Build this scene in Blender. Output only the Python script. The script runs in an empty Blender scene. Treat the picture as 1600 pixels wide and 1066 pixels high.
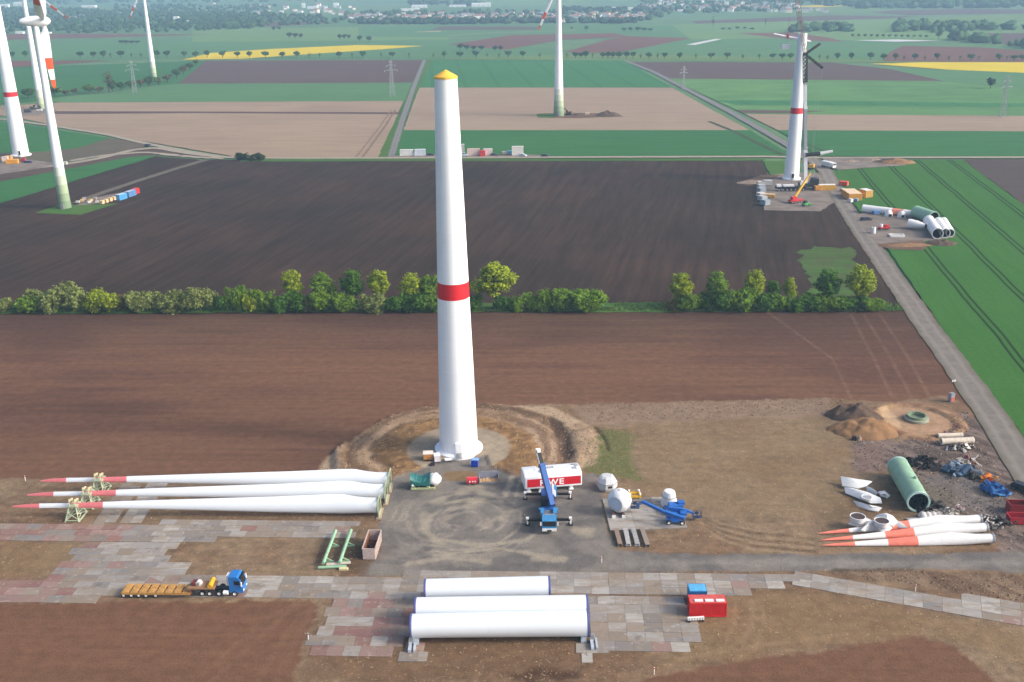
import bpy, math, random
import numpy as np
from mathutils import Vector, Matrix, Euler
R_ = math.radians
scene = bpy.context.scene
COL = scene.collection

# ------------------------------------------------------------------ camera
FPX, PITCH, ROLL, CAMH = 1620.0, R_(19.7), R_(0.9), 100.0
_r0 = Vector((1, 0, 0)); _f = Vector((0, math.cos(PITCH), -math.sin(PITCH))); _d0 = Vector((0, -math.sin(PITCH), -math.cos(PITCH)))
_r = _r0 * math.cos(ROLL) + _d0 * math.sin(ROLL); _d = -_r0 * math.sin(ROLL) + _d0 * math.cos(ROLL)
cd = bpy.data.cameras.new('camera'); cam = bpy.data.objects.new('camera', cd); COL.objects.link(cam)
cam.matrix_world = Matrix(((_r.x, -_d.x, -_f.x, 0), (_r.y, -_d.y, -_f.y, 0), (_r.z, -_d.z, -_f.z, CAMH), (0, 0, 0, 1)))
cd.sensor_width = 36.0; cd.lens = 36.0 * FPX / 1600.0; cd.clip_start = 1.0; cd.clip_end = 40000.0
scene.camera = cam

# ------------------------------------------------------------------ light
SUN_AZ, SUN_EL = math.atan2(-0.25, 0.968), R_(31)
world = bpy.data.worlds.new('World'); scene.world = world; world.use_nodes = True
wn = world.node_tree.nodes; wn.clear()
sky = wn.new('ShaderNodeTexSky'); sky.sky_type = 'NISHITA'; sky.sun_disc = False
sky.sun_elevation = SUN_EL; sky.sun_rotation = math.pi / 2 - SUN_AZ
sky.air_density = 0.7; sky.dust_density = 6.0; sky.ozone_density = 1.0; sky.altitude = 100
bg = wn.new('ShaderNodeBackground'); bg.inputs[1].default_value = 0.15
wo = wn.new('ShaderNodeOutputWorld')
world.node_tree.links.new(sky.outputs[0], bg.inputs[0]); world.node_tree.links.new(bg.outputs[0], wo.inputs[0])
sl = bpy.data.lights.new('sun', 'SUN'); sl.energy = 1.25; sl.angle = R_(8); sl.color = (1.0, 0.95, 0.88)
so = bpy.data.objects.new('sun', sl); COL.objects.link(so)
_sd = Vector((math.cos(SUN_AZ) * math.cos(SUN_EL), math.sin(SUN_AZ) * math.cos(SUN_EL), math.sin(SUN_EL)))
so.rotation_euler = _sd.to_track_quat('Z', 'Y').to_euler(); so.location = (300, -100, 400)
scene.view_settings.view_transform = 'Standard'; scene.view_settings.look = 'None'
scene.view_settings.exposure = 0.74; scene.view_settings.gamma = 1.0; scene.view_settings.use_curve_mapping = False
scene.cycles.max_bounces = 6; scene.cycles.volume_bounces = 1; scene.cycles.transparent_max_bounces = 8
scene.cycles.use_denoising = True

# ------------------------------------------------------------------ helpers
def G(u, v, z=0.0):
    """point of the plane at height z seen at photograph pixel (u, v)"""
    d = _f * FPX + _r * (u - 800) + _d * (v - 533)
    t = (z - CAMH) / d.z
    return Vector((d.x * t, d.y * t, z))
def proj(p):
    q = Vector(p) - Vector((0, 0, CAMH)); w = q.dot(_f)
    return 800 + FPX * q.dot(_r) / w, 533 + FPX * q.dot(_d) / w
def HT(u, v, vt):
    g = G(u, v); lo, hi = -5.0, 250.0
    for _ in range(50):
        m = (lo + hi) / 2
        if proj((g.x, g.y, m))[1] > vt: lo = m
        else: hi = m
    return lo
def ang(u1, v1, u2, v2, z=0.0):
    a, b = G(u1, v1, z), G(u2, v2, z); return math.atan2(b.y - a.y, b.x - a.x)
def lin(c):
    return tuple(((x / 255) / 12.92 if x / 255 <= .04045 else ((x / 255 + .055) / 1.055) ** 2.4) for x in c)

ALB = .78
def alin(c): return tuple(x * ALB for x in lin(c))
ALB = .78
def alin(c): return tuple(x * ALB for x in lin(c))
_mats = {}
def nodes(m):
    m.use_nodes = True; nt = m.node_tree; nt.nodes.clear(); return nt, nt.nodes, nt.links
def _N(nt, t, **kw):
    n = nt.nodes.new(t)
    for k, v in kw.items():
        if k.startswith('i_'): n.inputs[int(k[2:])].default_value = v
        else: setattr(n, k, v)
    return n
def math_n(nt, op, a, b=None, c=None):
    n = nt.nodes.new('ShaderNodeMath'); n.operation = op
    for i, x in enumerate((a, b, c)):
        if x is None: continue
        if isinstance(x, (int, float)): n.inputs[i].default_value = x
        else: nt.links.new(x, n.inputs[i])
    return n.outputs[0]
def mixc(nt, fac, a, b, blend='MIX'):
    n = nt.nodes.new('ShaderNodeMix'); n.data_type = 'RGBA'; n.blend_type = blend
    for i, x in ((0, fac), (6, a), (7, b)):
        if isinstance(x, (int, float)): n.inputs[i].default_value = x
        elif isinstance(x, tuple): n.inputs[i].default_value = (*x[:3], 1)
        else: nt.links.new(x, n.inputs[i])
    return n.outputs[2]
def noise(nt, vec, scale, detail=3.0, rough=.55):
    n = nt.nodes.new('ShaderNodeTexNoise'); n.inputs['Scale'].default_value = scale; n.inputs['Detail'].default_value = detail
    n.inputs['Roughness'].default_value = rough
    if vec is not None: nt.links.new(vec, n.inputs['Vector'])
    return n.outputs[0]
def remap(nt, x, a, b, c, d):
    n = nt.nodes.new('ShaderNodeMapRange'); n.inputs[1].default_value = a; n.inputs[2].default_value = b
    n.inputs[3].default_value = c; n.inputs[4].default_value = d; nt.links.new(x, n.inputs[0]); return n.outputs[0]
def bsdf(nt, col, rough=.7, metal=0.0, bump=None, bstr=.3, bdist=.05, spec=.5):
    p = nt.nodes.new('ShaderNodeBsdfPrincipled'); o = nt.nodes.new('ShaderNodeOutputMaterial')
    if isinstance(col, tuple): p.inputs['Base Color'].default_value = (*col[:3], 1)
    else: nt.links.new(col, p.inputs['Base Color'])
    if isinstance(rough, (int, float)): p.inputs['Roughness'].default_value = rough
    else: nt.links.new(rough, p.inputs['Roughness'])
    p.inputs['Metallic'].default_value = metal; p.inputs['Specular IOR Level'].default_value = spec
    if bump is not None:
        b = nt.nodes.new('ShaderNodeBump'); b.inputs['Strength'].default_value = bstr; b.inputs['Distance'].default_value = bdist
        nt.links.new(bump, b.inputs['Height']); nt.links.new(b.outputs[0], p.inputs['Normal'])
    nt.links.new(p.outputs[0], o.inputs[0]); return p
def mat(name, rgb, rough=.55, metal=0.0, var=.12, scale=1.2, dirt=0.0, dirtc=(92, 80, 66), spec=.4, bump=0.0):
    """paint / metal / fabric with slight uneven tone and patches of dirt; rgb is sRGB 0-255"""
    if name in _mats: return _mats[name]
    m = bpy.data.materials.new(name); nt, n, l = nodes(m); c = lin(rgb)
    tc = n.new('ShaderNodeTexCoord').outputs['Object']
    oi = n.new('ShaderNodeObjectInfo')
    vm = n.new('ShaderNodeVectorMath'); vm.operation = 'ADD'; l.new(tc, vm.inputs[0])
    sc = math_n(nt, 'MULTIPLY', oi.outputs['Random'], 37.0); l.new(sc, vm.inputs[1])
    nz = noise(nt, vm.outputs[0], scale, 4)
    col = mixc(nt, remap(nt, nz, .3, .7, 0, 1), tuple(x * (1 - var) for x in c), tuple(min(1, x * (1 + var)) for x in c))
    if dirt > 0:
        d = noise(nt, vm.outputs[0], scale * 2.7, 5, .65)
        col = mixc(nt, remap(nt, d, .55 - .2 * dirt, .75, 0, dirt), col, lin(dirtc))
    bsdf(nt, col, rough, metal, nz if bump else None, bump, .03, spec)
    _mats[name] = m; return m

# ---- numpy value noise
def _hash(ix, iy, seed):
    h = (ix.astype(np.int64) * 374761393 + iy.astype(np.int64) * 668265263 + seed * 2147483647) & 0xffffffff
    h = ((h ^ (h >> 13)) * 1274126177) & 0xffffffff
    return ((h ^ (h >> 16)) & 0xffffff) / float(0xffffff)
def vnoise(x, y, seed=0):
    ix, iy = np.floor(x), np.floor(y); fx, fy = x - ix, y - iy
    fx = fx * fx * (3 - 2 * fx); fy = fy * fy * (3 - 2 * fy)
    a, b = _hash(ix, iy, seed), _hash(ix + 1, iy, seed); c, d = _hash(ix, iy + 1, seed), _hash(ix + 1, iy + 1, seed)
    return (a * (1 - fx) + b * fx) * (1 - fy) + (c * (1 - fx) + d * fx) * fy
def fbm(x, y, o=4, seed=0):
    s = 0; a = .5; t = 0
    for i in range(o):
        s = s + a * vnoise(x, y, seed + i * 17); t += a; x = x * 2.03 + 5.1; y = y * 2.03 + 1.7; a *= .5
    return s / t
def sdpoly(pts, X, Y):
    """signed distance, positive inside"""
    d = np.full(X.shape, 1e9); ins = np.zeros(X.shape, bool); n = len(pts)
    for i in range(n):
        ax, ay = pts[i]; bx, by = pts[(i + 1) % n]; ex, ey = bx - ax, by - ay
        t = np.clip(((X - ax) * ex + (Y - ay) * ey) / (ex * ex + ey * ey + 1e-9), 0, 1)
        d = np.minimum(d, (X - ax - t * ex) ** 2 + (Y - ay - t * ey) ** 2)
        c = ((ay > Y) != (by > Y)) & (X < (bx - ax) * (Y - ay) / (by - ay + 1e-12) + ax); ins ^= c
    d = np.sqrt(d); return np.where(ins, d, -d)
def sdline(pts, X, Y):
    d = np.full(X.shape, 1e9)
    for (ax, ay), (bx, by) in zip(pts[:-1], pts[1:]):
        ex, ey = bx - ax, by - ay
        t = np.clip(((X - ax) * ex + (Y - ay) * ey) / (ex * ex + ey * ey + 1e-9), 0, 1)
        d = np.minimum(d, (X - ax - t * ex) ** 2 + (Y - ay - t * ey) ** 2)
    return np.sqrt(d)
def gp(px): return [tuple(G(u, v).xy) for u, v in px]
def ss(x, a, b):
    t = np.clip((x - a) / (b - a), 0, 1); return t * t * (3 - 2 * t)

# ---- mesh builder
class MB:
    def __init__(s): s.v = []; s.f = []; s.m = []
    def add(s, vs, fs, m=0, M=None):
        o = len(s.v); s.v += [tuple((M @ Vector(v)) if M else v) for v in vs]
        s.f += [tuple(i + o for i in f) for f in fs]; s.m += [m] * len(fs); return s
    def box(s, c, d, m=0, rz=0.0, M=None, top=(1, 1)):
        x, y, z = d[0] / 2, d[1] / 2, d[2] / 2; tx, ty = top
        vs = [(-x, -y, -z), (x, -y, -z), (x, y, -z), (-x, y, -z), (-x * tx, -y * ty, z), (x * tx, -y * ty, z), (x * tx, y * ty, z), (-x * tx, y * ty, z)]
        T = Matrix.Translation(c) @ Matrix.Rotation(rz, 4, 'Z')
        if M: T = M @ T
        return s.add(vs, [(0, 3, 2, 1), (4, 5, 6, 7), (0, 1, 5, 4), (1, 2, 6, 5), (2, 3, 7, 6), (3, 0, 4, 7)], m, T)
    def bar(s, a, b, w, h=None, m=0):
        a, b = Vector(a), Vector(b); h = h or w; L = (b - a).length
        if L < 1e-6: return s
        q = (b - a).to_track_quat('X', 'Z').to_matrix().to_4x4()
        return s.box((L / 2, 0, 0), (L, w, h), m, 0, Matrix.Translation(a) @ q)
    def tube(s, a, b, r0, r1=None, n=10, m=0, caps=True, hollow=0.0, cm=None):
        a, b = Vector(a), Vector(b); r1 = r0 if r1 is None else r1; L = (b - a).length
        T = Matrix.Translation(a) @ (b - a).to_track_quat('Z', 'Y').to_matrix().to_4x4()
        prof = [(r0, 0), (r1, L)]
        if hollow > 0: prof = [(r0 - hollow, 0), (r0, 0), (r1, L), (r1 - hollow, L), (r0 - hollow, 0)]
        s.lathe(prof, n, m, T)
        if caps and not hollow:
            for r, z, fl in ((r0, 0, 1), (r1, L, 0)):
                if r > 1e-4:
                    vs = [(r * math.cos(2 * math.pi * k / n), r * math.sin(2 * math.pi * k / n), z) for k in range(n)]
                    s.add(vs, [tuple(range(n))[::-1] if fl else tuple(range(n))], m if cm is None else cm, T)
        return s
    def lathe(s, prof, n=24, m=0, M=None, a0=0.0, a1=2 * math.pi):
        full = abs(a1 - a0 - 2 * math.pi) < 1e-6; k = n if full else n + 1
        vs = [(r * math.cos(a0 + (a1 - a0) * i / n), r * math.sin(a0 + (a1 - a0) * i / n), z) for r, z in prof for i in range(k)]
        fs = []
        for j in range(len(prof) - 1):
            for i in range(n):
                i2 = (i + 1) % k
                fs.append((j * k + i, j * k + i2, (j + 1) * k + i2, (j + 1) * k + i))
        return s.add(vs, fs, m, M)
    def loft(s, rings, m=0, caps=True, M=None):
        n = len(rings[0]); vs = [p for r in rings for p in r]; fs = []
        for j in range(len(rings) - 1):
            for i in range(n):
                i2 = (i + 1) % n; fs.append((j * n + i, j * n + i2, (j + 1) * n + i2, (j + 1) * n + i))
        if caps: fs.append(tuple(range(n))[::-1]); fs.append(tuple((len(rings) - 1) * n + i for i in range(n)))
        return s.add(vs, fs, m, M)
    def prism(s, poly, z0, z1, m=0, M=None):
        return s.loft([[(x, y, z0) for x, y in poly], [(x, y, z1) for x, y in poly]], m, True, M)
    def blob(s, c, r, rng, amp=.2, nu=9, nv=6, m=0):
        ph = [rng.uniform(0, 6.28) for _ in range(6)]
        vs = []; fs = []
        for j in range(nv + 1):
            t = math.pi * j / nv
            for i in range(nu):
                p = 2 * math.pi * i / nu
                k = 1 + amp * (math.sin(2 * p + ph[0]) * math.sin(t) * .5 + math.sin(3 * p + 2 * t + ph[1]) * .4 + math.sin(5 * t + p + ph[2]) * .4 + rng.uniform(-.5, .5))
                vs.append((c[0] + r[0] * k * math.sin(t) * math.cos(p), c[1] + r[1] * k * math.sin(t) * math.sin(p), c[2] + r[2] * k * math.cos(t)))
        for j in range(nv):
            for i in range(nu):
                i2 = (i + 1) % nu; fs.append((j * nu + i2, j * nu + i, (j + 1) * nu + i, (j + 1) * nu + i2))
        return s.add(vs, fs, m)
    def mesh(s, name, mats, smooth=35):
        me = bpy.data.meshes.new(name); me.from_pydata(s.v, [], s.f)
        for x in (mats if isinstance(mats, (list, tuple)) else [mats]): me.materials.append(x)
        if any(s.m): me.polygons.foreach_set('material_index', s.m)
        if smooth:
            me.polygons.foreach_set('use_smooth', [True] * len(s.f)); me.set_sharp_from_angle(angle=R_(smooth))
        me.update(); return me
    def build(s, name, mats, parent=None, smooth=35, loc=None, rz=0.0):
        return link(name, s.mesh(name, mats, smooth), parent, loc, rz)
def link(name, me, parent=None, loc=None, rz=0.0):
    o = bpy.data.objects.new(name, me); COL.objects.link(o)
    if parent: o.parent = parent
    if loc is not None: o.location = loc
    if rz: o.rotation_euler = (0, 0, rz)
    return o
def tag(o, label=None, cat=None, group=None, kind=None):
    for k, v in (('label', label), ('category', cat), ('group', group), ('kind', kind)):
        if v: o[k] = v
    return o
def thing(name, label, cat, loc=(0, 0, 0), rz=0.0, group=None):
    o = bpy.data.objects.new(name, None); COL.objects.link(o); o.empty_display_size = 1
    o.location = loc; o.rotation_euler = (0, 0, rz); return tag(o, label, cat, group)
def dup(root, loc, rz=0.0, label=None, sc=None, color=None):
    r = root.copy(); COL.objects.link(r); r.location = loc; r.rotation_euler = (0, 0, rz)
    if sc is not None: r.scale = sc if isinstance(sc, (tuple, list)) else (sc, sc, sc)
    if label: r['label'] = label
    for ch in list(root.children):
        c = ch.copy(); COL.objects.link(c); c.parent = r
        if color is not None: c.color = (*color, 1)
        for g in ch.children:
            d = g.copy(); COL.objects.link(d); d.parent = c
    return r
def structure(o): o['kind'] = 'structure'; return o
# ------------------------------------------------------------------ setting: fields, roads, ground
def fieldmat(name, rgb, rgb2=None, row=0.0, spacing=3.0, rstr=.25, tram=0.0, tstr=.5, patch=.012, pstr=.6, rough=.95, fine=.9):
    m = bpy.data.materials.new(name); nt, n, l = nodes(m)
    pos = n.new('ShaderNodeNewGeometry').outputs['Position']
    rot = n.new('ShaderNodeVectorRotate'); rot.rotation_type = 'Z_AXIS'; rot.inputs['Angle'].default_value = -row; l.new(pos, rot.inputs['Vector'])
    mp = n.new('ShaderNodeMapping'); mp.inputs['Scale'].default_value = (.02, 1.0 / spacing, 1); l.new(rot.outputs[0], mp.inputs[0])
    a = alin(rgb); b = alin(rgb2 or tuple(x * .82 for x in rgb))
    col = mixc(nt, math_n(nt, 'MULTIPLY', remap(nt, noise(nt, pos, patch, 5, .6), .35, .65, 0, 1), pstr), a, b)
    st = noise(nt, mp.outputs[0], 1.0, 3, .7)
    k = remap(nt, st, .25, .75, 1 - rstr, 1 + rstr)
    fn = remap(nt, noise(nt, pos, fine, 4, .7), .2, .8, .78, 1.22)
    k = math_n(nt, 'MULTIPLY', k, fn)
    if tram:
        sx = n.new('ShaderNodeSeparateXYZ'); l.new(rot.outputs[0], sx.inputs[0])
        wob = math_n(nt, 'MULTIPLY', noise(nt, pos, .03, 2), 1.5)
        q = math_n(nt, 'ABSOLUTE', math_n(nt, 'SUBTRACT', math_n(nt, 'MODULO', math_n(nt, 'ADD', math_n(nt, 'ADD', sx.outputs[1], 5000.0), wob), tram), tram / 2))
        q = math_n(nt, 'ABSOLUTE', math_n(nt, 'SUBTRACT', q, 1.0))
        k = math_n(nt, 'MULTIPLY', k, remap(nt, q, .25, .55, 1 - tstr, 1))
    mx = n.new('ShaderNodeVectorMath'); mx.operation = 'SCALE'; l.new(col, mx.inputs[0]); l.new(k, mx.inputs['Scale'])
    bsdf(nt, mx.outputs[0], rough, 0, noise(nt, pos, 1.6, 4, .7), .5, .12, .1)
    return m
def dense(pts, step):
    out = []
    n = len(pts)
    for i in range(n):
        a, b = Vector(pts[i]), Vector(pts[(i + 1) % n]); k = max(1, min(60, int((b - a).length / step)))
        out += [a.lerp(b, j / k) for j in range(k)]
    return out
_rng = random.Random(5)
_lay = [0]
def patch(name, px, m, z, jit=.4, step=6.0):
    pts = dense(gp(px), step)
    z = z + .004 * _lay[0]; _lay[0] = (_lay[0] + 1) % 12
    vs = [(p.x + _rng.uniform(-jit, jit), p.y + _rng.uniform(-jit, jit), z) for p in pts]
    A = sum(vs[i][0] * vs[(i + 1) % len(vs)][1] - vs[(i + 1) % len(vs)][0] * vs[i][1] for i in range(len(vs)))
    if A < 0: vs.reverse()
    mb = MB(); mb.add(vs, [tuple(range(len(vs)))]); return structure(mb.build(name, m, smooth=0))
def strip(name, px, w, m, z, jit=.25, step=3.0, kind='structure'):
    c = [G(u, v) for u, v in px]; pts = []
    for a, b in zip(c[:-1], c[1:]):
        k = max(1, min(120, int((b - a).length / step))); pts += [a.lerp(b, j / k) for j in range(k)]
    pts.append(c[-1])
    # smooth the polyline a little
    for _ in range(3):
        pts = [pts[0]] + [(pts[i - 1] + pts[i] * 2 + pts[i + 1]) / 4 for i in range(1, len(pts) - 1)] + [pts[-1]]
    mb = MB(); vs = []; uv = []; L = 0
    for i, p in enumerate(pts):
        t = (pts[min(i + 1, len(pts) - 1)] - pts[max(i - 1, 0)]); t.z = 0; t.normalize(); nn = Vector((-t.y, t.x, 0))
        if i: L += (p - pts[i - 1]).length
        wl = w / 2 + _rng.uniform(-jit, jit); wr = w / 2 + _rng.uniform(-jit, jit)
        a, b = p + nn * wl, p - nn * wr
        vs += [(a.x, a.y, z), (b.x, b.y, z)]; uv += [(0, L), (1, L)]
    fs = [(2 * i, 2 * i + 1, 2 * i + 3, 2 * i + 2) for i in range(len(pts) - 1)]
    mb.add(vs, fs); o = mb.build(name, m, smooth=0)
    ul = o.data.uv_layers.new(name='UVMap')
    for lp in o.data.loops: ul.data[lp.index].uv = uv[lp.vertex_index]
    o['kind'] = kind; return o
def roadmat(name, rgb, edge, tracks=True):
    m = bpy.data.materials.new(name); nt, n, l = nodes(m)
    pos = n.new('ShaderNodeNewGeometry').outputs['Position']; uv = n.new('ShaderNodeUVMap').outputs[0]
    sx = n.new('ShaderNodeSeparateXYZ'); l.new(uv, sx.inputs[0])
    wob = math_n(nt, 'MULTIPLY', math_n(nt, 'SUBTRACT', noise(nt, pos, .15, 3), .5), .18)
    u = math_n(nt, 'ADD', math_n(nt, 'ABSOLUTE', math_n(nt, 'SUBTRACT', sx.outputs[0], .5)), wob)
    col = mixc(nt, remap(nt, noise(nt, pos, .35, 5, .65), .35, .65, 0, 1), tuple(x * .84 for x in alin(rgb)), tuple(x * 1.14 for x in alin(rgb)))
    tr = remap(nt, math_n(nt, 'ABSOLUTE', math_n(nt, 'SUBTRACT', u, .22)), .03, .11, 1, 0)
    col = mixc(nt, math_n(nt, 'MULTIPLY', tr, .55), col, tuple(min(1, x * 1.35) for x in alin(rgb)))
    col = mixc(nt, remap(nt, u, .33, .5, 0, .75), col, alin(edge))
    bsdf(nt, col, .95, 0, noise(nt, pos, 2.2, 4, .7), .5, .08, .1); return m

ROWS = ang(0, 488, 1400, 487)
FR = ROWS
ground_m = fieldmat('far_ground', (88, 132, 92), (112, 138, 92), FR, 30, .15, patch=.002, pstr=1.0, fine=.05)
mb = MB()
for x0, y0, x1, y1 in ((-6500, -250, 6500, 100), (-6500, 301, 6500, 9500), (-6500, 100, -188, 301), (149, 100, 6500, 301)):
    mb.add([(x0, y0, -.35), (x1, y0, -.35), (x1, y1, -.35), (x0, y1, -.35)], [(0, 1, 2, 3)])
structure(mb.build('terrain', ground_m, smooth=0))

DARK = fieldmat('dark_soil', (58, 48, 40), (76, 58, 48), ang(1250, 470, 1215, 260), 3.2, .42, patch=.016, pstr=.9, fine=.7)
DULL = fieldmat('dull_soil', (110, 98, 84), (92, 96, 74), FR, 5, .12)
TAN = fieldmat('tan_stubble', (172, 150, 126), (158, 138, 118), FR, 8, .12, patch=.01, pstr=.8)
TAN2 = fieldmat('tan_stubble_pale', (170, 150, 128), (158, 138, 118), FR, 8, .10)
GREEN = fieldmat('wheat', (62, 112, 44), (72, 120, 50), ang(1340, 320, 1600, 690), 3, .10, tram=17.0, tstr=.75, patch=.02)
GREEN2 = fieldmat('wheat_deep', (58, 114, 62), (66, 122, 66), FR, 6, .16, patch=.006)
GREEN3 = fieldmat('young_crop', (88, 132, 84), (96, 138, 90), FR, 14, .10, patch=.004)
GREEN4 = fieldmat('young_crop_lined', (62, 124, 72), (70, 132, 78), ang(840, 136, 800, 96), 6, .06, tram=30.0, tstr=.35, patch=.004)
GREEN5 = fieldmat('light_crop', (116, 148, 90), (104, 144, 90), FR, 20, .14, patch=.003)
GREY = fieldmat('grey_soil', (104, 84, 78), (96, 76, 74), FR, 12, .10, patch=.004)
REDS = fieldmat('red_soil', (124, 84, 70), (112, 78, 70), FR, 12, .10, patch=.004)
RAPE = fieldmat('rapeseed', (232, 206, 30), (216, 196, 44), FR, 20, .08, patch=.006)
MEAD = fieldmat('meadow', (104, 138, 76), (122, 140, 84), FR, 9, .10, patch=.008)
VERGE = fieldmat('verge_grass', (72, 116, 48), (96, 118, 60), FR, 1.2, .15, patch=.09)
PLASTIC = fieldmat('crop_fleece', (225, 226, 224), (210, 212, 212), FR, 3, .05)
PALE = fieldmat('pale_earth', (196, 176, 140), (180, 160, 128), FR, 3, .1, patch=.1)
ROADM = roadmat('gravel_road', (134, 128, 120), (112, 104, 84))
TRACKM = roadmat('farm_track', (168, 158, 142), (116, 122, 86))
LANE = roadmat('asphalt_lane', (132, 130, 128), (96, 118, 84))

# near and middle fields
patch('ploughed_field', [(-220, 372), (0, 318), (245, 244.5), (312, 250), (700, 250), (1190, 250), (1206, 292), (1312, 322), (1418, 486), (-260, 494)], DARK, .02, .5)
patch('wheat_strip', [(-90, 306), (0, 284), (110, 263.5), (200, 246), (250, 242.5), (0, 318), (-90, 345)], GREEN2, .06)
patch('brown_field', [(-90, 285), (0, 262), (110, 254), (235, 232), (330, 245), (245, 243), (200, 246), (110, 263.5), (0, 284), (-90, 305)], fieldmat('strip_soil', (98, 82, 72), (84, 70, 64), FR, 4, .15, patch=.03), .04)
patch('wheat_field', [(-120, 185), (0, 190), (60, 198), (172, 216), (120, 232), (60, 238), (0, 240), (-120, 245)], GREEN2, .02)
patch('dull_field', [(172, 216), (238, 227), (200, 236), (110, 252), (-60, 275), (-60, 240), (60, 238), (120, 232)], DULL, .02)
patch('stubble_field', [(-40, 168), (100, 160), (630, 158), (593, 247), (380, 247), (160, 210), (20, 183), (-40, 176)], TAN, .02)
patch('crop_field', [(60, 158), (160, 140), (250, 131), (660, 129), (632, 158), (100, 160.5)], GREEN3, .02)
patch('grey_field', [(322, 95), (664, 94), (644, 129.5), (278, 131)], GREY, .02)
patch('deep_crop_field', [(-80, 112), (0, 106), (322, 95), (278, 131), (150, 141), (60, 158), (-80, 170)], GREEN2, .02)
patch('brown_far_field', [(-80, 99), (0, 95), (170, 95), (0, 107), (-80, 113)], REDS, .04)
patch('green_verge', [(664, 94), (676, 94), (640, 170), (618, 247), (590, 247), (632, 158), (645, 128)], VERGE, .05)
patch('lined_crop_field', [(676, 94), (975, 94.5), (1050, 137), (655, 137)], GREEN4, .02)
patch('stubble_field', [(655, 137), (1050, 137), (1170, 203.5), (630, 203.5)], TAN2, .02)
patch('deep_wheat_field', [(628, 203.5), (1172, 203.5), (1242, 245), (612, 245)], GREEN2, .02)
patch('dark_far_field', [(988, 97), (1300, 98), (1390, 108), (1475, 127), (1045, 123)], GREY, .02)
patch('light_crop_field', [(1045, 123), (1475, 127), (1700, 152), (1700, 182), (1165, 178.5)], fieldmat('bright_crop', (102, 146, 84), (88, 134, 82), FR, 26, .22, patch=.004), .02)
patch('stubble_field', [(1165, 178.5), (1700, 182), (1700, 206), (1215, 203.5)], TAN2, .02)
patch('deep_wheat_field', [(1215, 203.5), (1700, 206), (1700, 246), (1280, 244)], GREEN2, .02)
patch('wheat_field', [(1298, 270), (1330, 256), (1425, 249.5), (1504, 250), (1700, 395), (1900, 1100), (1606, 690), (1500, 553), (1390, 393)], GREEN, .04, .3)
patch('brown_field', [(1504, 249.5), (1720, 248), (1720, 408)], fieldmat('side_soil', (92, 80, 74), (84, 72, 66), FR, 4, .1), .03)
patch('weedy_patch', [(1248, 392), (1270, 386), (1330, 388), (1344, 420), (1338, 466), (1270, 464), (1254, 420)], fieldmat('weeds', (78, 112, 50), (84, 96, 58), FR, 3, .2, patch=.12, pstr=1.0), .12, 2.0, 3)
patch('grass_patch', [(1192, 252), (1226, 252), (1226, 272), (1204, 275)], VERGE, .12)
patch('grass_verge', [(-260, 486), (0, 477), (500, 474), (1000, 474), (1380, 470), (1412, 486), (1200, 488), (700, 488), (0, 490.5), (-260, 500)], VERGE, .13, .8, 3)
patch('grass_verge', [(376, 249), (620, 248.5), (1195, 248.5), (1195, 251.5), (620, 252), (376, 253)], VERGE, .10)
patch('turbine_lawn', [(54, 333), (92, 321), (150, 320), (186, 318), (126, 336)], VERGE, .10, .2)
# beyond the road with the tree row
patch('crop_field', [(-200, 62), (0, 60), (700, 62), (960, 84), (700, 92), (300, 92), (0, 96), (-200, 100)], GREEN3, .02)
patch('crop_field', [(650, 92), (960, 84), (1250, 90), (1600, 96), (1600, 99), (1300, 97), (980, 95)], MEAD, .05)
patch('brown_far_field', [(-60, 54), (90, 53), (330, 54), (120, 60), (-60, 64)], REDS, .05)
patch('rape_field', [(285, 93.5), (330, 83), (420, 77), (560, 70.5), (662, 72), (600, 77), (480, 85), (380, 92)], RAPE, .10)
patch('crop_field', [(300, 44), (700, 42), (700, 62), (300, 66)], GREEN5, .03)
patch('crop_field', [(560, 42), (760, 40), (1050, 40), (1080, 62), (760, 58), (560, 58)], GREEN3, .05)
patch('grey_field', [(672, 47), (690, 41.5), (840, 42), (840, 47)], GREY, .10)
patch('brown_far_field', [(700, 70), (800, 55), (960, 52), (985, 58), (880, 62), (790, 78)], REDS, .10)
patch('brown_far_field', [(880, 82), (950, 62), (985, 57), (1080, 60), (980, 80), (930, 83)], REDS, .12)
patch('crop_field', [(985, 40), (1600, 24), (1600, 64), (1230, 64), (1080, 62)], GREEN5, .02)
patch('crop_field', [(960, 84), (1060, 62), (1230, 60), (1640, 74), (1600, 96), (1250, 91)], GREEN3, .03)
patch('grey_field', [(1150, 52), (1240, 51), (1300, 60), (1320, 66), (1245, 63)], REDS, .10)
patch('dark_far_field', [(1080, 33), (1300, 24), (1430, 26), (1240, 40), (1100, 43)], GREY, .04)
patch('brown_far_field', [(1390, 82), (1410, 72), (1530, 74), (1660, 84), (1660, 99), (1380, 96)], REDS, .10)
patch('rape_field', [(1360, 100), (1440, 97.5), (1700, 97.5), (1700, 118), (1600, 114), (1480, 109)], RAPE, .10)
patch('crop_field', [(1390, 108), (1480, 109), (1700, 118), (1700, 152), (1475, 127)], GREEN3, .05)
patch('grey_field', [(1540, 52), (1660, 52), (1660, 78), (1560, 68)], GREY, .10)
patch('crop_field', [(1180, 25), (1230, 12), (1310, 8), (1400, 16), (1350, 20)], MEAD, .10)
patch('rape_field', [(1240, 10.5), (1300, 6), (1325, 9.5), (1280, 11.5)], RAPE, .16)
patch('fleece_strip', [(1072, 70), (1118, 61), (1128, 61.5), (1086, 70.5)], PLASTIC, .14)
patch('fleece_strip', [(1336, 63.5), (1400, 62), (1470, 64), (1400, 65.5)], PLASTIC, .14)
patch('pale_strip', [(648, 50), (688, 48.5), (690, 50), (652, 50.6)], PALE, .14)
patch('crop_field', [(-200, 32), (540, 24), (560, 40), (300, 46), (0, 54), (-200, 56)], GREEN3, .01)
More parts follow.
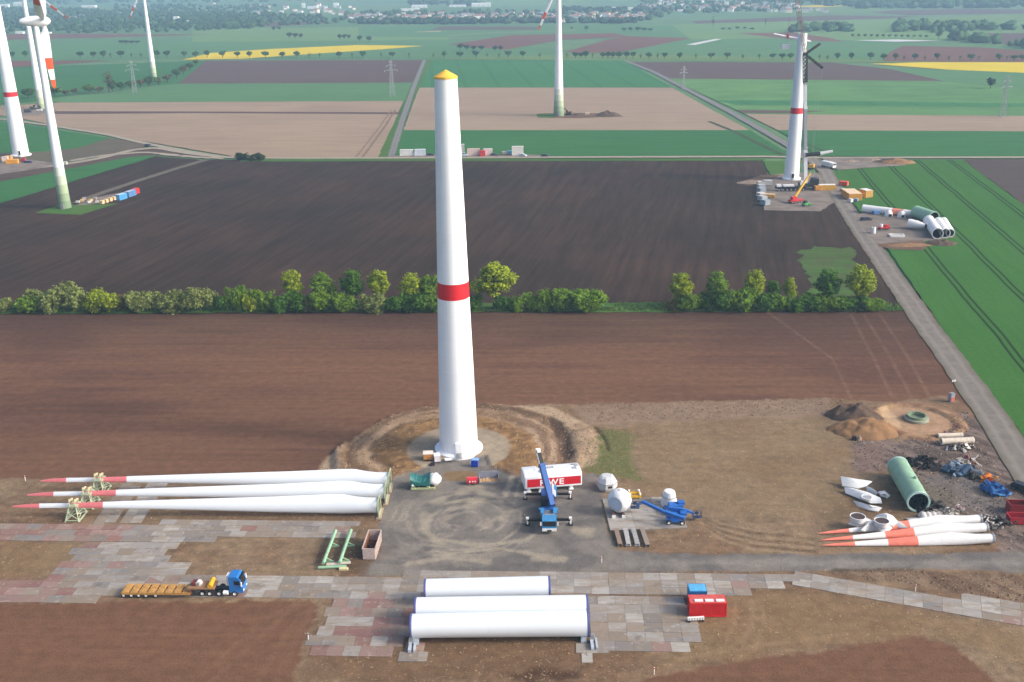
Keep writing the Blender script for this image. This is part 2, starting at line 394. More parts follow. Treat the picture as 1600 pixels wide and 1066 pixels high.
patch('grey_field', [(375, 40), (440, 33), (530, 36), (420, 42)], GREY, .06)
patch('crop_field', [(700, 0), (940, -3), (900, 9), (760, 10)], GREEN5, .06)
patch('meadow', [(1400, 30), (1600, 22), (1700, 26), (1700, 32), (1450, 36)], MEAD, .06)
patch('grey_field', [(1340, 18), (1500, 14), (1700, 16), (1700, 20), (1420, 24)], GREY, .08)
patch('dark_far_field', [(40, 174), (300, 174.5), (628, 176), (627, 178.5), (300, 177), (90, 178.5)], GREY, .10, .3)

# roads and tracks
strip('lane', [(663, 94), (645, 140), (628, 190), (611, 245)], 4.5, LANE, .12)
strip('lane', [(978, 95.5), (1020, 112), (1080, 143), (1150, 180), (1230, 226), (1268, 250), (1290, 268)], 6.0, LANE, .12)
strip('road', [(1268, 248), (1290, 268), (1312, 310), (1345, 362), (1400, 440), (1450, 512), (1500, 580), (1548, 648), (1600, 728), (1700, 880)], 7.6, ROADM, .16)
strip('track', [(340, 246), (450, 247.5), (620, 247), (900, 246), (1200, 245), (1300, 247), (1420, 246.5), (1720, 246)], 5.5, TRACKM, .17)
strip('track', [(-60, 182), (10, 187), (90, 198), (170, 211), (235, 226), (300, 238), (352, 246)], 5.0, TRACKM, .14)
strip('track', [(-60, 276), (20, 267), (95, 258), (150, 249), (210, 234), (245, 231), (290, 239), (352, 247)], 6.0, TRACKM, .15)
strip('track', [(110, 252), (160, 243), (230, 238), (290, 245), (350, 248)], 5.0, TRACKM, .16, 1.2)
strip('track', [(322, 250), (275, 264), (215, 283), (150, 305), (118, 318)], 5.0, roadmat('dull_track', (112, 106, 94), (80, 72, 64)), .12)
DKS = roadmat('dark_strip', (74, 86, 58), (60, 88, 52))
strip('track', [(1108, 190), (1150, 207), (1180, 222), (1222, 242)], 3.0, DKS, .13)
strip('track', [(1232, 212), (1262, 226), (1296, 240)], 2.4, DKS, .13)
strip('track', [(618, 172), (600, 200), (582, 225), (566, 246)], 1.6, roadmat('dull_strip', (132, 112, 96), (146, 124, 104)), .12)
strip('track', [(612, 172), (592, 200), (573, 225), (556, 246)], 1.4, roadmat('dull_strip', (140, 120, 102), (150, 130, 108)), .12)
patch('crop_band', [(1122, 157), (1300, 158), (1600, 162), (1700, 164), (1700, 168), (1400, 166), (1148, 164)], GREEN4, .10, .8)
patch('brown_band', [(1150, 172), (1230, 173), (1290, 174), (1240, 177.5), (1160, 177)], GREY, .10, .6)
strip('road_margin', [(700, 56), (760, 52), (900, 48)], 5.0, PALE, .20)
# ------------------------------------------------------------------ the near ground: soil, stubble, gravel, spoil with real relief
STEP = .42
gx = np.arange(-190, 152, STEP); gy = np.arange(98, 322, STEP)
X, Y = np.meshgrid(gx, gy); SH = X.shape
ca, sa = math.cos(ROWS), math.sin(ROWS)
U, W = X * ca + Y * sa, -X * sa + Y * ca
n1 = fbm(X / 9, Y / 9, 4, 1); n2 = fbm(X / 2.2, Y / 2.2, 4, 2); n3 = fbm(X / 38, Y / 38, 3, 3); n4 = fbm(X / .9, Y / .9, 2, 9)
C = np.zeros((*SH, 3)); Z = np.zeros(SH)
def L3(c): return np.array(lin(c)) * .9
def blend(mask, rgb, rgb2=None, k=None):
    global C
    c = L3(rgb)[None, None] if rgb2 is None else L3(rgb)[None, None] * (1 - k[..., None]) + L3(rgb2)[None, None] * k[..., None]
    C = C * (1 - mask[..., None]) + c * mask[..., None]
def region(px, soft=.6, amp=1.2, nz=None):
    return ss(sdpoly(gp(px), X, Y) + ((n2 if nz is None else nz) - .5) * 2 * amp, -soft, soft)
# tilled soil
streak = fbm(U / 60, W / .9, 3, 4); streak2 = fbm(U / 25, W / 3.5, 3, 5)
soilk = ss(n3 * .55 + streak2 * .45 + (Y - 250) / 400, .38, .72)
blend(np.ones(SH), (115, 84, 64), (99, 71, 57), soilk)
C *= (1 + (streak - .5)[..., None] * .30)
dk = ss(W, 255, 308) * .8; C *= (1 - dk[..., None] * np.array([.42, .34, .26])[None, None])
Z += (streak - .5) * .10
# fine lighter wheel lines across the soil on the right
for px in ([(1195, 300 + 185), (1300, 560), (1330, 622)], [(1330, 492), (1365, 560), (1395, 622)], [(1350, 492), (1392, 560), (1425, 622)], [(1375, 492), (1420, 560), (1452, 620)]):
    d = sdline(gp(px), X, Y); m = (1 - ss(d, .2, .7)) * .4 * n2; blend(m, (150, 120, 100))
for px in ([(300, 1066), (420, 965), (470, 940)], [(330, 1066), (445, 960), (480, 942)], [(400, 1066), (470, 960)], [(430, 1066), (486, 950)]):
    d = sdline(gp(px), X, Y); m = (1 - ss(d, .25, .9)) * .35 * (n2 + .4); blend(np.clip(m, 0, 1), (128, 98, 76))
# site: stubble
SITE = [(-400, 749), (0, 748), (470, 748), (500, 736), (512, 714), (546, 690), (600, 656), (660, 638), (760, 632), (900, 632), (1100, 627), (1290, 622), (1400, 629), (1478, 618), (1520, 640), (1640, 800), (1900, 1200), (1560, 1066), (1525, 1040), (1490, 1010), (1440, 996), (1380, 1000), (1300, 1016), (1200, 1026), (1090, 1044), (960, 1075), (940, 1300), (300, 1300), (455, 1066), (476, 1000), (497, 952), (488, 938), (-400, 946)]
sd_site = sdpoly(gp(SITE), X, Y)
ms = ss(sd_site + (n2 - .5) * 1.6 + (n4 - .5) * 1.0, -.5, .5)
stub = fbm(U / 9, W / .8, 3, 11); stubp = ss(n1 * .6 + n3 * .4, .38, .62)
base_st = L3((136, 116, 92)) * (1 - stubp[..., None]) + L3((122, 98, 76)) * stubp[..., None]
base_st = base_st * (1 + (stub - .5)[..., None] * .5 + (n4 - .5)[..., None] * .55)
C = C * (1 - ms[..., None]) + base_st * ms[..., None]
Z = Z * (1 - ms) + ms * ((n2 - .5) * .12)
# olive stubble on the big plot and along the bottom
blend(region([(960, 660), (1290, 650), (1330, 700), (1330, 760), (1280, 815), (1120, 800), (1060, 790), (1000, 760), (985, 690)], 3, 4, n1) * .5, (142, 122, 92), (128, 110, 82), n2)
blend(region([(0, 850), (120, 850), (90, 900), (0, 900)], 1, 1) * .6, (142, 118, 86), (124, 104, 74), n2)
blend(region([(1140, 930), (1290, 930), (1600, 985), (1640, 1066), (1560, 1030), (1440, 990), (1200, 1020), (1000, 1050), (1090, 990)], 1.5, 2, n1) * .6, (144, 120, 86), (126, 102, 74), n2)
# pale disturbed strip along the field edge
blend(region([(900, 634), (1100, 628), (1290, 624), (1300, 640), (1280, 652), (1100, 655), (950, 668), (900, 660)], 1.2, 2.2) * .75, (156, 136, 116), (128, 106, 90), n2)
# grass
blend(region([(925, 690), (950, 672), (985, 680), (992, 715), (1000, 748), (960, 745), (930, 738), (915, 725)], 1.6, 3, n1) * .85, (86, 100, 52), (114, 106, 68), n2)
# spoil round the tower: outer haul arc, berms, inner ramp of clay
T = G(717, 703); TX, TY = T.x, T.y
th = np.arctan2(Y - TY, X - TX); rr = np.hypot(X - TX, (Y - TY))
rw = rr + (fbm(th * 3.0 + 20, rr / 9, 3, 21) - .5) * 3.5
SPOIL = [(492, 742), (512, 714), (546, 690), (600, 656), (660, 638), (760, 632), (880, 636), (922, 662), (936, 690), (932, 722), (905, 735), (830, 742), (800, 736), (640, 738), (600, 752), (560, 738)]
msp = region(SPOIL, .7, 1.2)
bands = fbm(rw / 1.5, th * 1.6 + 9, 4, 22)
blend(msp, (158, 134, 108), (122, 98, 76), ss(bands * .6 + n2 * .4, .36, .64))
blend(msp * (1 - ss(np.abs(rw - 29), 1.5, 3.2)) * .8, (176, 156, 130))                      # pale outer haul road
blend(msp * (1 - ss(np.abs(rw - 24.5), .6, 1.8)) * .7 * (n1 + .2).clip(0, 1), (88, 70, 54))
inner = 1 - ss(rw, 17.0, 19.5)
clump = fbm(X / 1.3 + 7, Y / 1.3, 4, 23); blend(msp * inner, (150, 118, 80), (116, 90, 62), ss(clump * .65 + n1 * .35, .36, .62))
disk = (1 - ss(rr + (n2 - .5) * .8, 11.0, 11.9)); blend(disk, (160, 146, 126), (142, 130, 112), n2)
west = ss(TX + 10 - X, 0, 8); Z += msp * (west * .8 + .1) * ((1 - ss(np.abs(rw - 26.5), .5, 2.4)) * (.5 + 1.1 * n1) + (1 - ss(np.abs(rw - 21), .4, 1.8)) * .3 + (bands - .5) * .35 + (n2 - .5) * .3)
Z = Z * (1 - inner) + inner * np.where(rr < 11.9, .45, np.clip((19.5 - rw) / 8.0, 0, .45 / 1.0) + (clump - .5) * .5 * ss(rr, 11.6, 13))
# pale spoil heaps and trench on the right of the tower
blend(region([(905, 660), (925, 668), (937, 692), (932, 718), (898, 726), (888, 700), (880, 672)], 1.0, 1.4) * .9, (164, 142, 116), (140, 118, 96), n2)
hp = region([(896, 672), (922, 672), (934, 694), (930, 714), (902, 722), (892, 700)], 1.5, 1.0); Z += hp * (.6 + (n2 - .5) * .4)
tr = region([(856, 652), (872, 655), (890, 680), (896, 712), (880, 724), (870, 700), (862, 676)], .7, 1.2); blend(tr * .95, (94, 74, 60), (72, 58, 50), n2); Z -= tr * .4
tr2 = region([(812, 655), (846, 650), (874, 690), (870, 722), (850, 716), (834, 690)], 1.2, 2); blend(tr2 * .8, (172, 150, 124), (134, 110, 88), ss(bands, .4, .6)); Z += tr2 * (bands - .4) * .5
crack = sdline(gp([(930, 668), (940, 680), (946, 690), (950, 704)]), X, Y); cm = 1 - ss(crack + (n2 - .5) * .5, .1, .6); blend(cm * .8, (78, 66, 48)); Z -= cm * .3
# gravel working pad and access road
PAD = [(600, 768), (614, 748), (650, 736), (680, 724), (700, 716), (760, 714), (770, 730), (800, 742), (830, 748), (915, 742), (930, 738), (942, 752), (940, 790), (952, 835), (965, 858), (1040, 866), (1280, 867), (1450, 866), (1560, 862), (1700, 820), (1700, 910), (1560, 892), (1400, 888), (1280, 892), (1000, 894), (860, 896), (556, 901), (572, 868), (596, 812)]
mp_ = region(PAD, .35, .7)
sw = fbm(X / 5 + n1 * 3, Y / 5 + n3 * 4, 4, 31)
blend(mp_, (128, 122, 114), (108, 104, 100), ss(sw, .35, .62)); Z = Z * (1 - mp_) + mp_ * (.02 + (n2 - .5) * .05)
# turning-circle swirls scraped in pale dust
S0 = G(728, 812); sr = np.hypot(X - S0.x, (Y - S0.y)); st_ = np.arctan2(Y - S0.y, X - S0.x)
swirl = fbm(sr / .8 + n1 * 5, st_ * 1.2 + n1, 3, 33)
msw = mp_ * (1 - ss(sr, 12, 17)) * ss(sr, 1.0, 4)
blend(msw * ss(swirl, .50, .68) * (.25 + .75 * ss(n1 * .5 + n3 * .5, .42, .6)) * .5, (176, 164, 146))
for px, w in (([(720, 770), (745, 762), (760, 775), (735, 792)], 2.2), ([(690, 780), (665, 800), (664, 830), (690, 850)], 1.6), ([(830, 790), (800, 800), (780, 812)], 1.4), ([(905, 830), (920, 828), (915, 834)], 2.2), ([(840, 873), (880, 874)], 1.6), ([(640, 880), (700, 872), (760, 878)], 1.3), ([(680, 868), (780, 858), (850, 868)], 1.0), ([(690, 842), (740, 852), (820, 846), (850, 826)], 1.0), ([(670, 815), (690, 790), (730, 780), (780, 784)], 1.0), ([(790, 775), (800, 745)], .7), ([(806, 775), (816, 748)], .7)):
    d = sdline(gp(px), X, Y); m = (1 - ss(d + (n2 - .5) * 1.6, .2 * w, w)) * mp_; blend(m * .75, (172, 160, 138), (150, 144, 130), n4)
dark_spot = region([(668, 785), (690, 790), (688, 802), (665, 800)], 1.2, 1.5) * .6; blend(dark_spot, (82, 84, 86)); dark_spot = region([(805, 818), (832, 812), (835, 824), (808, 830)], 1, 1.2) * .6; blend(dark_spot, (86, 86, 86))  # two darker grey patches blended into the gravel
blend(region([(960, 866), (1600, 866), (1600, 872), (960, 872)], .8, 1.0) * .45, (108, 106, 104)); blend(region([(960, 876), (1600, 876), (1600, 884), (960, 884)], .8, 1.0) * .4, (146, 142, 134))
# clay shelf by the crates, brown patch beneath the skip
blend(region([(694, 738), (740, 736), (742, 752), (694, 752)], .4, .8) * .85, (132, 106, 72)); blend(region([(560, 852), (596, 856), (575, 902), (520, 902)], .8, 1.6) * .8, (104, 78, 56), (84, 70, 54), n2)
blend(region([(500, 830), (560, 828), (556, 868), (500, 880)], 1.5, 2) * .6, (84, 72, 60))
# right yard: churned grey mud
YARD = [(1330, 690), (1370, 670), (1400, 690), (1470, 684), (1500, 640), (1530, 660), (1640, 812), (1640, 870), (1560, 862), (1540, 815), (1440, 800), (1400, 770), (1395, 735), (1335, 735), (1335, 712)]
my = region(YARD, 1.0, 2.0)
churn = fbm((X * .8 + Y * .6) / 1.2, (Y * .8 - X * .6) / 4.5, 4, 41)
blend(my, (128, 112, 102), (92, 80, 74), ss(churn, .36, .64)); Z = Z * (1 - my) + my * (churn - .5) * .5
blend(region([(1440, 745), (1520, 738), (1560, 770), (1590, 815), (1520, 800), (1470, 800), (1450, 770)], 1.2, 2) * .8, (122, 116, 112), (104, 98, 94), n2)
blend(region([(1335, 700), (1382, 690), (1385, 735), (1335, 742)], .8, 1.2) * .7, (136, 112, 102), (118, 98, 88), n2)
blend(region([(1300, 760), (1480, 760), (1540, 815), (1300, 820)], 2, 3) * .35, (104, 90, 66))
# rutted wheel tracks curving from the slab to the road, and around the old blades
for k in range(7):
    px = [(1088 + k * 2, 800 + k * 4), (1120 + k * 3, 816 + k * 5), (1180, 828 + k * 5), (1270, 836 + k * 5)]
    d = sdline(gp(px), X, Y); m = (1 - ss(d + (n2 - .5) * .8, .15, .75)); blend(m * .6, (98, 76, 58) if k % 2 else (150, 130, 104)); Z -= m * .10
for k in range(5):
    px = [(1230 + k * 9, 800), (1248 + k * 8, 830), (1290 + k * 9, 862)]
    d = sdline(gp(px), X, Y); m = (1 - ss(d, .15, .7)); blend(m * .45, (144, 122, 96)); Z -= m * .06
for px in ([(1150, 935), (1148, 965), (1135, 1000)], [(1175, 935), (1176, 975), (1160, 1005)], [(1190, 935), (1194, 975), (1180, 1010)], [(1060, 1030), (1200, 1008), (1330, 990)]):
    d = sdline(gp(px), X, Y); m = (1 - ss(d + (n2 - .5) * .6, .15, .7)); blend(m * .4, (150, 126, 98))
# rutted earth wedge between the access road and the plate road
wd = region([(1290, 895), (1400, 892), (1600, 900), (1640, 950), (1500, 925), (1380, 908)], .8, 1.5); blend(wd * .8, (134, 114, 94), (104, 84, 68), ss(churn, .35, .6)); Z += wd * (churn - .5) * .35
blend(region([(1300, 890), (1420, 889), (1420, 893), (1300, 894)], .4, .6) * .7, (80, 70, 60))
# the clay foundation pan of the removed turbine
F0 = G(1432, 657); fr = np.hypot(X - F0.x, Y - F0.y); fw = fr + (n1 - .5) * 2.5
blend((1 - ss(fw, 10.2, 11.5)), (160, 130, 98), (128, 96, 76), ss(n2, .4, .6)); pan = 1 - ss(fr + (n2 - .5) * .7, 7.3, 8.0); blend(pan, (178, 146, 116), (158, 128, 102), n2)
Z = Z + (1 - ss(np.abs(fw - 9.3), .4, 1.6)) * .4 * (.5 + n1); Z = np.where(fr < 8.0, Z * (1 - pan) - .15 * pan, Z)
blend(region([(1372, 640), (1384, 634), (1400, 650), (1412, 668), (1396, 668), (1384, 655)], .5, .8) * .8, (196, 168, 132))
blend(region([(1372, 634), (1440, 630), (1490, 640), (1510, 655), (1490, 652), (1440, 638)], .6, 1.0) * .7, (170, 138, 108), (120, 92, 76), n2)
# darker strip beneath the nearest blade, brown earth below the sections, shallow rut
blend(region([(100, 795), (560, 800), (560, 812), (420, 818), (80, 815)], .8, 1.2) * .4, (104, 84, 62))
blend(region([(478, 1018), (640, 1000), (940, 1000), (1000, 1025), (700, 1066), (470, 1066)], 2, 3) * .5, (118, 92, 66), (96, 74, 56), n2)
dk = region([(780, 1052), (860, 1044), (905, 1046), (900, 1058), (800, 1066)], .8, 1.5); blend(dk * .8, (72, 52, 40)); Z -= dk * .2
# keep flat under roads and beyond the road
road_sd = sdline(gp([(1400, 440), (1450, 512), (1500, 580), (1548, 648), (1600, 728), (1700, 880)]), X, Y)
k = ss(road_sd, 3.0, 6.5); Z *= k
Z *= ss(X, 150, 138) if False else 1.0
WH = -G(0, 487).x * sa + G(0, 487).y * ca; kh = ss(W, WH - 8, WH - 2); Z = Z * (1 - kh) - .25 * ss(W, WH - .5, WH + .5)
C = np.clip(C, .004, .9)
nv = X.size; idx = np.arange(nv).reshape(SH)
quads = np.stack([idx[:-1, :-1], idx[:-1, 1:], idx[1:, 1:], idx[1:, :-1]], -1).reshape(-1, 4)
me = bpy.data.meshes.new('ground'); me.vertices.add(nv); me.vertices.foreach_set('co', np.stack([X, Y, Z], -1).astype(np.float32).ravel())
me.loops.add(quads.size); me.loops.foreach_set('vertex_index', quads.ravel().astype(np.int32))
me.polygons.add(len(quads)); me.polygons.foreach_set('loop_start', np.arange(0, quads.size, 4, dtype=np.int32))
me.polygons.foreach_set('use_smooth', np.ones(len(quads), bool)); me.update(calc_edges=True)
at = me.attributes.new('earth', 'FLOAT_COLOR', 'POINT'); at.data.foreach_set('color', np.concatenate([C.reshape(-1, 3), np.ones((nv, 1))], 1).astype(np.float32).ravel())
gm = bpy.data.materials.new('earth'); nt, n, l = nodes(gm)
a = n.new('ShaderNodeAttribute'); a.attribute_name = 'earth'; pos = n.new('ShaderNodeNewGeometry').outputs['Position']
kf = math_n(nt, 'MULTIPLY', remap(nt, noise(nt, pos, 3.4, 6, .85), .25, .75, .60, 1.40), remap(nt, noise(nt, pos, .45, 4, .7), .3, .7, .82, 1.18))
sc = n.new('ShaderNodeVectorMath'); sc.operation = 'SCALE'; l.new(a.outputs['Color'], sc.inputs[0]); l.new(kf, sc.inputs['Scale'])
bsdf(nt, sc.outputs[0], .95, 0, noise(nt, pos, 2.2, 5, .7), .7, .16, .1)
me.materials.append(gm); structure(link('ground', me))
def zg(x, y):
    """height of the near ground"""
    i = int(round((y - gy[0]) / STEP)); j = int(round((x - gx[0]) / STEP))
    return float(Z[i, j]) if 0 <= i < SH[0] and 0 <= j < SH[1] else 0.0
# loose clods and stones on the churned earth, tufts of straw on the stubble
rng = random.Random(31)
def scatter(name, mask, n, smin, smax, cols, tuft=False):
    flat = np.flatnonzero(mask.ravel() > .5); mb = MB(); ms_ = []
    for i in range(n):
        q = flat[int(rng.random() * len(flat))]; x = X.ravel()[q] + rng.uniform(-.2, .2); y = Y.ravel()[q] + rng.uniform(-.2, .2); z = Z.ravel()[q]; s = smin + (smax - smin) * rng.random() ** 2.5; k = rng.randrange(len(cols)); a = rng.uniform(0, 6.28)
        if tuft: mb.add([(x - s * math.cos(a), y - s * math.sin(a), z + .03), (x + s * math.cos(a), y + s * math.sin(a), z + .03), (x - s * .8 * math.sin(a), y + s * .8 * math.cos(a), z + s * .22)], [(0, 1, 2)], k)
        else:
            r = [s * rng.uniform(.6, 1.2) for _ in range(5)]
            mb.add([(x + r[j] * math.cos(a + j * 1.256), y + r[j] * math.sin(a + j * 1.256), z - .03) for j in range(5)] + [(x + s * .2, y, z + s * rng.uniform(.5, .95))], [(j, (j + 1) % 5, 5) for j in range(5)], k)
    o = mb.build(name, [mat(f'{name}_{c}', c, .95, var=.2, scale=.8) for c in cols], smooth=0); o['kind'] = 'stuff'
roadfree = 1 - (road_sd < 5)
scatter('clods', msp * (rr > 12.3) * (1 - mp_), 3200, .08, .30, [(150, 124, 94), (128, 102, 76), (164, 142, 116), (112, 90, 68)])
scatter('clods', my * roadfree * (1 - mp_), 3200, .08, .32, [(120, 106, 96), (92, 80, 74), (150, 138, 126), (70, 62, 58)])
scatter('clods', np.clip(wd + region([(900, 630), (1290, 622), (1390, 632), (1300, 645), (930, 660)], .5, 1), 0, 1) * roadfree, 2600, .08, .34, [(132, 112, 92), (108, 86, 68)])
scatter('stones', mp_, 1500, .05, .16, [(150, 146, 140), (106, 102, 98)])
scatter('straw_tufts', ms * (1 - mp_) * (1 - msp) * (1 - my) * roadfree * (fr > 11), 30000, .10, .34, [(160, 138, 106), (132, 110, 84), (146, 128, 92), (118, 98, 76)], True)
scatter('weeds', region([(925, 690), (950, 672), (985, 680), (992, 715), (1000, 748), (960, 745), (930, 738), (915, 725)], .6, 2, n1), 1500, .12, .32, [(104, 122, 60), (92, 112, 54), (128, 122, 76)], True)
# haze
hz = MB(); hz.box((0, 4600, 67), (13200, 9900, 137)); hm = bpy.data.materials.new('haze'); nt, n, l = nodes(hm)
pv = n.new('ShaderNodeVolumePrincipled'); pv.inputs['Color'].default_value = (.47, .72, 1.0, 1); pv.inputs['Density'].default_value = .00019
pv.inputs['Anisotropy'].default_value = 0.1
o_ = n.new('ShaderNodeOutputMaterial'); l.new(pv.outputs[0], o_.inputs['Volume'])
hzo = hz.build('haze', hm, smooth=0); hzo['kind'] = 'stuff'; hzo['label'] = 'thin bluish haze over the farmland'
# ------------------------------------------------------------------ vegetation, town, pylons
def leafmat(name):
    m = bpy.data.materials.new(name); nt, n, l = nodes(m)
    oi = n.new('ShaderNodeObjectInfo'); pos = n.new('ShaderNodeNewGeometry')
    k = math_n(nt, 'MULTIPLY', remap(nt, noise(nt, pos.outputs['Position'], .55, 3, .6), .25, .75, .62, 1.4), remap(nt, pos.outputs['Random Per Island'], 0, 1, .75, 1.25))
    sc = n.new('ShaderNodeVectorMath'); sc.operation = 'SCALE'; l.new(oi.outputs['Color'], sc.inputs[0]); l.new(k, sc.inputs['Scale'])
    p = n.new('ShaderNodeBsdfPrincipled'); p.inputs['Roughness'].default_value = .7; p.inputs['Specular IOR Level'].default_value = .25
    t = n.new('ShaderNodeBsdfTranslucent'); mx = n.new('ShaderNodeMixShader'); mx.inputs[0].default_value = .3; o = n.new('ShaderNodeOutputMaterial')
    l.new(sc.outputs[0], p.inputs['Base Color']); l.new(sc.outputs[0], t.inputs['Color'])
    l.new(p.outputs[0], mx.inputs[1]); l.new(t.outputs[0], mx.inputs[2]); l.new(mx.outputs[0], o.inputs[0]); return m
LEAF = leafmat('leaves'); BARK = mat('bark', (86, 74, 62), .9, var=.3)
def leaf_quads(mb, c, r, cnt, size, rng, up=.3):
    for _ in range(cnt):
        d = Vector((rng.gauss(0, 1), rng.gauss(0, 1), rng.gauss(0, 1))).normalized()
        p = Vector(c) + Vector((d.x * r, d.y * r, d.z * r * .8)) * (rng.random() ** .45)
        nrm = (d + Vector((rng.uniform(-.8, .8), rng.uniform(-.8, .8), rng.uniform(-.3, .8) + up))).normalized()
        a = nrm.orthogonal().normalized(); b = nrm.cross(a); t = rng.uniform(0, 6.28); a, b = a * math.cos(t) + b * math.sin(t), b * math.cos(t) - a * math.sin(t)
        s = size * rng.uniform(.6, 1.3)
        mb.add([tuple(p - a * s), tuple(p + b * s * .6), tuple(p + a * s), tuple(p - b * s * .6)], [(0, 1, 2, 3)])
def crown_mesh(seed, lobes, nclump, per, size, cr):
    """lobes: ((x,y,z),(rx,ry,rz)) in metres"""
    rng = random.Random(seed); mb = MB()
    wts = [l[1][0] * l[1][1] * l[1][2] for l in lobes]
    for i in range(nclump):
        c, r = rng.choices(lobes, wts)[0]
        d = Vector((rng.gauss(0, 1), rng.gauss(0, 1), rng.gauss(0, 1))).normalized() * (rng.random() ** .33)
        leaf_quads(mb, (c[0] + d.x * r[0], c[1] + d.y * r[1], c[2] + d.z * r[2]), cr * rng.uniform(.6, 1.3), per, size, rng)
    return mb.mesh('crown', LEAF, 0)
def trunk_mesh(seed, h, r, top):
    rng = random.Random(seed); mb = MB(); p = Vector((0, 0, 0)); rr = r
    for i in range(4):
        q = p + Vector((rng.uniform(-.25, .25), rng.uniform(-.25, .25), h / 4)); mb.tube(p, q, rr, rr * .82, 7, caps=False); p = q; rr *= .82
    for k in range(6):
        z = h * rng.uniform(.55, 1.0); a = rng.uniform(0, 6.28); L = top * rng.uniform(.5, .9)
        s_ = Vector((0, 0, z)); m_ = s_ + Vector((math.cos(a) * L * .5, math.sin(a) * L * .5, L * .55)); e_ = m_ + Vector((math.cos(a + .5) * L * .3, math.sin(a + .5) * L * .3, L * .5))
        mb.tube(s_, m_, rr * .6, rr * .35, 5, caps=False); mb.tube(m_, e_, rr * .35, rr * .12, 5, caps=False)
    return mb.mesh('trunk', BARK)
# tree prototypes are 12 m tall, crown about 8 m across; shrub prototypes 6 m tall and 9 m across
TREEP = []
rng = random.Random(71)
for s in range(5):
    lb = [((0, 0, 7.4), (2.7, 2.7, 3.8))] + [((rng.uniform(-2, 2), rng.uniform(-2, 2), rng.uniform(4.6, 9.8)), (rng.uniform(1.2, 1.9),) * 2 + (rng.uniform(1.0, 1.7),)) for _ in range(6)]
    TREEP.append((crown_mesh(100 + s, lb, 150, 30, .31, .95), trunk_mesh(s, 6.5, .34, 4)))
SHRUBP = []
for s in range(5):
    lb = [((rng.uniform(-3.2, 3.2), rng.uniform(-1.4, 1.4), rng.uniform(1.6, 3.6)), (rng.uniform(1.5, 2.2), rng.uniform(1.3, 1.9), rng.uniform(1.5, 2.3))) for _ in range(7)]
    SHRUBP.append((crown_mesh(200 + s, lb, 190, 28, .28, .85), trunk_mesh(40 + s, 2.6, .18, 2.0)))
FARP = []
for s in range(4):
    lb = [((0, 0, 6.6), (3.2, 3.2, 2.9))] + [((rng.uniform(-2, 2), rng.uniform(-2, 2), rng.uniform(5, 8.5)), (1.5, 1.5, 1.3)) for _ in range(4)]
    FARP.append((crown_mesh(300 + s, lb, 64, 11, .75, 1.1), trunk_mesh(60 + s, 4.5, .42, 3)))
THINP = []
for s in range(2):
    lb = [((0, 0, 7), (2.0, 2.0, 4.2))]
    THINP.append((crown_mesh(330 + s, lb, 26, 6, .5, 1.0), trunk_mesh(70 + s, 7.5, .38, 3.4)))
def plant(protos, k, u, vb, vt, wpx, rgb, label, name, cat, group, baseh, basew, leafname='crown', stem='trunk', z=0.0):
    g = G(u, vb); h = HT(u, vb, vt); w = wpx / (FPX / ((g - Vector((0, 0, CAMH))).dot(_f)))
    cm, tm = protos[k % len(protos)]
    e = thing(name, label, cat, (g.x, g.y, z), (k * 1.7) % 6.28 if baseh > 8 else (0 if k % 2 else math.pi), group)
    e.scale = (w / basew, w / basew, h / baseh)
    c = link(leafname, cm, e); c.color = (*lin(rgb), 1); link(stem, tm, e); return e
ORD = 'first second third fourth fifth sixth seventh eighth ninth tenth eleventh twelfth thirteenth fourteenth fifteenth sixteenth seventeenth eighteenth nineteenth twentieth'.split()
def ordw(i):
    T_ = {2: 'twenty', 3: 'thirty', 4: 'forty', 5: 'fifty', 6: 'sixty', 7: 'seventy', 8: 'eighty', 9: 'ninety'}
    i += 1
    if i <= 20: return ORD[i - 1]
    return T_[i // 10][:-1] + 'ieth' if i % 10 == 0 else T_[i // 10] + '-' + ORD[i % 10 - 1]
GRN, DGR, YGR, GGR, BRN = (108, 140, 36), (76, 116, 32), (148, 164, 36), (132, 144, 78), (118, 112, 62)
SH_ = [(4, 487, 463, 26, GGR), (40, 486, 459, 52, GRN), (70, 484, 448, 50, GGR), (104, 485, 443, 56, GGR), (160, 486, 450, 52, YGR), (200, 485, 457, 40, BRN), (232, 486, 451, 48, GGR), (262, 485, 450, 50, GGR), (312, 486, 447, 50, GGR), (345, 485, 461, 34, DGR), (369, 485, 441, 30, GRN), (388, 486, 452, 34, YGR), (414, 486, 448, 44, GRN), (455, 486, 456, 44, DGR), (486, 485, 461, 34, BRN), (516, 486, 452, 50, GRN), (548, 486, 458, 40, GRN), (580, 486, 455, 42, GGR), (622, 486, 462, 40, DGR), (650, 486, 456, 48, DGR), (676, 486, 456, 34, GRN), (735, 485, 458, 30, DGR), (792, 485, 459, 34, DGR), (822, 485, 459, 36, GRN), (856, 485, 451, 46, GRN), (893, 485, 446, 54, GRN), (932, 485, 448, 62, GRN),
       (1050, 485, 466, 22, BRN), (1080, 485, 458, 44, GRN), (1120, 485, 452, 46, DGR), (1152, 485, 444, 50, GRN), (1190, 485, 455, 40, DGR), (1222, 485, 457, 44, GRN), (1258, 485, 460, 40, DGR), (1290, 484, 459, 50, GRN), (1330, 484, 460, 52, DGR), (1372, 484, 464, 44, GRN)]
cn = {GRN: 'mid green', DGR: 'dark green', YGR: 'yellow-green', GGR: 'grey-green', BRN: 'brownish half-bare'}
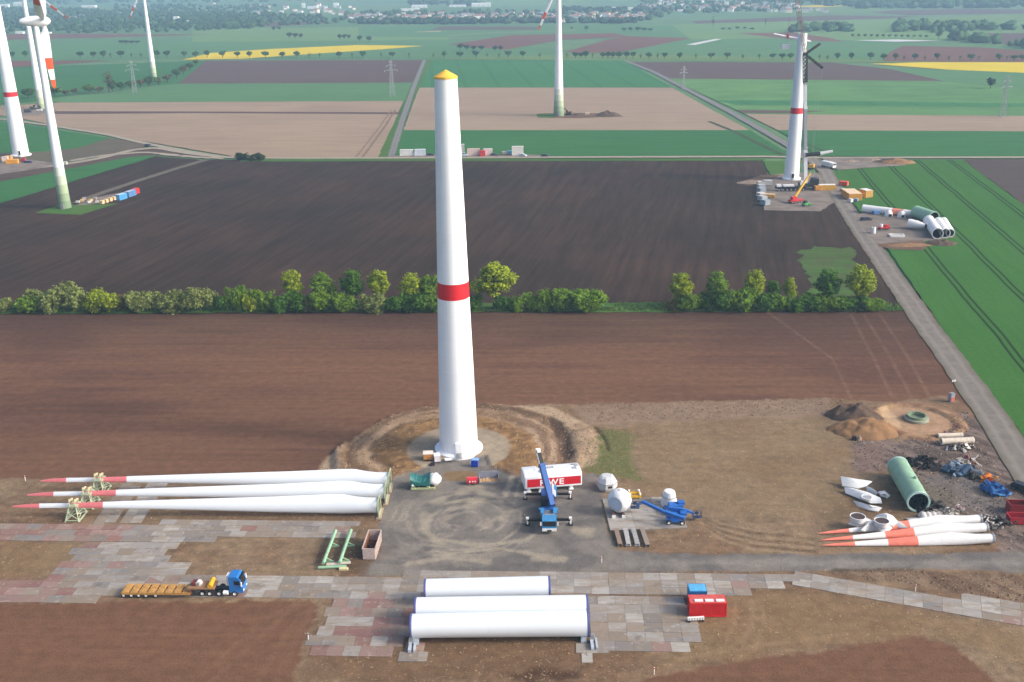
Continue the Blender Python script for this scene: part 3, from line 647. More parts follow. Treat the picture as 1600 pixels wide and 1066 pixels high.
for i, (u, vb, vt, w, c) in enumerate(SH_):
    lab = f'{cn[c]} bush, {ordw(i)} from the left end of the hedgerow' if u < 1000 else f'{cn[c]} bush, {ordw(i - 27)} right of the grassy gap in the hedgerow'
    plant(SHRUBP, i, u, vb + .6, vt - .5, w * 1.28, c, lab, 'hedge_bush', 'bush', 'bushes of the hedgerow between the two soil fields', 5.9, 9.2, 'foliage', 'stem', .1)
TR_ = [(460, 480, 418, 30, YGR, 'slender pale green'), (505, 480, 424, 38, GRN, 'mid green two-tiered'), (553, 480, 418, 38, DGR, 'dark green round'), (594, 480, 419, 35, YGR, 'yellow-green round'), (643, 480, 425, 36, YGR, 'yellow-green'), (672, 480, 427, 30, GRN, 'green'), (773, 483, 409, 58, YGR, 'large full yellow-green'),
       (1062, 483, 424, 38, YGR, 'yellow-green top-heavy'), (1118, 483, 422, 36, GRN, 'fresh green upright'), (1177, 481, 419, 32, YGR, 'leaning light green'), (1206, 481, 437, 24, DGR, 'small dark green'), (1232, 481, 432, 20, YGR, 'thin yellowish'), (1293, 480, 418, 42, DGR, 'round dark green'), (1341, 481, 412, 48, YGR, 'bright yellow-green')]
wh = ['rising from the hedge, farthest left', 'rising from the hedge, second from left', 'third from left in the hedgerow', 'fourth from left in the hedgerow', 'left of the red band of the tall tower', 'half hidden by the left edge of the tall tower', 'just right of the red band of the tall tower', 'just right of the grassy gap in the hedgerow', 'in the hedge right of the grassy gap', 'in the middle of the right hedge', 'between two lighter trees in the right hedge', 'in front of the weedy green patch edge', 'with bare trunk on the weedy patch edge', 'nearest the road end of the hedgerow']
for i, (u, vb, vt, w, c, d) in enumerate(TR_):
    plant(TREEP, i, u, vb, vt - 2, w * 1.2, c, f'{d} tree {wh[i]}', 'hedge_tree', 'tree', 'trees of the hedgerow between the two soil fields', 12.2, 7.6)
# tufts of long grass along the foot of the hedge
rng = random.Random(9); mb = MB()
for i in range(5200):
    u = rng.uniform(-10, 1408); v = rng.choice([rng.uniform(482, 487), rng.uniform(474, 487) if 960 < u < 1040 or u > 1380 else rng.uniform(483, 487)])
    g = G(u, v); s = rng.uniform(.25, .7)
    mb.add([(g.x - s * .5, g.y, .1), (g.x + s * .5, g.y + rng.uniform(-.3, .3), .1), (g.x + rng.uniform(-.4, .4), g.y + rng.uniform(-.3, .3), .1 + s * 1.4)], [(0, 1, 2)])
o = mb.build('long_grass', LEAF, smooth=0); o.color = (*lin((92, 120, 60)), 1); o['kind'] = 'stuff'
for i, (u, vb, vt, w) in enumerate(((380, 250.5, 236.5, 26), (402, 251, 239, 26))):
    plant(SHRUBP, i + 2, u, vb, vt, w, (52, 72, 40), ['large dark bush at the corner of the dark field beside the track', 'smaller dark bush right beside the large one at the field corner'][i], 'dark_bush', 'bush', None, 5.9, 9.2, 'foliage', 'stem')
# the row along the far road
ROWX = [20, 40, 126, 146, 162, 173.5, 189, 205.5, 220.5, 246, 261, 288, 306, 324, 348, 371, 390, 415, 441, 464, 483.5, 499.5, 530, 550.5, 567, 595.5, 613, 639.5, 677.5, 694, 719, 744, 761.5, 779.5, 794, 817, 843.5, 885.5, 899, 908, 915, 925.5, 942, 950, 957, 967, 979, 989, 1000.5, 1014, 1027.5, 1038, 1062, 1087.5, 1111, 1136, 1160.5, 1186.5, 1207, 1222, 1235, 1280.5, 1292.5, 1308, 1330, 1360, 1380, 1399, 1412.5, 1429, 1444.5, 1464, 1482.5, 1499.5, 1517, 1529.5, 1560, 1572.5, 1584, 1597]
rng = random.Random(4)
for i, u in enumerate(ROWX):
    thin = (u % 1) > .2; vb = 90.2 if u < 800 else 90.2 + (u - 800) / 800 * 5.0
    h = rng.uniform(8.0, 9.6) if thin else rng.uniform(9.6, 12.4)
    plant(THINP if thin else FARP, i, u, vb, vb - h, rng.uniform(6, 8) if thin else rng.uniform(11, 14), (104, 116, 76) if thin else rng.choice([(60, 104, 48), (54, 94, 44), (70, 110, 50)]),
          f"{'thin half-bare' if thin else 'round dark green'} tree, {ordw(i)} from the left in the row along the far road", 'roadside_tree', 'tree', 'trees in the long row along the far road', 11.3 if thin else 10.4, 5.2 if thin else 8.8)
# hedge climbing away on the left
HL = [(45, 153, 140, 18, DGR), (72, 151, 141, 14, BRN), (86, 150, 137, 18, GRN), (103, 149, 143, 10, BRN), (118, 147.5, 140, 10, BRN), (140, 146, 135, 15, GRN), (156, 145, 137, 12, GGR), (171, 143.5, 111, 14, BRN), (176, 143, 128, 12, DGR), (190, 140.5, 131, 13, DGR), (205, 138, 128, 13, DGR), (220, 136, 126, 10, BRN), (233, 134.5, 122, 15, DGR), (248, 131.5, 124, 12, GGR), (262, 127.5, 119, 12, BRN), (276, 122, 110, 11, DGR), (287, 115.5, 105, 11, BRN), (297, 108.5, 101, 10, DGR), (306, 101.5, 95, 9, GRN)]
for i, (u, vb, vt, w, c) in enumerate(HL):
    tall = vb - vt > 25
    plant(THINP if tall else FARP, i, u, vb + 1, vt - 2, w * 1.5, tuple(int(x * .85) for x in c), ('tall reddish half-bare tree standing out of the hedge on the left' if tall else f'{cn[c]} shrubby tree, {ordw(i)} along the hedge from the left turbines to the rape field'), 'field_tree', 'tree', 'trees of the hedge behind the left turbines', 11.3 if tall else 9.6, 5.2 if tall else 8.6)
# single trees and small clumps farther off
FT = [(189, 68, 62.5, 9), (197, 68, 63, 10), (206, 68, 63, 10), (215, 68, 63, 9), (428, 48, 41, 7), (436, 47.5, 41, 8), (452, 60, 50, 9), (461, 60.5, 51, 10), (470, 60, 52, 8), (531, 62, 53, 7), (538, 62, 53, 8), (545, 62, 53.5, 7), (562, 65, 55, 9), (577, 66, 56, 9), (719, 78, 68, 11), (729, 79, 69, 11), (740, 79, 71, 10), (752, 79, 71, 11), (773, 80, 71, 9), (782, 80, 70.5, 9), (893, 45.5, 42, 6), (916, 49, 40, 7), (1114, 42, 27, 8), (1196, 41, 28, 5), (1547, 138.5, 120, 15), (1466, 61, 48, 11), (1130, 47, 43, 7), (1140, 47, 43, 7), (1152, 46, 41, 8), (1163, 46, 42, 7), (1175, 47, 43, 8), (975, 49, 43, 9), (985, 49, 42, 9), (996, 49, 42, 10), (1006, 49, 43, 10), (1016, 49, 44, 9)]
FTL = ['in the dark clump of four below the left wood', 'in the pair of dark trees beside the far wood', 'in the loose clump of three above the rape field', 'in the row of three above the rape field', 'of the pair above the tip of the rape field', 'in the dark thicket left of the far road', 'of the close pair right of the dark thicket', 'on the green slope below the town', 'standing alone on the hazy slope to the right', 'alone in the right-hand green field', 'above the long white fleece strip', 'in the line of scrub below the hillside town', 'in the clump at the right end of the town meadow']
FTI = [0] * 4 + [1] * 2 + [2] * 3 + [3] * 3 + [4] * 2 + [5] * 4 + [6] * 2 + [7] * 2 + [8] * 2 + [9, 10] + [11] * 5 + [12] * 5
cnt = {}
for i, (u, vb, vt, w) in enumerate(FT):
    q = FTI[i]; cnt[q] = cnt.get(q, 0) + 1; one = FTI.count(q) == 1
    plant(FARP if u not in (1114, 1196) else THINP, i, u, vb, vt, w * 1.15, (50, 76, 48) if u < 800 or u > 1400 else (66, 84, 56), ('dark round tree ' if one else f'{ORD[cnt[q] - 1]} dark tree from left ') + FTL[q], 'distant_tree', 'tree', 'scattered trees far out on the plain', 10.4, 8.8)
for i in range(13):
    u = 1332 + i * 9.6
    plant(FARP, i, u, 58 - .02 * i + (u - 1332) * .016, 52.5 + (u - 1332) * .016, 6.5, (60, 92, 52), f'{ordw(i)} small tree from left in the orchard row above the fleece strip', 'orchard_tree', 'tree', 'small trees in the orchard row', 10.4, 8.8)
# woods that read as one mass
def wood(name, areas, rgb, seed, hmin, hmax, label):
    rng = random.Random(seed); mb = MB()
    for poly, cntn in areas:
        P = gp(poly); xs = [p[0] for p in P]; ys = [p[1] for p in P]; xa = np.array([rng.uniform(min(xs), max(xs)) for _ in range(cntn * 4)]); ya = np.array([rng.uniform(min(ys), max(ys)) for _ in range(cntn * 4)])
        ok = sdpoly(P, xa, ya) > 0; k = 0
        for x, y in zip(xa[ok], ya[ok]):
            h = rng.uniform(hmin, hmax); r = h * rng.uniform(.5, .95)
            mb.blob((x, y, h * .5), (r, r, h * .55), rng, .35, 7, 5); k += 1
            if k >= cntn: break
    m = bpy.data.materials.new(name); nt, n, l = nodes(m); g_ = n.new('ShaderNodeNewGeometry')
    kk = math_n(nt, 'MULTIPLY', remap(nt, g_.outputs['Random Per Island'], 0, 1, .75, 1.3), remap(nt, noise(nt, g_.outputs['Position'], .12, 4, .7), .25, .75, .55, 1.45))
    s_ = n.new('ShaderNodeVectorMath'); s_.operation = 'SCALE'; s_.inputs[0].default_value = lin(rgb); l.new(kk, s_.inputs['Scale'])
    bsdf(nt, s_.outputs[0], .9, 0, noise(nt, g_.outputs['Position'], .35, 4, .7), 1.0, 1.5, .1)
    o = mb.build(name, m, smooth=60); o['kind'] = 'stuff'; o['label'] = label; return o
wood('far_wood', [([(-150, 54), (0, 53), (140, 52), (260, 50), (380, 46), (420, 42), (380, 24), (260, 20), (0, 14), (-150, 14)], 1900), ([(330, 42), (520, 38), (540, 30), (420, 24), (330, 26)], 220), ([(180, 30), (420, 26), (430, 10), (180, 8)], 260)], (50, 76, 46), 3, 5, 10, 'broad hazy wood along the left skyline')
wood('far_wood', [([(1392, 50), (1460, 51), (1520, 50), (1510, 46), (1470, 43), (1400, 46)], 34), ([(1390, 40), (1620, 44), (1620, 48), (1520, 49), (1400, 46)], 60), ([(1470, 60), (1530, 63), (1600, 72), (1640, 78), (1600, 77), (1560, 70), (1500, 64)], 36), ([(1230, 52), (1330, 50), (1330, 44), (1250, 46)], 34)], (66, 96, 62), 8, 5, 13, 'hazy wood on the plain at the right')
wood('far_wood', [([(560, 38), (740, 38), (840, 36), (1000, 37), (1000, 34.5), (560, 35)], 200), ([(880, 20), (1060, 19), (1060, 17), (880, 16)], 90), ([(640, 10), (760, 10), (760, 4), (640, 3)], 90)], (44, 70, 50), 12, 7, 11, 'dark line of trees in front of the town')
wood('far_wood', [([(1150, 4), (1400, 14), (1420, 10), (1300, 0), (1180, -6)], 160), ([(1340, 14), (1640, 12), (1640, -2), (1340, -2)], 380), ([(-60, 8), (560, 2), (560, -8), (-60, -8)], 420), ([(560, 0), (1150, -2), (1150, -8), (560, -8)], 320)], (54, 82, 58), 15, 10, 16, 'blue wooded slopes on the skyline')
wood('town_trees', [([(540, 36), (1000, 35), (1060, 22), (900, 18), (540, 20)], 420), ([(1000, 22), (1250, 18), (1230, 4), (1000, 2)], 260)], (60, 84, 52), 18, 5, 9, 'trees between the houses of the town')
# the town
HW = [mat('house_white', (246, 245, 242), .8), mat('house_cream', (238, 228, 210), .8), mat('house_grey', (214, 214, 212), .8)]
HR = [mat('roof_red', (150, 112, 98), .8), mat('roof_grey', (140, 142, 148), .8), mat('roof_brown', (124, 112, 106), .8)]
def house_mesh(w, d, h, rh, wall, roof):
    mb = MB(); mb.box((0, 0, h / 2), (w, d, h), 0)
    a, b = w / 2 + .4, d / 2 + .4
    mb.add([(-a, -b, h), (a, -b, h), (a, b, h), (-a, b, h), (-a, 0, h + rh), (a, 0, h + rh)], [(0, 1, 5, 4), (2, 3, 4, 5), (0, 4, 3), (1, 2, 5), (0, 3, 2, 1)], 1)
    return mb.mesh('distant_house', [wall, roof], 0)
HP = [(house_mesh(11, 9, 6.5, 2.6, HW[k % 3], HR[j]), j, k) for k in range(3) for j in range(3)]
rn = ['red-roofed', 'grey-roofed', 'brown-roofed']; wn_ = ['white', 'cream', 'grey']
rng = random.Random(21); spots = []
for _ in range(150): spots.append((rng.uniform(545, 1005), rng.triangular(22, 36, 30)))
for _ in range(75): spots.append((rng.uniform(1000, 1245), rng.uniform(4, 19)))
for _ in range(26): spots.append((rng.uniform(380, 560), rng.uniform(9, 26)))
for _ in range(14): spots.append((rng.uniform(1200, 1345), rng.uniform(16, 21)))
for _ in range(12): spots.append((rng.uniform(0, 360), rng.uniform(6, 34)))
for u, v in spots:
    me_, j, k = rng.choice(HP); g = G(u, v); o = link('distant_house', me_, None, (g.x, g.y, -.2), rng.uniform(-.5, .5)); s = rng.uniform(.75, 1.25); o.scale = (s, s, s * .95)
    tag(o, f'tiny {wn_[k]} {rn[j]} house in the hazy town below the skyline', 'house', f'{wn_[k]} {rn[j]} houses of the far town')
HALL = [(655, 12.5, 24, 4, 'long white hall with stepped front at the left of the town'), (640, 17, 30, 3, 'low pale hall just below the stepped white one'), (715, 11, 26, 3, 'long pale grey hall in the upper town'), (752, 10.5, 30, 5, 'largest bright white hall in the upper town'), (920, 16.5, 9, 3, 'short white hall at the left end of the white row'), (936, 16.5, 12, 3, 'second white hall in the long white row'), (955, 16, 14, 4, 'tall white hall in the long white row'), (982, 16.8, 22, 4, 'cream coloured hall in the long white row'), (1012, 16.8, 24, 3.4, 'long white hall in the middle of the white row'), (1045, 17.2, 22, 3, 'white hall near the right end of the white row'), (1066, 18, 14, 2.6, 'last low white hall at the right end of the row'), (474, 12.5, 5, 6, 'white tower block at the left of the town'), (525, 12, 8, 6, 'white block with raised middle left of the town'), (488, 14, 16, 3.5, 'pale hall between the two white blocks'), (505, 13, 12, 3, 'white flat hall beside the white block'), (275, 33, 8, 6, 'white gabled farmhouse with steep roof in front of the left wood'), (295, 35.5, 7, 3, 'small white barns right of the gabled farmhouse'), (5, 13, 16, 5, 'white hall at the far left edge'), (30, 9, 18, 5, 'pale long hall behind the left turbines'), (138, 12, 22, 3, 'long reddish-white hall in the left wood'), (178, 24.5, 18, 3, 'low white shed in the middle of the left wood'), (30, 53, 12, 3, 'white barn at the left edge of the wood'), (70, 52.5, 16, 2, 'long low white greenhouse behind the turbine blade'), (980, 27, 18, 4, 'white hall with curved front in the lower town'), (967, 25, 8, 5, 'bright white house block in the lower town'), (838, 35, 7, 3.5, 'bright white house left of the middle turbine')]
hm_ = mat('hall_white', (240, 240, 238), .7, var=.05)
for u, v, w, h, lab in HALL:
    g = G(u, v); sc_ = FPX / ((g - Vector((0, 0, CAMH))).dot(_f)); W_, H_ = w / sc_, h / sc_
    mb = MB(); D_ = max(10, min(40, W_ * .4)); mb.box((0, D_ / 2, H_ / 2), (W_, D_, H_)); mb.add([(-W_ / 2 - .5, -.5, H_), (W_ / 2 + .5, -.5, H_), (W_ / 2 + .5, D_ + .5, H_), (-W_ / 2 - .5, D_ + .5, H_), (-W_ / 2, D_ / 2, H_ * 1.15), (W_ / 2, D_ / 2, H_ * 1.15)], [(0, 1, 5, 4), (2, 3, 4, 5), (0, 4, 3), (1, 2, 5)], 1)
    r = thing('distant_hall', lab, 'building', (g.x, g.y, -.2), 0.0); 
    mb.build('walls', [hm_, HW[2] if 'grey' in lab else hm_], r, 0)
    for k in range(max(2, int(W_ / 14))):
        dm = MB(); dm.box((-W_ / 2 + (k + .5) * W_ / max(2, int(W_ / 14)), -.1, H_ * .35), (W_ / max(2, int(W_ / 14)) * .4, .3, H_ * .45))
        dm.build('door', HW[2], r, 0)
# pylons
PM = mat('galvanised', (150, 156, 158), .6, .1)
def pylon(u, vb, vt, label):
    g = G(u, vb); h = HT(u, vb, vt); e = thing('power_pylon', label, 'pylon', (g.x, g.y, 0), .5, 'lattice pylons of the power line')
    b = MB(); w0, w1 = h * .075, h * .018; N = 7; lev = [(w0 + (w1 - w0) * (i / N) ** .8, h * i / N) for i in range(N + 1)]; t = .15
    for i in range(N):
        (a, z0), (c, z1) = lev[i], lev[i + 1]; P0 = [(a, a), (a, -a), (-a, -a), (-a, a)]; P1 = [(c, c), (c, -c), (-c, -c), (-c, c)]
        for k in range(4):
            b.bar((*P0[k], z0), (*P1[k], z1), t); k2 = (k + 1) % 4
            b.bar((*P0[k], z0), (*P1[k2], z1), t * .7); b.bar((*P0[k2], z0), (*P1[k], z1), t * .7); b.bar((*P1[k], z1), (*P1[k2], z1), t * .7)
    b.build('lattice_mast', PM, e, 0)
    for z, L in ((h * .74, h * .2), (h * .88, h * .14), (h * .99, h * .05)):
        c = MB()
        for s in (-1, 1):
            for y in (-.5, .5): c.bar((0, y, z), (s * L, 0, z), t); c.bar((0, y, z + h * .035), (s * L, 0, z), t * .8)
            c.bar((s * L, 0, z), (s * L, 0, z - h * .04), .4)
        c.build('cross_arm', PM, e, 0)
pylon(211, 146, 96, 'hazy lattice pylon by the hedge behind the left turbines')
pylon(613, 151, 95.5, 'hazy lattice pylon on the grey field left of the tall tower')
pylon(1067.5, 141, 104, 'hazy lattice pylon by the lane right of the middle turbine')
pylon(1566, 184, 119, 'hazy lattice pylon standing in the fields at the right edge')
# ------------------------------------------------------------------ turbines and towers
WHT = mat('tower_white', (244, 247, 249), .5, var=.03, scale=.15)
def concmat():
    m = bpy.data.materials.new('tower_concrete'); nt, n, l = nodes(m); tc = n.new('ShaderNodeTexCoord').outputs['Object']
    mp = n.new('ShaderNodeMapping'); mp.inputs['Scale'].default_value = (1.6, 1.6, .035); l.new(tc, mp.inputs[0])
    sx = n.new('ShaderNodeSeparateXYZ'); l.new(tc, sx.inputs[0]); q = math_n(nt, 'DIVIDE', sx.outputs[2], 3.8); seg = noise(nt, None, 1.0, 0)
    fl = n.new('ShaderNodeMath'); fl.operation = 'FLOOR'; l.new(q, fl.inputs[0]); wn_2 = n.new('ShaderNodeTexWhiteNoise'); wn_2.noise_dimensions = '1D'; l.new(fl.outputs[0], wn_2.inputs['W'])
    k = math_n(nt, 'MULTIPLY', remap(nt, noise(nt, mp.outputs[0], 1.0, 5, .65), .5, .8, 1.0, .90), remap(nt, wn_2.outputs['Value'], 0, 1, .975, 1.0))
    k = math_n(nt, 'MULTIPLY', k, remap(nt, math_n(nt, 'ABSOLUTE', math_n(nt, 'SUBTRACT', math_n(nt, 'FRACT', q), .5)), .485, .5, 1.0, .93))
    k = math_n(nt, 'MULTIPLY', k, remap(nt, noise(nt, tc, .9, 5, .7), .6, .8, 1.0, .95))
    s_ = n.new('ShaderNodeVectorMath'); s_.operation = 'SCALE'; s_.inputs[0].default_value = lin((244, 248, 251)); l.new(k, s_.inputs['Scale']); bsdf(nt, s_.outputs[0], .65, spec=.3); return m
CONC = concmat()
REDB = mat('band_red', (206, 26, 40), .55, var=.06)
ORB = mat('band_orange', (232, 84, 40), .5, var=.06)
PINK = mat('band_faded_red', (214, 120, 124), .5, var=.08)
YEL = mat('cover_yellow', (238, 190, 74), .7, var=.12)
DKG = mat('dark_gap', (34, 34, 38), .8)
STEEL = mat('steel_grey', (150, 152, 154), .5, .3, dirt=.3)
BLK = mat('black_paint', (26, 27, 30), .5)
RUB = mat('rubber', (34, 33, 33), .85)
def lerp(a, b, t): return a + (b - a) * t
def concrete_tower(u, vb, vt, r0, r1, z_red, label, name='tower_under_construction', flange=1.25, door_px=0.0, cap=False):
    g = G(u, vb); h = HT(u, vb, vt); e = thing(name, label, 'tower', (g.x, g.y, .3))
    rad = lambda z: lerp(r0, r1, z / h)
    def seg(nm, z0, z1, m, pr=0.0):
        b = MB(); k = max(2, int((z1 - z0) / 3.8)); prof = []
        for i in range(k):
            a, c = lerp(z0, z1, i / k), lerp(z0, z1, (i + 1) / k); prof += [(rad(a) + pr, a), (rad(c) + pr, c)]
            if i < k - 1 and not pr: prof[-1] = (rad(c), c - .03); prof += [(rad(c) - .025, c - .03), (rad(c) - .025, c)]
        b.lathe(prof, 72, 0); return b.build(nm, m, e, 30)
    seg('tower_shell', 0, z_red[0], CONC); seg('red_band', z_red[0], z_red[1], REDB, .012); seg('tower_shell', z_red[1], h, CONC)
    b = MB(); R0 = r0 * flange; b.lathe([(r0 - .05, .75), (r0 + .35, .72), (R0, .42), (R0, -.5), (r0 - .05, -.5)], 72); b.build('base_ring', CONC, e, 30)
    da = -math.pi / 2 + door_px
    M = Matrix.Rotation(da, 4, 'Z')
    b = MB(); b.box((r0 + .02, 0, 2.0), (.5, 1.5, 2.6), 0, 0, M); d = b.build('door_frame', CONC, e, 0)
    b = MB(); b.box((r0 + .28, 0, 1.95), (.06, 1.15, 2.2), 0, 0, M); b.build('door', CONC if cap else BLK, d, 0)
    b = MB()
    for k in range(5): b.box((r0 + .45 + .28 * (4 - k), 0, .42 + .16 * k), (.3, 1.3, .06), 0, 0, M)
    b.build('door_steps', STEEL, e, 0)
    if cap:
        n = 20; ring = [(rad(h) * 1.05 * math.cos(6.2832 * i / n) * (1 + .015 * (i % 2)), rad(h) * 1.05 * math.sin(6.2832 * i / n) * (1 + .015 * (i % 2))) for i in range(n)]
        b = MB(); b.loft([[(x, y, h - .35) for x, y in ring], [(x, y, h + .02) for x, y in ring], [(x * .5, y * .5, h + .68) for x, y in ring], [(x * .02, y * .02, h + 1.3) for x, y in ring]]); b.build('weather_cover', YEL, e, 20)
    else:
        b = MB(); b.lathe([(rad(h), h), (rad(h) - .3, h), (rad(h) - .3, h - 3)], 48); b.tube((0, 0, h - 2.9), (0, 0, h - 3), rad(h) - .3, n=32, m=1); b.build('top_rim', [CONC, DKG], e, 30)
    return e, h
MAINT, MAINH = concrete_tower(717, 703, 122, 4.25, 2.22, (35.3, 38.7), 'tallest white tapering tower with one red band and a yellow conical top cover', cap=True, door_px=.06)
concrete_tower(33, 243, 10, 4.6, 2.6, (34.2, 36.9), 'white tower with one narrow red band standing at the left edge of the photo', door_px=.3)
T6, T6H = concrete_tower(1236.5, 280, 53, 3.6, 2.15, (31.9, 34.7), 'white tower with one red band being erected beside the tall white crane on the right', flange=1.25, door_px=-.12)

def blade_parts(parent, L, droot, cmax, bands, white=WHT, band=REDB, bend=0.0, twist=0.3, xr=0.0, base='blade_shell', bandname='red_band', smax=.2, tip=.12, pw=.8, tilt=0.0, sat=1.0):
    """bands: list of (start, end) fractions that are coloured; one mesh per run. Chord along local y, turned by tilt"""
    def ring(f):
        if f < .03: c, t, q = droot, droot, 0.0
        elif f < smax: k = (f - .03) / (smax - .03); k = k * k * (3 - 2 * k); c, t, q = lerp(droot, cmax, k), lerp(droot, droot * .72, k), k
        else: k = (f - smax) / (1 - smax); c, t, q = lerp(cmax, cmax * tip, min(1, k / sat) ** pw), lerp(droot * .72, .06, k ** .6), 1.0
        if f > .95: c *= 1 - .75 * (f - .95) / .05
        out = []; th = tilt + twist * (1 - f) ** 2; cs, sn = math.cos(th), math.sin(th)
        for i in range(18):
            a = 2 * math.pi * i / 18; ca_, sa_ = math.cos(a), math.sin(a)
            y = ca_ * c / 2 + q * (c - droot) * .3 * (1 if c > droot else .25); z = sa_ * t / 2 * (1 - q * .6 * max(0, ca_) ** .8)
            out.append((xr + f * L, y * cs - z * sn, y * sn + z * cs + bend * f ** 3))
        return out
    cuts = [0.0]
    for a, b in bands: cuts += [a, b]
    if cuts[-1] < 1: cuts.append(1.0)
    cuts = sorted(set(cuts)); out = []
    for a, b in zip(cuts[:-1], cuts[1:]):
        isb = any(a >= p - 1e-6 and b <= q + 1e-6 for p, q in bands); k = max(2, int((b - a) * 32)); mb = MB()
        mb.loft([ring(lerp(a, b, i / k)) for i in range(k + 1)]); out.append(mb.build(bandname if isb else base, band if isb else white, parent, 40))
    return out
def turbine(u, vb, hubv, r0, r1, label, L, angs, yaw=0.0, greens=(), nac='egg', bands=((.62, .76), (.9, 1.0)), band=ORB, ns=1.0, cm=3.4, pb=70):
    g = G(u, vb); h = HT(u, vb, hubv); e = thing('wind_turbine', label, 'wind turbine', (g.x, g.y, 0), 0, 'finished wind turbines')
    z0 = 0.0; rad = lambda z: lerp(r0, r1, (z / h) ** .8)
    def seg(nm, a, b, m):
        mb = MB(); mb.lathe([(rad(lerp(a, b, i / 6)), lerp(a, b, i / 6)) for i in range(7)], 36); return mb.build(nm, m, e, 40)
    for i, (zt, c) in enumerate(greens):
        seg('green_ring', z0, zt, mat(f'ring_green_{c}', c, .55, var=.04)); z0 = zt
    seg('tower_shell', z0, h - 1.2, WHT)
    b = MB(); b.box((.2, -r0 - .4, 1.2), (1.3, .9, 2.4)); d = b.build('door_porch', STEEL, e, 0)
    M = Matrix.Translation((0, 0, h)) @ Matrix.Rotation(yaw, 4, 'Z')          # local +x is the rotor axis
    mb = MB(); prof = [(0, -6.2), (.9, -6.0), (1.5, -4.8), (2.05, -2.0), (2.3, .5), (2.25, 2.2)]
    mb.lathe([(r * ns, z * ns) for r, z in prof], 28, 0, M @ Matrix.Rotation(math.pi / 2, 4, 'Y')); mb.build('nacelle', WHT, e, 40)
    mb = MB(); mb.lathe([(r * ns, z * ns) for r, z in [(2.25, 2.25), (2.2, 3.2), (1.9, 4.6), (1.2, 5.7), (.45, 6.2), (0, 6.3)]], 28, 0, M @ Matrix.Rotation(math.pi / 2, 4, 'Y')); mb.build('hub', WHT, e, 40)
    for a in angs:
        p = thing('blade', None, None); p.parent = e
        p.matrix_local = M @ Matrix.Translation((3.4 * ns, 0, 0)) @ Matrix.Rotation(-(a - math.pi / 2), 4, 'X') @ Matrix.Rotation(-math.pi / 2, 4, 'Y') @ Matrix.Rotation(R_(pb), 4, 'X')
        blade_parts(p, L, 1.7 * ns, cm, bands, band=band, xr=1.2 * ns, bandname='orange_band', smax=.24, tip=.36, pw=1.0)
    return e
def hub_angle(u, vb, hubv, tu, tv, yaw):
    """rotor angle (from +local y, up positive) and length that put a blade tip at pixel (tu, tv)"""
    g = G(u, vb); h = HT(u, vb, hubv); hp = proj((g.x, g.y, h)); s = FPX / ((Vector((g.x, g.y, h)) - Vector((0, 0, CAMH))).dot(_f))
    return math.atan2(-(tv - hp[1]), tu - hp[0]), math.hypot(tu - hp[0], tv - hp[1]) / s
GR = ((3.5, (122, 146, 116)), (7, (140, 160, 128)), (11, (164, 182, 150)), (15, (190, 202, 180)), (19, (212, 220, 206)))
GR2 = ((4, (150, 166, 132)), (9, (178, 190, 160)), (15, (206, 212, 194)))
turbine(102, 325, 33.5, 2.75, 1.15, 'finished turbine with egg-shaped nacelle and green-ringed foot, nearest on the left', 27.5, (R_(-93), R_(27), R_(147)), R_(19), GR, ns=1.0, cm=4.1, bands=((.52, .70), (.86, 1.0)))
for (u, vb, hv, tu, tv, r0, lab, gr) in ((65.5, 170, -27, 101, 28, 3.1, 'turbine behind the egg-shaped nacelle, its striped blade tip hanging at the top left', GR2), (240.5, 120, -19, 198, 26, 3.2, 'slender distant turbine beside the hedge on the left', GR2), (873, 181, -28, 840.5, 43, 3.9, 'lone finished turbine in the tan field right of the tall tower', GR)):
    a, L = hub_angle(u, vb, hv, tu, tv, 0)
    a_l = math.pi - a
    turbine(u, vb, hv, r0, 1.3, lab, L - 1.2, (a_l, a_l + R_(120), a_l + R_(240)), -math.pi / 2, gr, pb=12, cm=3.0)
b = MB(); g = G(109, 322)
for k in range(8): b.box((0, -k * .28, 1.9 - k * .24), (1.1, .28, .08))
for s in (-.55, .55): b.bar((s, .2, 3.0), (s, -2.2, 1.1), .07); b.bar((s, .2, 0), (s, .2, 3.0), .07); b.bar((s, -2.2, 0), (s, -2.2, 1.1), .07)
tag(b.build('stair', STEEL, None, 0, (g.x, g.y, 0), .6), 'small steel stair at the green foot of the nearest left turbine', 'stair')

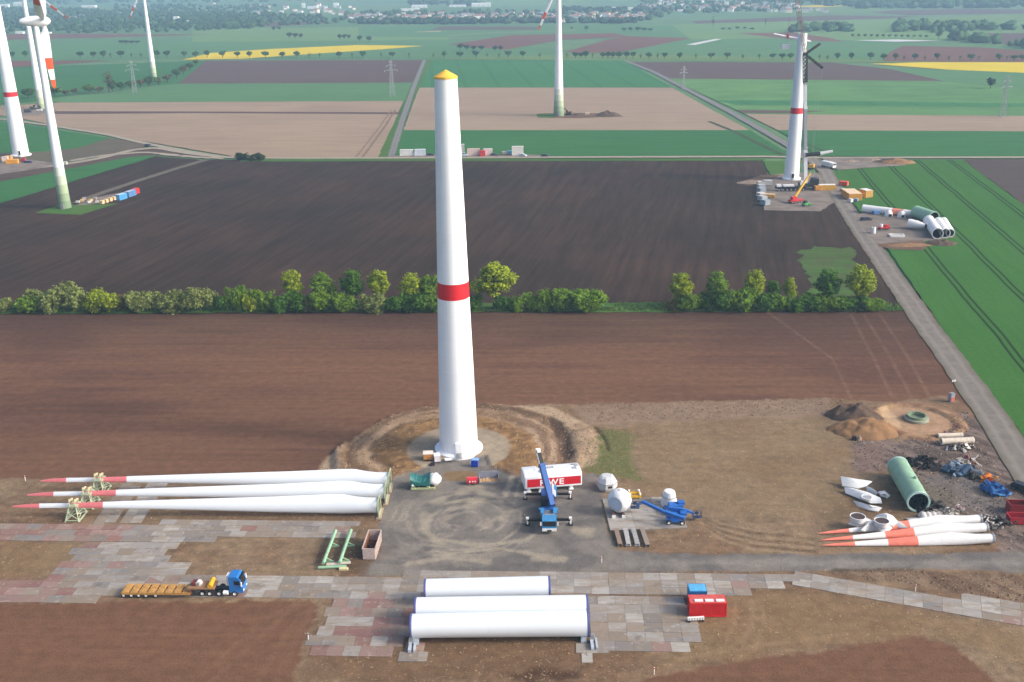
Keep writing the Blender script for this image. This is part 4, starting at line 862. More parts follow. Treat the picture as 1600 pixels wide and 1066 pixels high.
# ------------------------------------------------------------------ generic machines
def wheel(parent, p, r, w, rimm=STEEL, axis='Y'):
    b = MB(); x, y, z = p
    prof = [(r * .55, -w / 2), (r * .95, -w / 2), (r, -w * .35), (r, w * .35), (r * .95, w / 2), (r * .55, w / 2)]
    M = Matrix.Translation(p) @ (Matrix.Rotation(math.pi / 2, 4, 'X') if axis == 'Y' else Matrix.Rotation(math.pi / 2, 4, 'Y'))
    b.lathe(prof, 16, 0, M); o = b.build('wheel', RUB, parent)
    b = MB(); b.lathe([(0, -w * .3), (r * .3, -w * .32), (r * .55, -w * .48), (r * .55, w * .48), (r * .3, w * .32), (0, w * .3)], 14, 0, M); b.build('rim', rimm, o); return o
def container(u, v, L, W_, H_, rgb, label, cat='container', rz=0.0, name='shipping_container', roof=None, group=None, ribs=True, loc=None, doors=True, gloss=.5, z=0.0):
    g = G(u, v) if loc is None else Vector(loc); e = thing(name, label, cat, (g.x, g.y, g.z + z), rz, group)
    m = mat(f'container_{rgb}', rgb, gloss, dirt=.25); rm = mat(f'container_{roof}', roof, .5, dirt=.35) if roof else m
    b = MB(); b.box((0, 0, H_ / 2 + .1), (L - .16, W_ - .16, H_ - .2))
    if ribs:
        n = int(L / .42)
        for i in range(n):
            for s in (-1, 1): b.box((-L / 2 + .25 + (L - .5) * (i + .5) / n, s * (W_ / 2 - .05), H_ / 2 + .1), (.2, .08, H_ - .45))
        n2 = int(W_ / .42)
        for i in range(n2): b.box((-(L / 2 - .05), -W_ / 2 + .2 + (W_ - .4) * (i + .5) / n2, H_ / 2 + .1), (.08, .2, H_ - .45))
    b.build('walls', m, e, 0)
    b = MB()
    for sx in (-1, 1):
        for sy in (-1, 1): b.box((sx * (L / 2 - .06), sy * (W_ / 2 - .06), H_ / 2), (.14, .14, H_ - .006))
    for z in (.1, H_ - .08):
        for s in (-1, 1): b.box((0, s * (W_ / 2 - .055), z), (L - .28, .13, .16)); b.box((s * (L / 2 - .055), 0, z), (.13, W_ - .28, .16))
    b.build('frame', m, e, 0)
    b = MB(); b.box((0, 0, H_ - .04), (L - .2, W_ - .2, .1))
    if ribs:
        for i in range(int(L / .5)): b.box((-L / 2 + .3 + (L - .6) * (i + .5) / int(L / .5), 0, H_ + .015), (.2, W_ - .4, .03))
    b.build('roof', rm, e, 0)
    if doors:
        for s in (-1, 1):
            b = MB(); b.box((L / 2 + .005, s * W_ * .24, H_ / 2), (.05, W_ * .45, H_ - .35)); d = b.build('door', m, e, 0)
            b = MB()
            for q in (-.1, .1): b.bar((L / 2 + .06, s * W_ * .24 + q * W_, .25), (L / 2 + .06, s * W_ * .24 + q * W_, H_ - .25), .05)
            b.build('lock_bars', STEEL, d, 0)
    return e
def car(u, v, rgb, label, rz=0.0, L=4.5, van=False):
    g = G(u, v); e = thing('parked_car', label, 'van' if van else 'car', (g.x, g.y, .06), rz); m = mat(f'car_{rgb}', rgb, .3, spec=.6)
    hh = 2.0 if van else 1.45; W_ = 1.85
    b = MB(); P_ = [(-L / 2, .35), (L / 2, .35), (L / 2, .8), (L * .28, .98), (L * .12, hh), (-L * .36 if not van else -L * .47, hh), (-L / 2, 1.0)]
    b.loft([[(x, s * (W_ / 2 - (.16 if z > 1.1 else 0)), z) for x, z in P_] for s in (-1, 1)]); b.build('body', m, e, 30)
    b = MB(); b.box((L * .02, 0, hh * .78), (L * .42, W_ - .1, hh * .2)); b.build('window', BLK, e, 0)
    for sx in (-.32, .32):
        for s in (-1, 1): wheel(e, (sx * L, s * (W_ / 2 - .08), .33), .33, .22)
    for s in (-1, 1): b = MB(); b.box((L / 2, s * .62, .72), (.05, .35, .15)); b.build('headlight', WHT, e, 0)
    return e
def lattice(mb, a, b, w, n, t, w2=None):
    a, b = Vector(a), Vector(b); d = (b - a); z = d.normalized(); x = z.orthogonal().normalized(); y = z.cross(x); w2 = w if w2 is None else w2; prev = None
    for i in range(n + 1):
        c = a + d * i / n; ww = lerp(w, w2, i / n) / 2; q = [c + x * ww + y * ww, c + x * ww - y * ww, c - x * ww - y * ww, c - x * ww + y * ww]
        if prev:
            for k in range(4): mb.bar(prev[k], q[k], t); mb.bar(prev[k], q[(k + 1) % 4], t * .7); mb.bar(q[k], q[(k + 1) % 4], t * .7)
        prev = q
# ------------------------------------------------------------------ the tower being erected on the right and its yard
YARDM = fieldmat('yard_gravel', (150, 140, 130), (124, 114, 106), FR, 1.0, .2, patch=.15, pstr=1.0, fine=.6)
CLAY = fieldmat('yard_clay', (128, 104, 84), (104, 84, 70), FR, 1.0, .2, patch=.1, pstr=1.0)
patch('work_yard', [(1184, 290), (1196, 276), (1235, 270), (1292, 272), (1312, 312), (1300, 318), (1282, 331), (1194, 329)], YARDM, .13, .5, 2)
patch('earth_bank', [(1160, 284), (1190, 274), (1220, 274), (1200, 284), (1188, 291), (1166, 291)], CLAY, .15, .4, 2)
patch('work_yard', [(1336, 338), (1352, 332), (1440, 338), (1480, 352), (1490, 372), (1460, 376), (1380, 386), (1362, 374), (1346, 356)], YARDM, .13, .5, 2)
patch('clay_spread', [(1370, 382), (1440, 376), (1452, 384), (1440, 392), (1400, 391), (1376, 387)], CLAY, .16, .4, 2)
patch('work_yard', [(1285, 248), (1350, 247), (1424, 252), (1414, 259), (1340, 264), (1310, 266), (1296, 262)], YARDM, .18, .4, 2)
patch('work_yard', [(-40, 262), (0, 255), (50, 250), (90, 256), (60, 264), (0, 273), (-40, 278)], YARDM, .16, .5, 2)
patch('work_yard', [(612, 243), (700, 241.5), (830, 242), (860, 244.5), (820, 247), (612, 247)], YARDM, .14, .5, 2)
patch('work_yard', [(118, 322), (150, 309), (185, 302), (196, 304), (165, 318)], YARDM, .14, .5, 2)
patch('work_yard', [(842, 178), (880, 176), (960, 178), (975, 182.5), (900, 185), (842, 184)], CLAY, .10, .5, 3); patch('grass_patch', [(838, 178.5), (866, 178), (866, 184.5), (840, 184)], VERGE, .14, .3, 3)
patch('work_yard', [(20, 174), (60, 168), (90, 172), (60, 180), (20, 181)], YARDM, .12, .5, 3)
SOILC = mat('heap_dark', (84, 68, 56), .95, var=.3, scale=.5, bump=.8); SOILT = mat('heap_clay', (134, 102, 70), .95, var=.25, scale=.6, bump=.8); SOILG = mat('heap_grey', (140, 124, 108), .95, var=.25, scale=.5, bump=.8)
def heap(u, v, rx, ry, h, m, label, seed=1, rz=0.0, ridge=0.0, loc=None):
    g = G(u, v) if loc is None else Vector(loc); n = 46; b = MB(); rngh = np.random.default_rng(seed); vs = []
    for j in range(n + 1):
        for i in range(n + 1):
            x, y = -1.25 + 2.5 * i / n, -1.25 + 2.5 * j / n; a = math.atan2(y, x)
            r = math.hypot(max(0, abs(x) - ridge) if ridge else x, y)
            rr_ = r * (1 + .35 * (float(fbm(np.array([a * 1.2 + seed * 3.1]), np.array([seed * 1.7]), 3, seed)[0]) - .5))
            k = max(0.0, 1 - rr_); z = h * (k ** .85) * (1 - .25 * k) * (1 + 1.0 * (float(fbm(np.array([x * 4 + seed]), np.array([y * 4]), 4, seed)[0]) - .5)); vs.append((x * rx, y * ry, z - .25 * (k <= 0) - .02))
    fs = [(j * (n + 1) + i, j * (n + 1) + i + 1, (j + 1) * (n + 1) + i + 1, (j + 1) * (n + 1) + i) for j in range(n) for i in range(n)]
    b.add(vs, fs); return tag(b.build('soil_heap', m, None, 60, (g.x, g.y, g.z), rz), label, 'soil heap')
heap(1403, 255, 9, 5, 3.2, SOILT, 'brown soil heap beside the far track right of the erected tower', 3)
heap(1385, 253.5, 8, 4, 2.2, SOILC, 'dark soil heap left of the brown one by the far track', 4)
heap(1366, 252, 7, 3.5, 1.8, SOILG, 'pale rubble heap left of the soil heaps by the far track', 5)
heap(1330, 253, 5, 3, 1.5, SOILG, 'small pale heap near the lane junction', 6)
heap(1471, 381, 6, 4, 2.2, SOILC, 'dark soil heap in front of the three white tubes', 7)
heap(1420, 384, 9, 3, 1.2, SOILT, 'low clay heap at the near edge of the right yard', 8)
heap(1175, 286, 8, 4, 1.6, SOILG, 'pale earth bank left of the erected tower', 9)
heap(950, 181, 9, 6, 4.4, SOILC, 'dark conical heap right of the lone middle turbine', 10)
heap(905, 180.5, 7, 3, 2.0, SOILC, 'low brown debris heap at the foot of the middle turbine', 11)
# big crane
def gl(u, v, z=0.0): return G(u, v, z)
g0 = gl(1258, 296); H85 = HT(1258, 296, 85); ce = thing('crawler_crane', 'tall white telescopic crane with black guy arms beside the erected tower', 'crane', (g0.x, g0.y, .15))
CW = mat('crane_white', (226, 228, 230), .4, dirt=.15); CG = mat('crane_grey', (158, 162, 168), .5)
b = MB(); b.box((0, 0, 2.2), (6, 4.4, 1.6)); b.box((4.2, .6, 3.6), (3.2, 4.2, 2.8)); b.build('superstructure', BLK, ce, 0)
b = MB(); b.box((-2.2, -2.1, 3.4), (2.0, 1.2, 2.0), top=(.8, .9)); b.build('cab', CW, ce, 0)
bp = lambda z, y=0: (-5.0 * z / H85, y, z)
zz = [2.5, H85 * .32, H85 * .62, H85 * .80]; rr_ = [1.05, .92, .8]
for i in range(3):
    b = MB(); b.bar(bp(zz[i]), bp(zz[i + 1]), rr_[i] * 1.9, rr_[i] * 1.6); o = b.build('boom_section', CW if i != 1 else CG, ce, 0)
    b = MB(); b.box(bp(zz[i + 1] - .5), (rr_[i] * 1.6 + .3, rr_[i] * 1.9 + .3, 1.0)); b.build('boom_collar', CW if i == 1 else CG, o, 0)
b = MB(); lattice(b, bp(H85 * .80), bp(H85), 1.4, 7, .28); b.box(bp(H85), (1.6, 1.6, 1.4)); b.box(bp(H85 * .80), (1.8, 1.8, .8)); b.build('boom_head', BLK, ce, 0)
for p in ((2.2, 3, H85 + 4.2), (2.6, -3, H85 - 6.0)):
    b = MB(); lattice(b, bp(H85), p, .7, 6, .18); b.build('guy_arm', BLK, ce, 0)
    b = MB(); b.bar(p, (2, 0, 3), .05); b.bar(p, bp(H85 + 1), .06); b.build('guy_rope', CG, ce, 0)
b = MB(); lattice(b, bp(H85 + .5), (-7.6, -1.5, H85 + 10), 1.2, 5, .13); lattice(b, (-7.6, -1.5, H85 + 10), (-17, -4, H85 + 46), 1.5, 18, .11); b.build('jib', mat('jib_red_grey', (132, 108, 108), .6), ce, 0)
zq = HT(1258, 296, 242)
b = MB(); lattice(b, (-1.5, -1.2, zq), (5.2, -1.2, zq + .5), 1.0, 5, .34); b.build('derrick_arm', BLK, ce, 0)
b = MB(); lattice(b, (5.2, -1.2, zq + .5), (11, -1.2, zq + 1.6), 1.0, 5, .28, .6); b.build('derrick_tip', CW, ce, 0)
b = MB(); b.bar((3.4, -1.2, zq), (3.4, -1.2, 2), .07); b.bar((10.8, -1.2, zq + 1.4), (16, -1, H85 * .1), .05); b.build('hoist_rope', CG, ce, 0)
b = MB(); b.box((-8, -3.5, 1.7), (14, 2.7, 1.1), 0); b.build('carrier_bed', BLK, ce, 0)
b = MB(); b.box((-13.6, -3.5, 2.0), (2.4, 2.7, 2.2), 0, top=(.85, .95)); b.box((-9, -3.5, 2.6), (5, 2.2, .7)); b.build('carrier_cab', CW, ce, 0)
for k in range(7): wheel(ce, (-13.5 + k * 1.9, -4.7, .75), .75, .5); wheel(ce, (-13.5 + k * 1.9, -2.4, .75), .75, .5)
b = MB(); b.box((5.5, 1, 1.3), (3, 3.4, 2.4)); b.build('counterweight', BLK, ce, 0)
# beam and basket at the tower top
gt = G(1236.5, 280); zb = HT(1236.5, 280, 57)
e = thing('lifting_beam', 'long white beam held level at the top of the erected tower by a red hook', 'beam', (gt.x, gt.y + 3.4, 0))
SS = FPX / ((Vector((gt.x, gt.y, zb)) - Vector((0, 0, CAMH))).dot(_f)); fx = lambda u, v: ((u - proj((gt.x, gt.y + 3.4, zb))[0]) / SS, 0, zb - (v - proj((gt.x, gt.y + 3.4, zb))[1]) / SS)
b = MB(); b.tube(fx(1208, 52.5), fx(1248, 61), .42, .6, 10); b.tube(fx(1248, 61), fx(1268, 65), .6, .35, 10); b.build('beam', CW, e)
b = MB(); b.box(fx(1230.5, 56.5), (1.0, 1.5, 1.7)); b.bar(fx(1230.5, 55), fx(1231, 30), .08); b.build('hook_block', mat('hook_red', (150, 50, 50), .6), e, 0)
p = fx(1229, 72); e = thing('hanging_basket', 'white box-shaped basket hanging below the beam left of the erected tower', 'basket', (gt.x + p[0], gt.y + 3.4, p[2] - 1.2))
b = MB(); b.box((0, 0, 1.1), (4.2, 2.6, 2.2)); b.build('box', CW, e, 0); b = MB()
for s in (-2, 2): b.bar((s, 0, 2.2), (0, 0, 5), .09)
b.build('sling', CG, e, 0)
# small machines and boxes round the erected tower
def boxstack(u, v, L, W_, H_, rgb, label, name='site_crate', cat='crate', rz=0.0, lid=None, group=None, loc=None):
    """a crate with lid, battens and skids"""
    g = G(u, v) if loc is None else Vector(loc); e = thing(name, label, cat, (g.x, g.y, g.z + .12), rz, group); m = mat(f'crate_{rgb}', rgb, .65, dirt=.3)
    b = MB(); b.box((0, 0, H_ / 2 + .12), (L, W_, H_ - .24)); b.build('body', m, e, 0)
    b = MB(); b.box((0, 0, H_ + .03), (L + .1, W_ + .1, .12)); b.build('lid', mat(f'crate_{lid}', lid, .6, dirt=.2) if lid else m, e, 0)
    b = MB()
    for k in (-.4, 0, .4):
        for s in (-1, 1): b.box((k * L, s * (W_ / 2 + .03), H_ / 2 + .1), (.1, .05, H_ - .3))
    b.build('battens', m, e, 0)
    b = MB()
    for k in (-.35, .35): b.box((k * L, 0, .03), (.15, W_, .14))
    b.build('skids', BLK, e, 0); return e
def excavator(u, v, rgb, label, rz=0.0, s=1.0, reach=(4.6, 2.2)):
    g = G(u, v); e = thing('excavator', label, 'excavator', (g.x, g.y, .15), rz); e.scale = (s, s, s); m = mat(f'machine_{rgb}', rgb, .45, dirt=.3)
    for y in (-1.1, 1.1):
        b = MB(); b.loft([[(x, y + q, z) for x, z in ((-1.9, .1), (1.9, .1), (2.2, .5), (1.9, .9), (-1.9, .9), (-2.2, .5))] for q in (-.3, .3)]); b.build('track', BLK, e, 0)
    b = MB(); b.box((-.5, 0, 1.6), (3.6, 2.5, 1.2)); b.box((-1.7, 0, 2.3), (1.2, 2.4, .5)); b.build('body', m, e, 0)
    b = MB(); b.box((.7, .75, 2.6), (1.3, 1.0, 1.5), top=(.85, .9)); b.build('cab', BLK, e, 0)
    b = MB(); b.bar((1.0, -.3, 1.8), (reach[0] * .55, -.3, 4.6), .45, .6); b.bar((reach[0] * .55, -.3, 4.6), (reach[0] * 1.2, -.3, reach[1]), .35, .45); b.build('arm', m, e, 0)
    b = MB(); b.box((reach[0] * 1.2, -.3, reach[1] - .5), (.9, 1.1, 1.0), top=(.6, 1)); b.build('bucket', BLK, e, 0); return e
excavator(1264, 265, (214, 160, 40), 'yellow excavator behind the foot of the tall white crane', 2.6, 1.1)
container(1291, 297, 8, 3, 2.6, (222, 176, 70), 'yellow container with white roof at the lane beside the crane', rz=.0, roof=(236, 234, 228))
boxstack(1201, 309, 5.5, 2.4, 1.5, (206, 160, 84), 'tan low container at the left of the crane yard', rz=-.3, lid=(214, 176, 120))
boxstack(1277, 298, 2.6, 2.4, 2.0, (216, 150, 70), 'orange crate between crane and yellow container')
for k, (u, v) in enumerate(((1188, 290), (1189, 296), (1189.5, 302), (1189, 308), (1191, 314), (1195, 321))):
    boxstack(u, v, 3.0, 3.6, 1.8 + .3 * (k % 3), ((206, 200, 192), (176, 182, 184), (150, 164, 172))[k % 3], f'{("pale", "grey", "blue-grey")[k % 3]} crate, {ORD[k]} from the back along the crane yard edge', group='crates at the edge of the crane yard', rz=.1 * k)
boxstack(1199, 290, 4, 2.6, 2.4, (186, 188, 186), 'grey crate standing alone right of the row of crates', rz=0)
rc = thing('small_red_crane', 'small red mobile crane with yellow telescopic boom raised in the yard', 'crane', tuple(gl(1243, 317, .15)), .35); RDM = mat('machine_red', (200, 40, 44), .45, dirt=.2); YLM = mat('machine_yellow', (230, 178, 50), .45, dirt=.2)
b = MB(); b.box((0, 0, 1.1), (6.4, 2.4, .8)); b.build('chassis', RDM, rc, 0); b = MB(); b.box((-1.2, 0, 2.2), (2.2, 2.0, 1.5)); b.build('cab', RDM, rc, 0)
b = MB(); b.bar((-.4, .4, 2.4), (8.2, 4.0, 10.0), .7, .8); b.bar((8.2, 4.0, 10.0), (10.2, 4.8, 11.7), .45, .5); b.build('boom', YLM, rc, 0)
for x in (-2.2, -.7, .9, 2.3):
    for y in (-1.1, 1.1): wheel(rc, (x, y, .55), .55, .4)
gv = thing('green_loader', 'small green loader in front of the red crane', 'loader', tuple(gl(1259, 322, .15)), .4); GVM = mat('machine_green', (84, 170, 90), .45, dirt=.15)
b = MB(); b.box((0, 0, .95), (3.2, 1.7, .9), top=(.9, .95)); b.build('body', GVM, gv, 0); b = MB(); b.box((-.4, 0, 1.9), (1.5, 1.5, 1.0), top=(.8, .85)); b.build('cab', BLK, gv, 0); b = MB(); b.bar((.6, .6, 1.2), (2.4, .6, .5), .25); b.bar((.6, -.6, 1.2), (2.4, -.6, .5), .25); b.box((2.6, 0, .4), (.5, 1.8, .6)); b.build('loader_arm', GVM, gv, 0)
for x in (-1.0, 1.0):
    for y in (-.85, .85): wheel(gv, (x, y, .5), .5, .4)
tk = thing('white_truck', 'white truck parked on the lane junction right of the crane', 'truck', tuple(gl(1295, 262, .2)), -1.05)
b = MB(); b.box((2.8, 0, 1.7), (2.2, 2.4, 2.4), top=(.85, .95)); b.build('cab', CW, tk, 0); b = MB(); b.box((-1.4, 0, 2.0), (6, 2.5, 2.2)); b.build('box_body', CW, tk, 0); b = MB(); b.box((3.75, 0, 2.1), (.25, 2.0, .8)); b.build('windscreen', BLK, tk, 0)
for x in (-3.4, -2.2, 2.6):
    for y in (-1.1, 1.1): wheel(tk, (x, y, .5), .5, .35)
container(1330, 309, 12, 6.0, 3.0, (226, 160, 56), 'large orange double container with cream roof in the green field corner', rz=ang(1318, 300, 1336, 312), roof=(226, 204, 172), name='site_container')
container(1352.5, 307, 5.5, 3.6, 3.2, (224, 176, 84), 'short orange container with white roof right of the large one', rz=-1.3, roof=(220, 222, 224), name='site_container')
boxstack(1318, 290.5, 4, 2.5, 2.0, (220, 84, 56), 'orange-red crate behind the large orange container', rz=-.6)
car(1319, 300, (190, 190, 196), 'pale car beside the large orange container', -1.1)
boxstack(1329, 317, 1.6, 1.4, 1.6, (222, 224, 226), 'white cabin-like box at the near corner of the orange container', rz=-1.1); boxstack(1337, 315.5, 1.8, 1.4, 1.3, (130, 150, 170), 'blue-grey box in front of the orange container', rz=-.6)
car(1353, 345, (32, 34, 48), 'dark car parked at the entrance of the right yard', .15)
# blade, tubes and parts in the right yard
CREAM = mat('part_white', (236, 236, 234), .5, dirt=.12, var=.05)
A_, B_ = G(1348, 326, 1.6), G(1450, 336, 1.6); e = thing('spare_blade', 'long white tube-like blade with a reddish patch lying across the right yard', 'blade', (A_.x, A_.y, 1.6), math.atan2(B_.y - A_.y, B_.x - A_.x)); Lb = (B_ - A_).length
for x0, x1, m, nm in ((0, Lb * .46, CREAM, 'blade_shell'), (Lb * .46, Lb * .63, mat('faded_orange', (224, 140, 118), .6), 'orange_band'), (Lb * .63, Lb, CREAM, 'blade_shell')):
    b = MB(); b.tube((x0, 0, 0), (x1, 0, 0), lerp(1.75, 1.1, x0 / Lb), lerp(1.75, 1.1, x1 / Lb), 20); b.build(nm, m, e)
GST = mat('tube_green', (150, 190, 160), .5, dirt=.3, var=.08)
def pipe(u0, v0, u1, v1, r, m, label, name='tower_section', cat='tower section', group=None, zc=None, inside=DKG, flange=None, seg=32):
    zc = r + .1 if zc is None else zc; a, c = G(u0, v0, zc), G(u1, v1, zc); e = thing(name, label, cat, (a.x, a.y, 0), math.atan2(c.y - a.y, c.x - a.x), group); L = (c - a).length
    b = MB(); b.lathe([(r - .06, .25), (r, .25), (r, L - .25), (r - .06, L - .25)], seg, 0, Matrix.Translation((0, 0, zc)) @ Matrix.Rotation(math.pi / 2, 4, 'Y')); b.build('shell', m, e, 30)
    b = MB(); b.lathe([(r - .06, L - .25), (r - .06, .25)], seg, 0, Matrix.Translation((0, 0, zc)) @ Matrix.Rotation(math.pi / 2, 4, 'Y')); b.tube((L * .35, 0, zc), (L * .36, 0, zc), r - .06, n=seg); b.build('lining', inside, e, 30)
    for x in (0, L):
        b = MB(); b.lathe([(r - .28, -.25), (r + .04, -.25), (r + .04, .25), (r - .28, .25), (r - .28, -.25)], seg, 0, Matrix.Translation((x, 0, zc)) @ Matrix.Rotation(math.pi / 2, 4, 'Y')); b.build('end_flange', flange or m, e, 30)
    return e
pipe(1432, 331, 1459, 340, 2.5, GST, 'short green tube lying behind the three white tubes in the right yard')
for i, (a, c, r) in enumerate((((1451, 345), (1465, 365), 2.15), ((1466, 347), (1477, 364.5), 1.9), ((1474, 346), (1485, 364), 1.65))):
    pipe(*a, *c, r, CREAM, ('thickest white tube, leftmost of three side by side in the right yard', 'middle white tube of three side by side in the right yard', 'thinnest white tube, rightmost of three side by side in the right yard')[i], group='white tubes in the right yard')
e = thing('spinner_cone', 'white cone-shaped nose cover lying left of the white tubes', 'cone', tuple(gl(1419, 357, .15)), ang(1419, 355, 1440, 358)); b = MB(); b.lathe([(1.9, 0), (1.9, .8), (1.6, 3.4), (.9, 6.2), (.5, 6.8)], 24, 0, Matrix.Translation((0, 0, 1.95)) @ Matrix.Rotation(math.pi / 2, 4, 'Y')); b.build('cone_shell', CREAM, e); b = MB(); b.tube((.2, 0, 1.95), (.3, 0, 1.95), 1.85, n=24); b.tube((6.6, 0, 1.95), (7.4, 0, 1.95), .7, n=14); b.build('shaft', DKG, e)
e = thing('frame_trailer', 'red low machine frame left of the white cone', 'machine', tuple(gl(1381, 359, .15)), .1); b = MB(); b.box((0, 0, .9), (4.4, 1.8, .5)); b.box((1, 0, 1.6), (1.4, 1.3, .9)); b.build('frame', RDM, e, 0); b = MB(); b.tube((-1.2, 0, 1.1), (-1.2, 0, 2.3), .5); b.build('tank', CREAM, e)
for x in (-1.5, 1.5):
    for y in (-.9, .9): wheel(e, (x, y, .5), .5, .35)
b = MB(); g = gl(1364.5, 364.5, .15); e = thing('white_tank', 'small upright white tank standing alone in the right yard', 'tank', tuple(g)); b.tube((0, 0, 0), (0, 0, 2.4), .85, n=20); b.build('drum', CREAM, e); b = MB(); b.tube((0, 0, 2.4), (0, 0, 2.7), .5, .2, n=14); b.build('lid', STEEL, e)
e = thing('frame_crate', 'white empty rectangular open crate frame on the ground in the right yard', 'crate', tuple(gl(1401, 369.5, .15)), -.1); b = MB()
for s in (-1, 1): b.bar((-2.6, s * 1.3, .4), (2.6, s * 1.3, .4), .35, .7); b.bar((s * 2.6, -1.3, .4), (s * 2.6, 1.3, .4), .35, .7)
b.build('rails', CREAM, e, 0)
for u, v, lab in ((1388, 338, 'left white nacelle part with hollow underside in front of the long blade'), (1408, 339.5, 'right white nacelle part with hollow underside in front of the long blade')):
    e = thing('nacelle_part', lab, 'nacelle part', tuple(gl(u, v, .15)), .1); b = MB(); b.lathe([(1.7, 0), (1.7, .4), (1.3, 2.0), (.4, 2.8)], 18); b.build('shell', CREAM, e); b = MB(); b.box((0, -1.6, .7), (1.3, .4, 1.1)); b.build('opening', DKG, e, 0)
boxstack(1368.5, 335.5, 2.6, 1.8, 1.5, (96, 140, 190), 'blue box beside the long white blade', rz=.1)
# left sites
container(20, 256, 6.5, 2.6, 2.5, (226, 164, 40), 'yellow container at the foot of the left red-banded tower', rz=.08)
boxstack(9, 253, 3.2, 3, 2.8, (214, 190, 178), 'pale crate left of the yellow container', rz=.2); boxstack(14, 249.5, 3.5, 2.5, 2, (220, 160, 90), 'orange crate behind the yellow container')
boxstack(37.5, 253.5, 2.2, 2, 2.2, (170, 60, 70), 'dark red box right of the yellow container'); car(44.5, 255, (40, 48, 84), 'dark blue car beside the yellow container', .1); boxstack(101, 258, 3, 2, 1.6, (196, 192, 186), 'pale crate behind the nearest left turbine')
A = ang(170, 318, 215, 303)
container(190, 311.5, 6, 2.5, 2.6, (84, 160, 214), 'light blue container in the row beside the left turbine', rz=A, roof=(196, 214, 230), group='containers beside the left turbine')
container(204, 306.5, 6, 2.5, 2.6, (92, 140, 190), 'darker blue container with pale roof in the row', rz=A, roof=(190, 200, 226), group='containers beside the left turbine')
container(212.5, 302.5, 3, 2.5, 2.6, (200, 52, 52), 'red container at the far end of the row', rz=A, roof=(216, 90, 90), group='containers beside the left turbine')
for k in range(4): boxstack(160 + k * 6.2, 319.6 - k * 2.0, 1.7, 1.6, 1.7, (226, 196, 150), f'cream crate, {ORD[k]} from the left in the row before the blue container', rz=A, group='cream crates beside the left turbine')
for k in range(7): boxstack(122 + k * 5 + (k % 2) * 2, 318 - (k % 3) * 2.2, 1.6, 1.3, 1.0 + .2 * (k % 3), ((200, 200, 196), (206, 176, 124), (150, 146, 140))[k % 3], f'{("pale", "tan", "grey")[k % 3]} pallet box, {ORD[k]} from the left on the strip beside the green-footed turbine', rz=.3 * k, group='pallet boxes beside the left turbine')
car(232, 229, (62, 58, 70), 'dark car at the track junction on the left', -.5)
# row of cabins along the track behind the tower
for u, L, H_, rgb, lab in ((635.5, 7.5, 3.4, (226, 226, 222), 'white site cabin left of the tall tower, farther left of two'), (656.5, 6.0, 3.6, (214, 222, 232), 'bluish white site cabin left of the tall tower, nearer to it')):
    container(u, 243.2, L, 2.8, H_, rgb, lab, 'cabin', FR, 'site_cabin', ribs=False)
for u, L, H_, rgb, v, lab in ((740, 7, 3.8, (224, 200, 190), 243, 'pinkish white site cabin right of the tall tower'), (754, 3.0, 3.2, (208, 60, 66), 244, 'red cabin between the white ones'), (762.5, 5, 3.8, (226, 210, 206), 243, 'white site cabin right of the red cabin'), (809, 6.5, 5.2, (226, 222, 214), 243, 'tall cream box cabin at the right end of the row'), (721, 3.4, 5.0, (206, 206, 200), 239, 'pale cabin peeking out right behind the tall tower')):
    container(u, v, L, 2.6, H_, rgb, lab, 'cabin', FR, 'site_cabin', ribs=False)
boxstack(648, 243.5, 1.6, 1.4, 1.3, (220, 220, 216), 'white generator between the two left cabins'); boxstack(796.5, 241.5, 2.4, 2.0, 1.9, (110, 170, 214), 'light blue container cube left of the cream box cabin'); boxstack(788, 242, 2.6, 2, 1.8, (196, 180, 168), 'brownish crate left of the blue cube')
car(725, 244.5, (190, 206, 220), 'pale blue van parked right beside the tall tower base line', FR, 4.8, True); car(673, 243.5, (50, 54, 60), 'dark car left of the tall tower on the track', FR); car(772, 243.5, (60, 70, 80), 'dark grey car right of the white cabins', FR); car(817, 244.5, (206, 214, 222), 'silver car in front of the cream box cabin', -.5); car(851.5, 244.8, (44, 48, 56), 'dark car alone on the track to the right', FR)
boxstack(44, 176, 5, 3, 2.2, (60, 58, 60), 'black container beside the hidden left turbine', rz=.1); excavator(52, 171.5, (70, 64, 62), 'dark excavator behind the black container', .3, 1.0); boxstack(62, 173.5, 4, 2, 1.0, (230, 230, 228), 'white box at the foot of the hidden turbine')
excavator(888, 180, (84, 66, 52), 'brown excavator at the foot of the middle turbine', 2.8, 1.0); boxstack(918, 179.5, 3, 2, 1.3, (206, 190, 170), 'pale crate beside the debris heap of the middle turbine')
# ------------------------------------------------------------------ plate roads and slabs
def platemat(name, rgb, mud=(138, 123, 104), k=.85):
    m = bpy.data.materials.new(name); nt, n, l = nodes(m)
    pos = n.new('ShaderNodeNewGeometry').outputs['Position']; oi = n.new('ShaderNodeObjectInfo').outputs['Random']; c = lin(rgb)
    mp = n.new('ShaderNodeMapping'); mp.inputs['Rotation'].default_value = (0, 0, -FR); mp.inputs['Scale'].default_value = (.16, .8, 1); l.new(pos, mp.inputs[0])
    col = mixc(nt, oi, tuple(x * .78 for x in c), tuple(x * 1.02 for x in c))
    d = noise(nt, mp.outputs[0], 1.0, 6, .7)
    col = mixc(nt, remap(nt, d, .40, .64, 0, k), col, lin(mud))
    d2 = noise(nt, pos, .9, 5, .7); col = mixc(nt, remap(nt, d2, .56, .72, 0, .5), col, lin((196, 190, 180)))
    d3 = noise(nt, pos, .35, 4, .6); col = mixc(nt, remap(nt, d3, .58, .75, 0, .6), col, lin((84, 80, 78)))
    bsdf(nt, col, .75, 0, d, .2, .02, .3); m['k'] = 1; return m
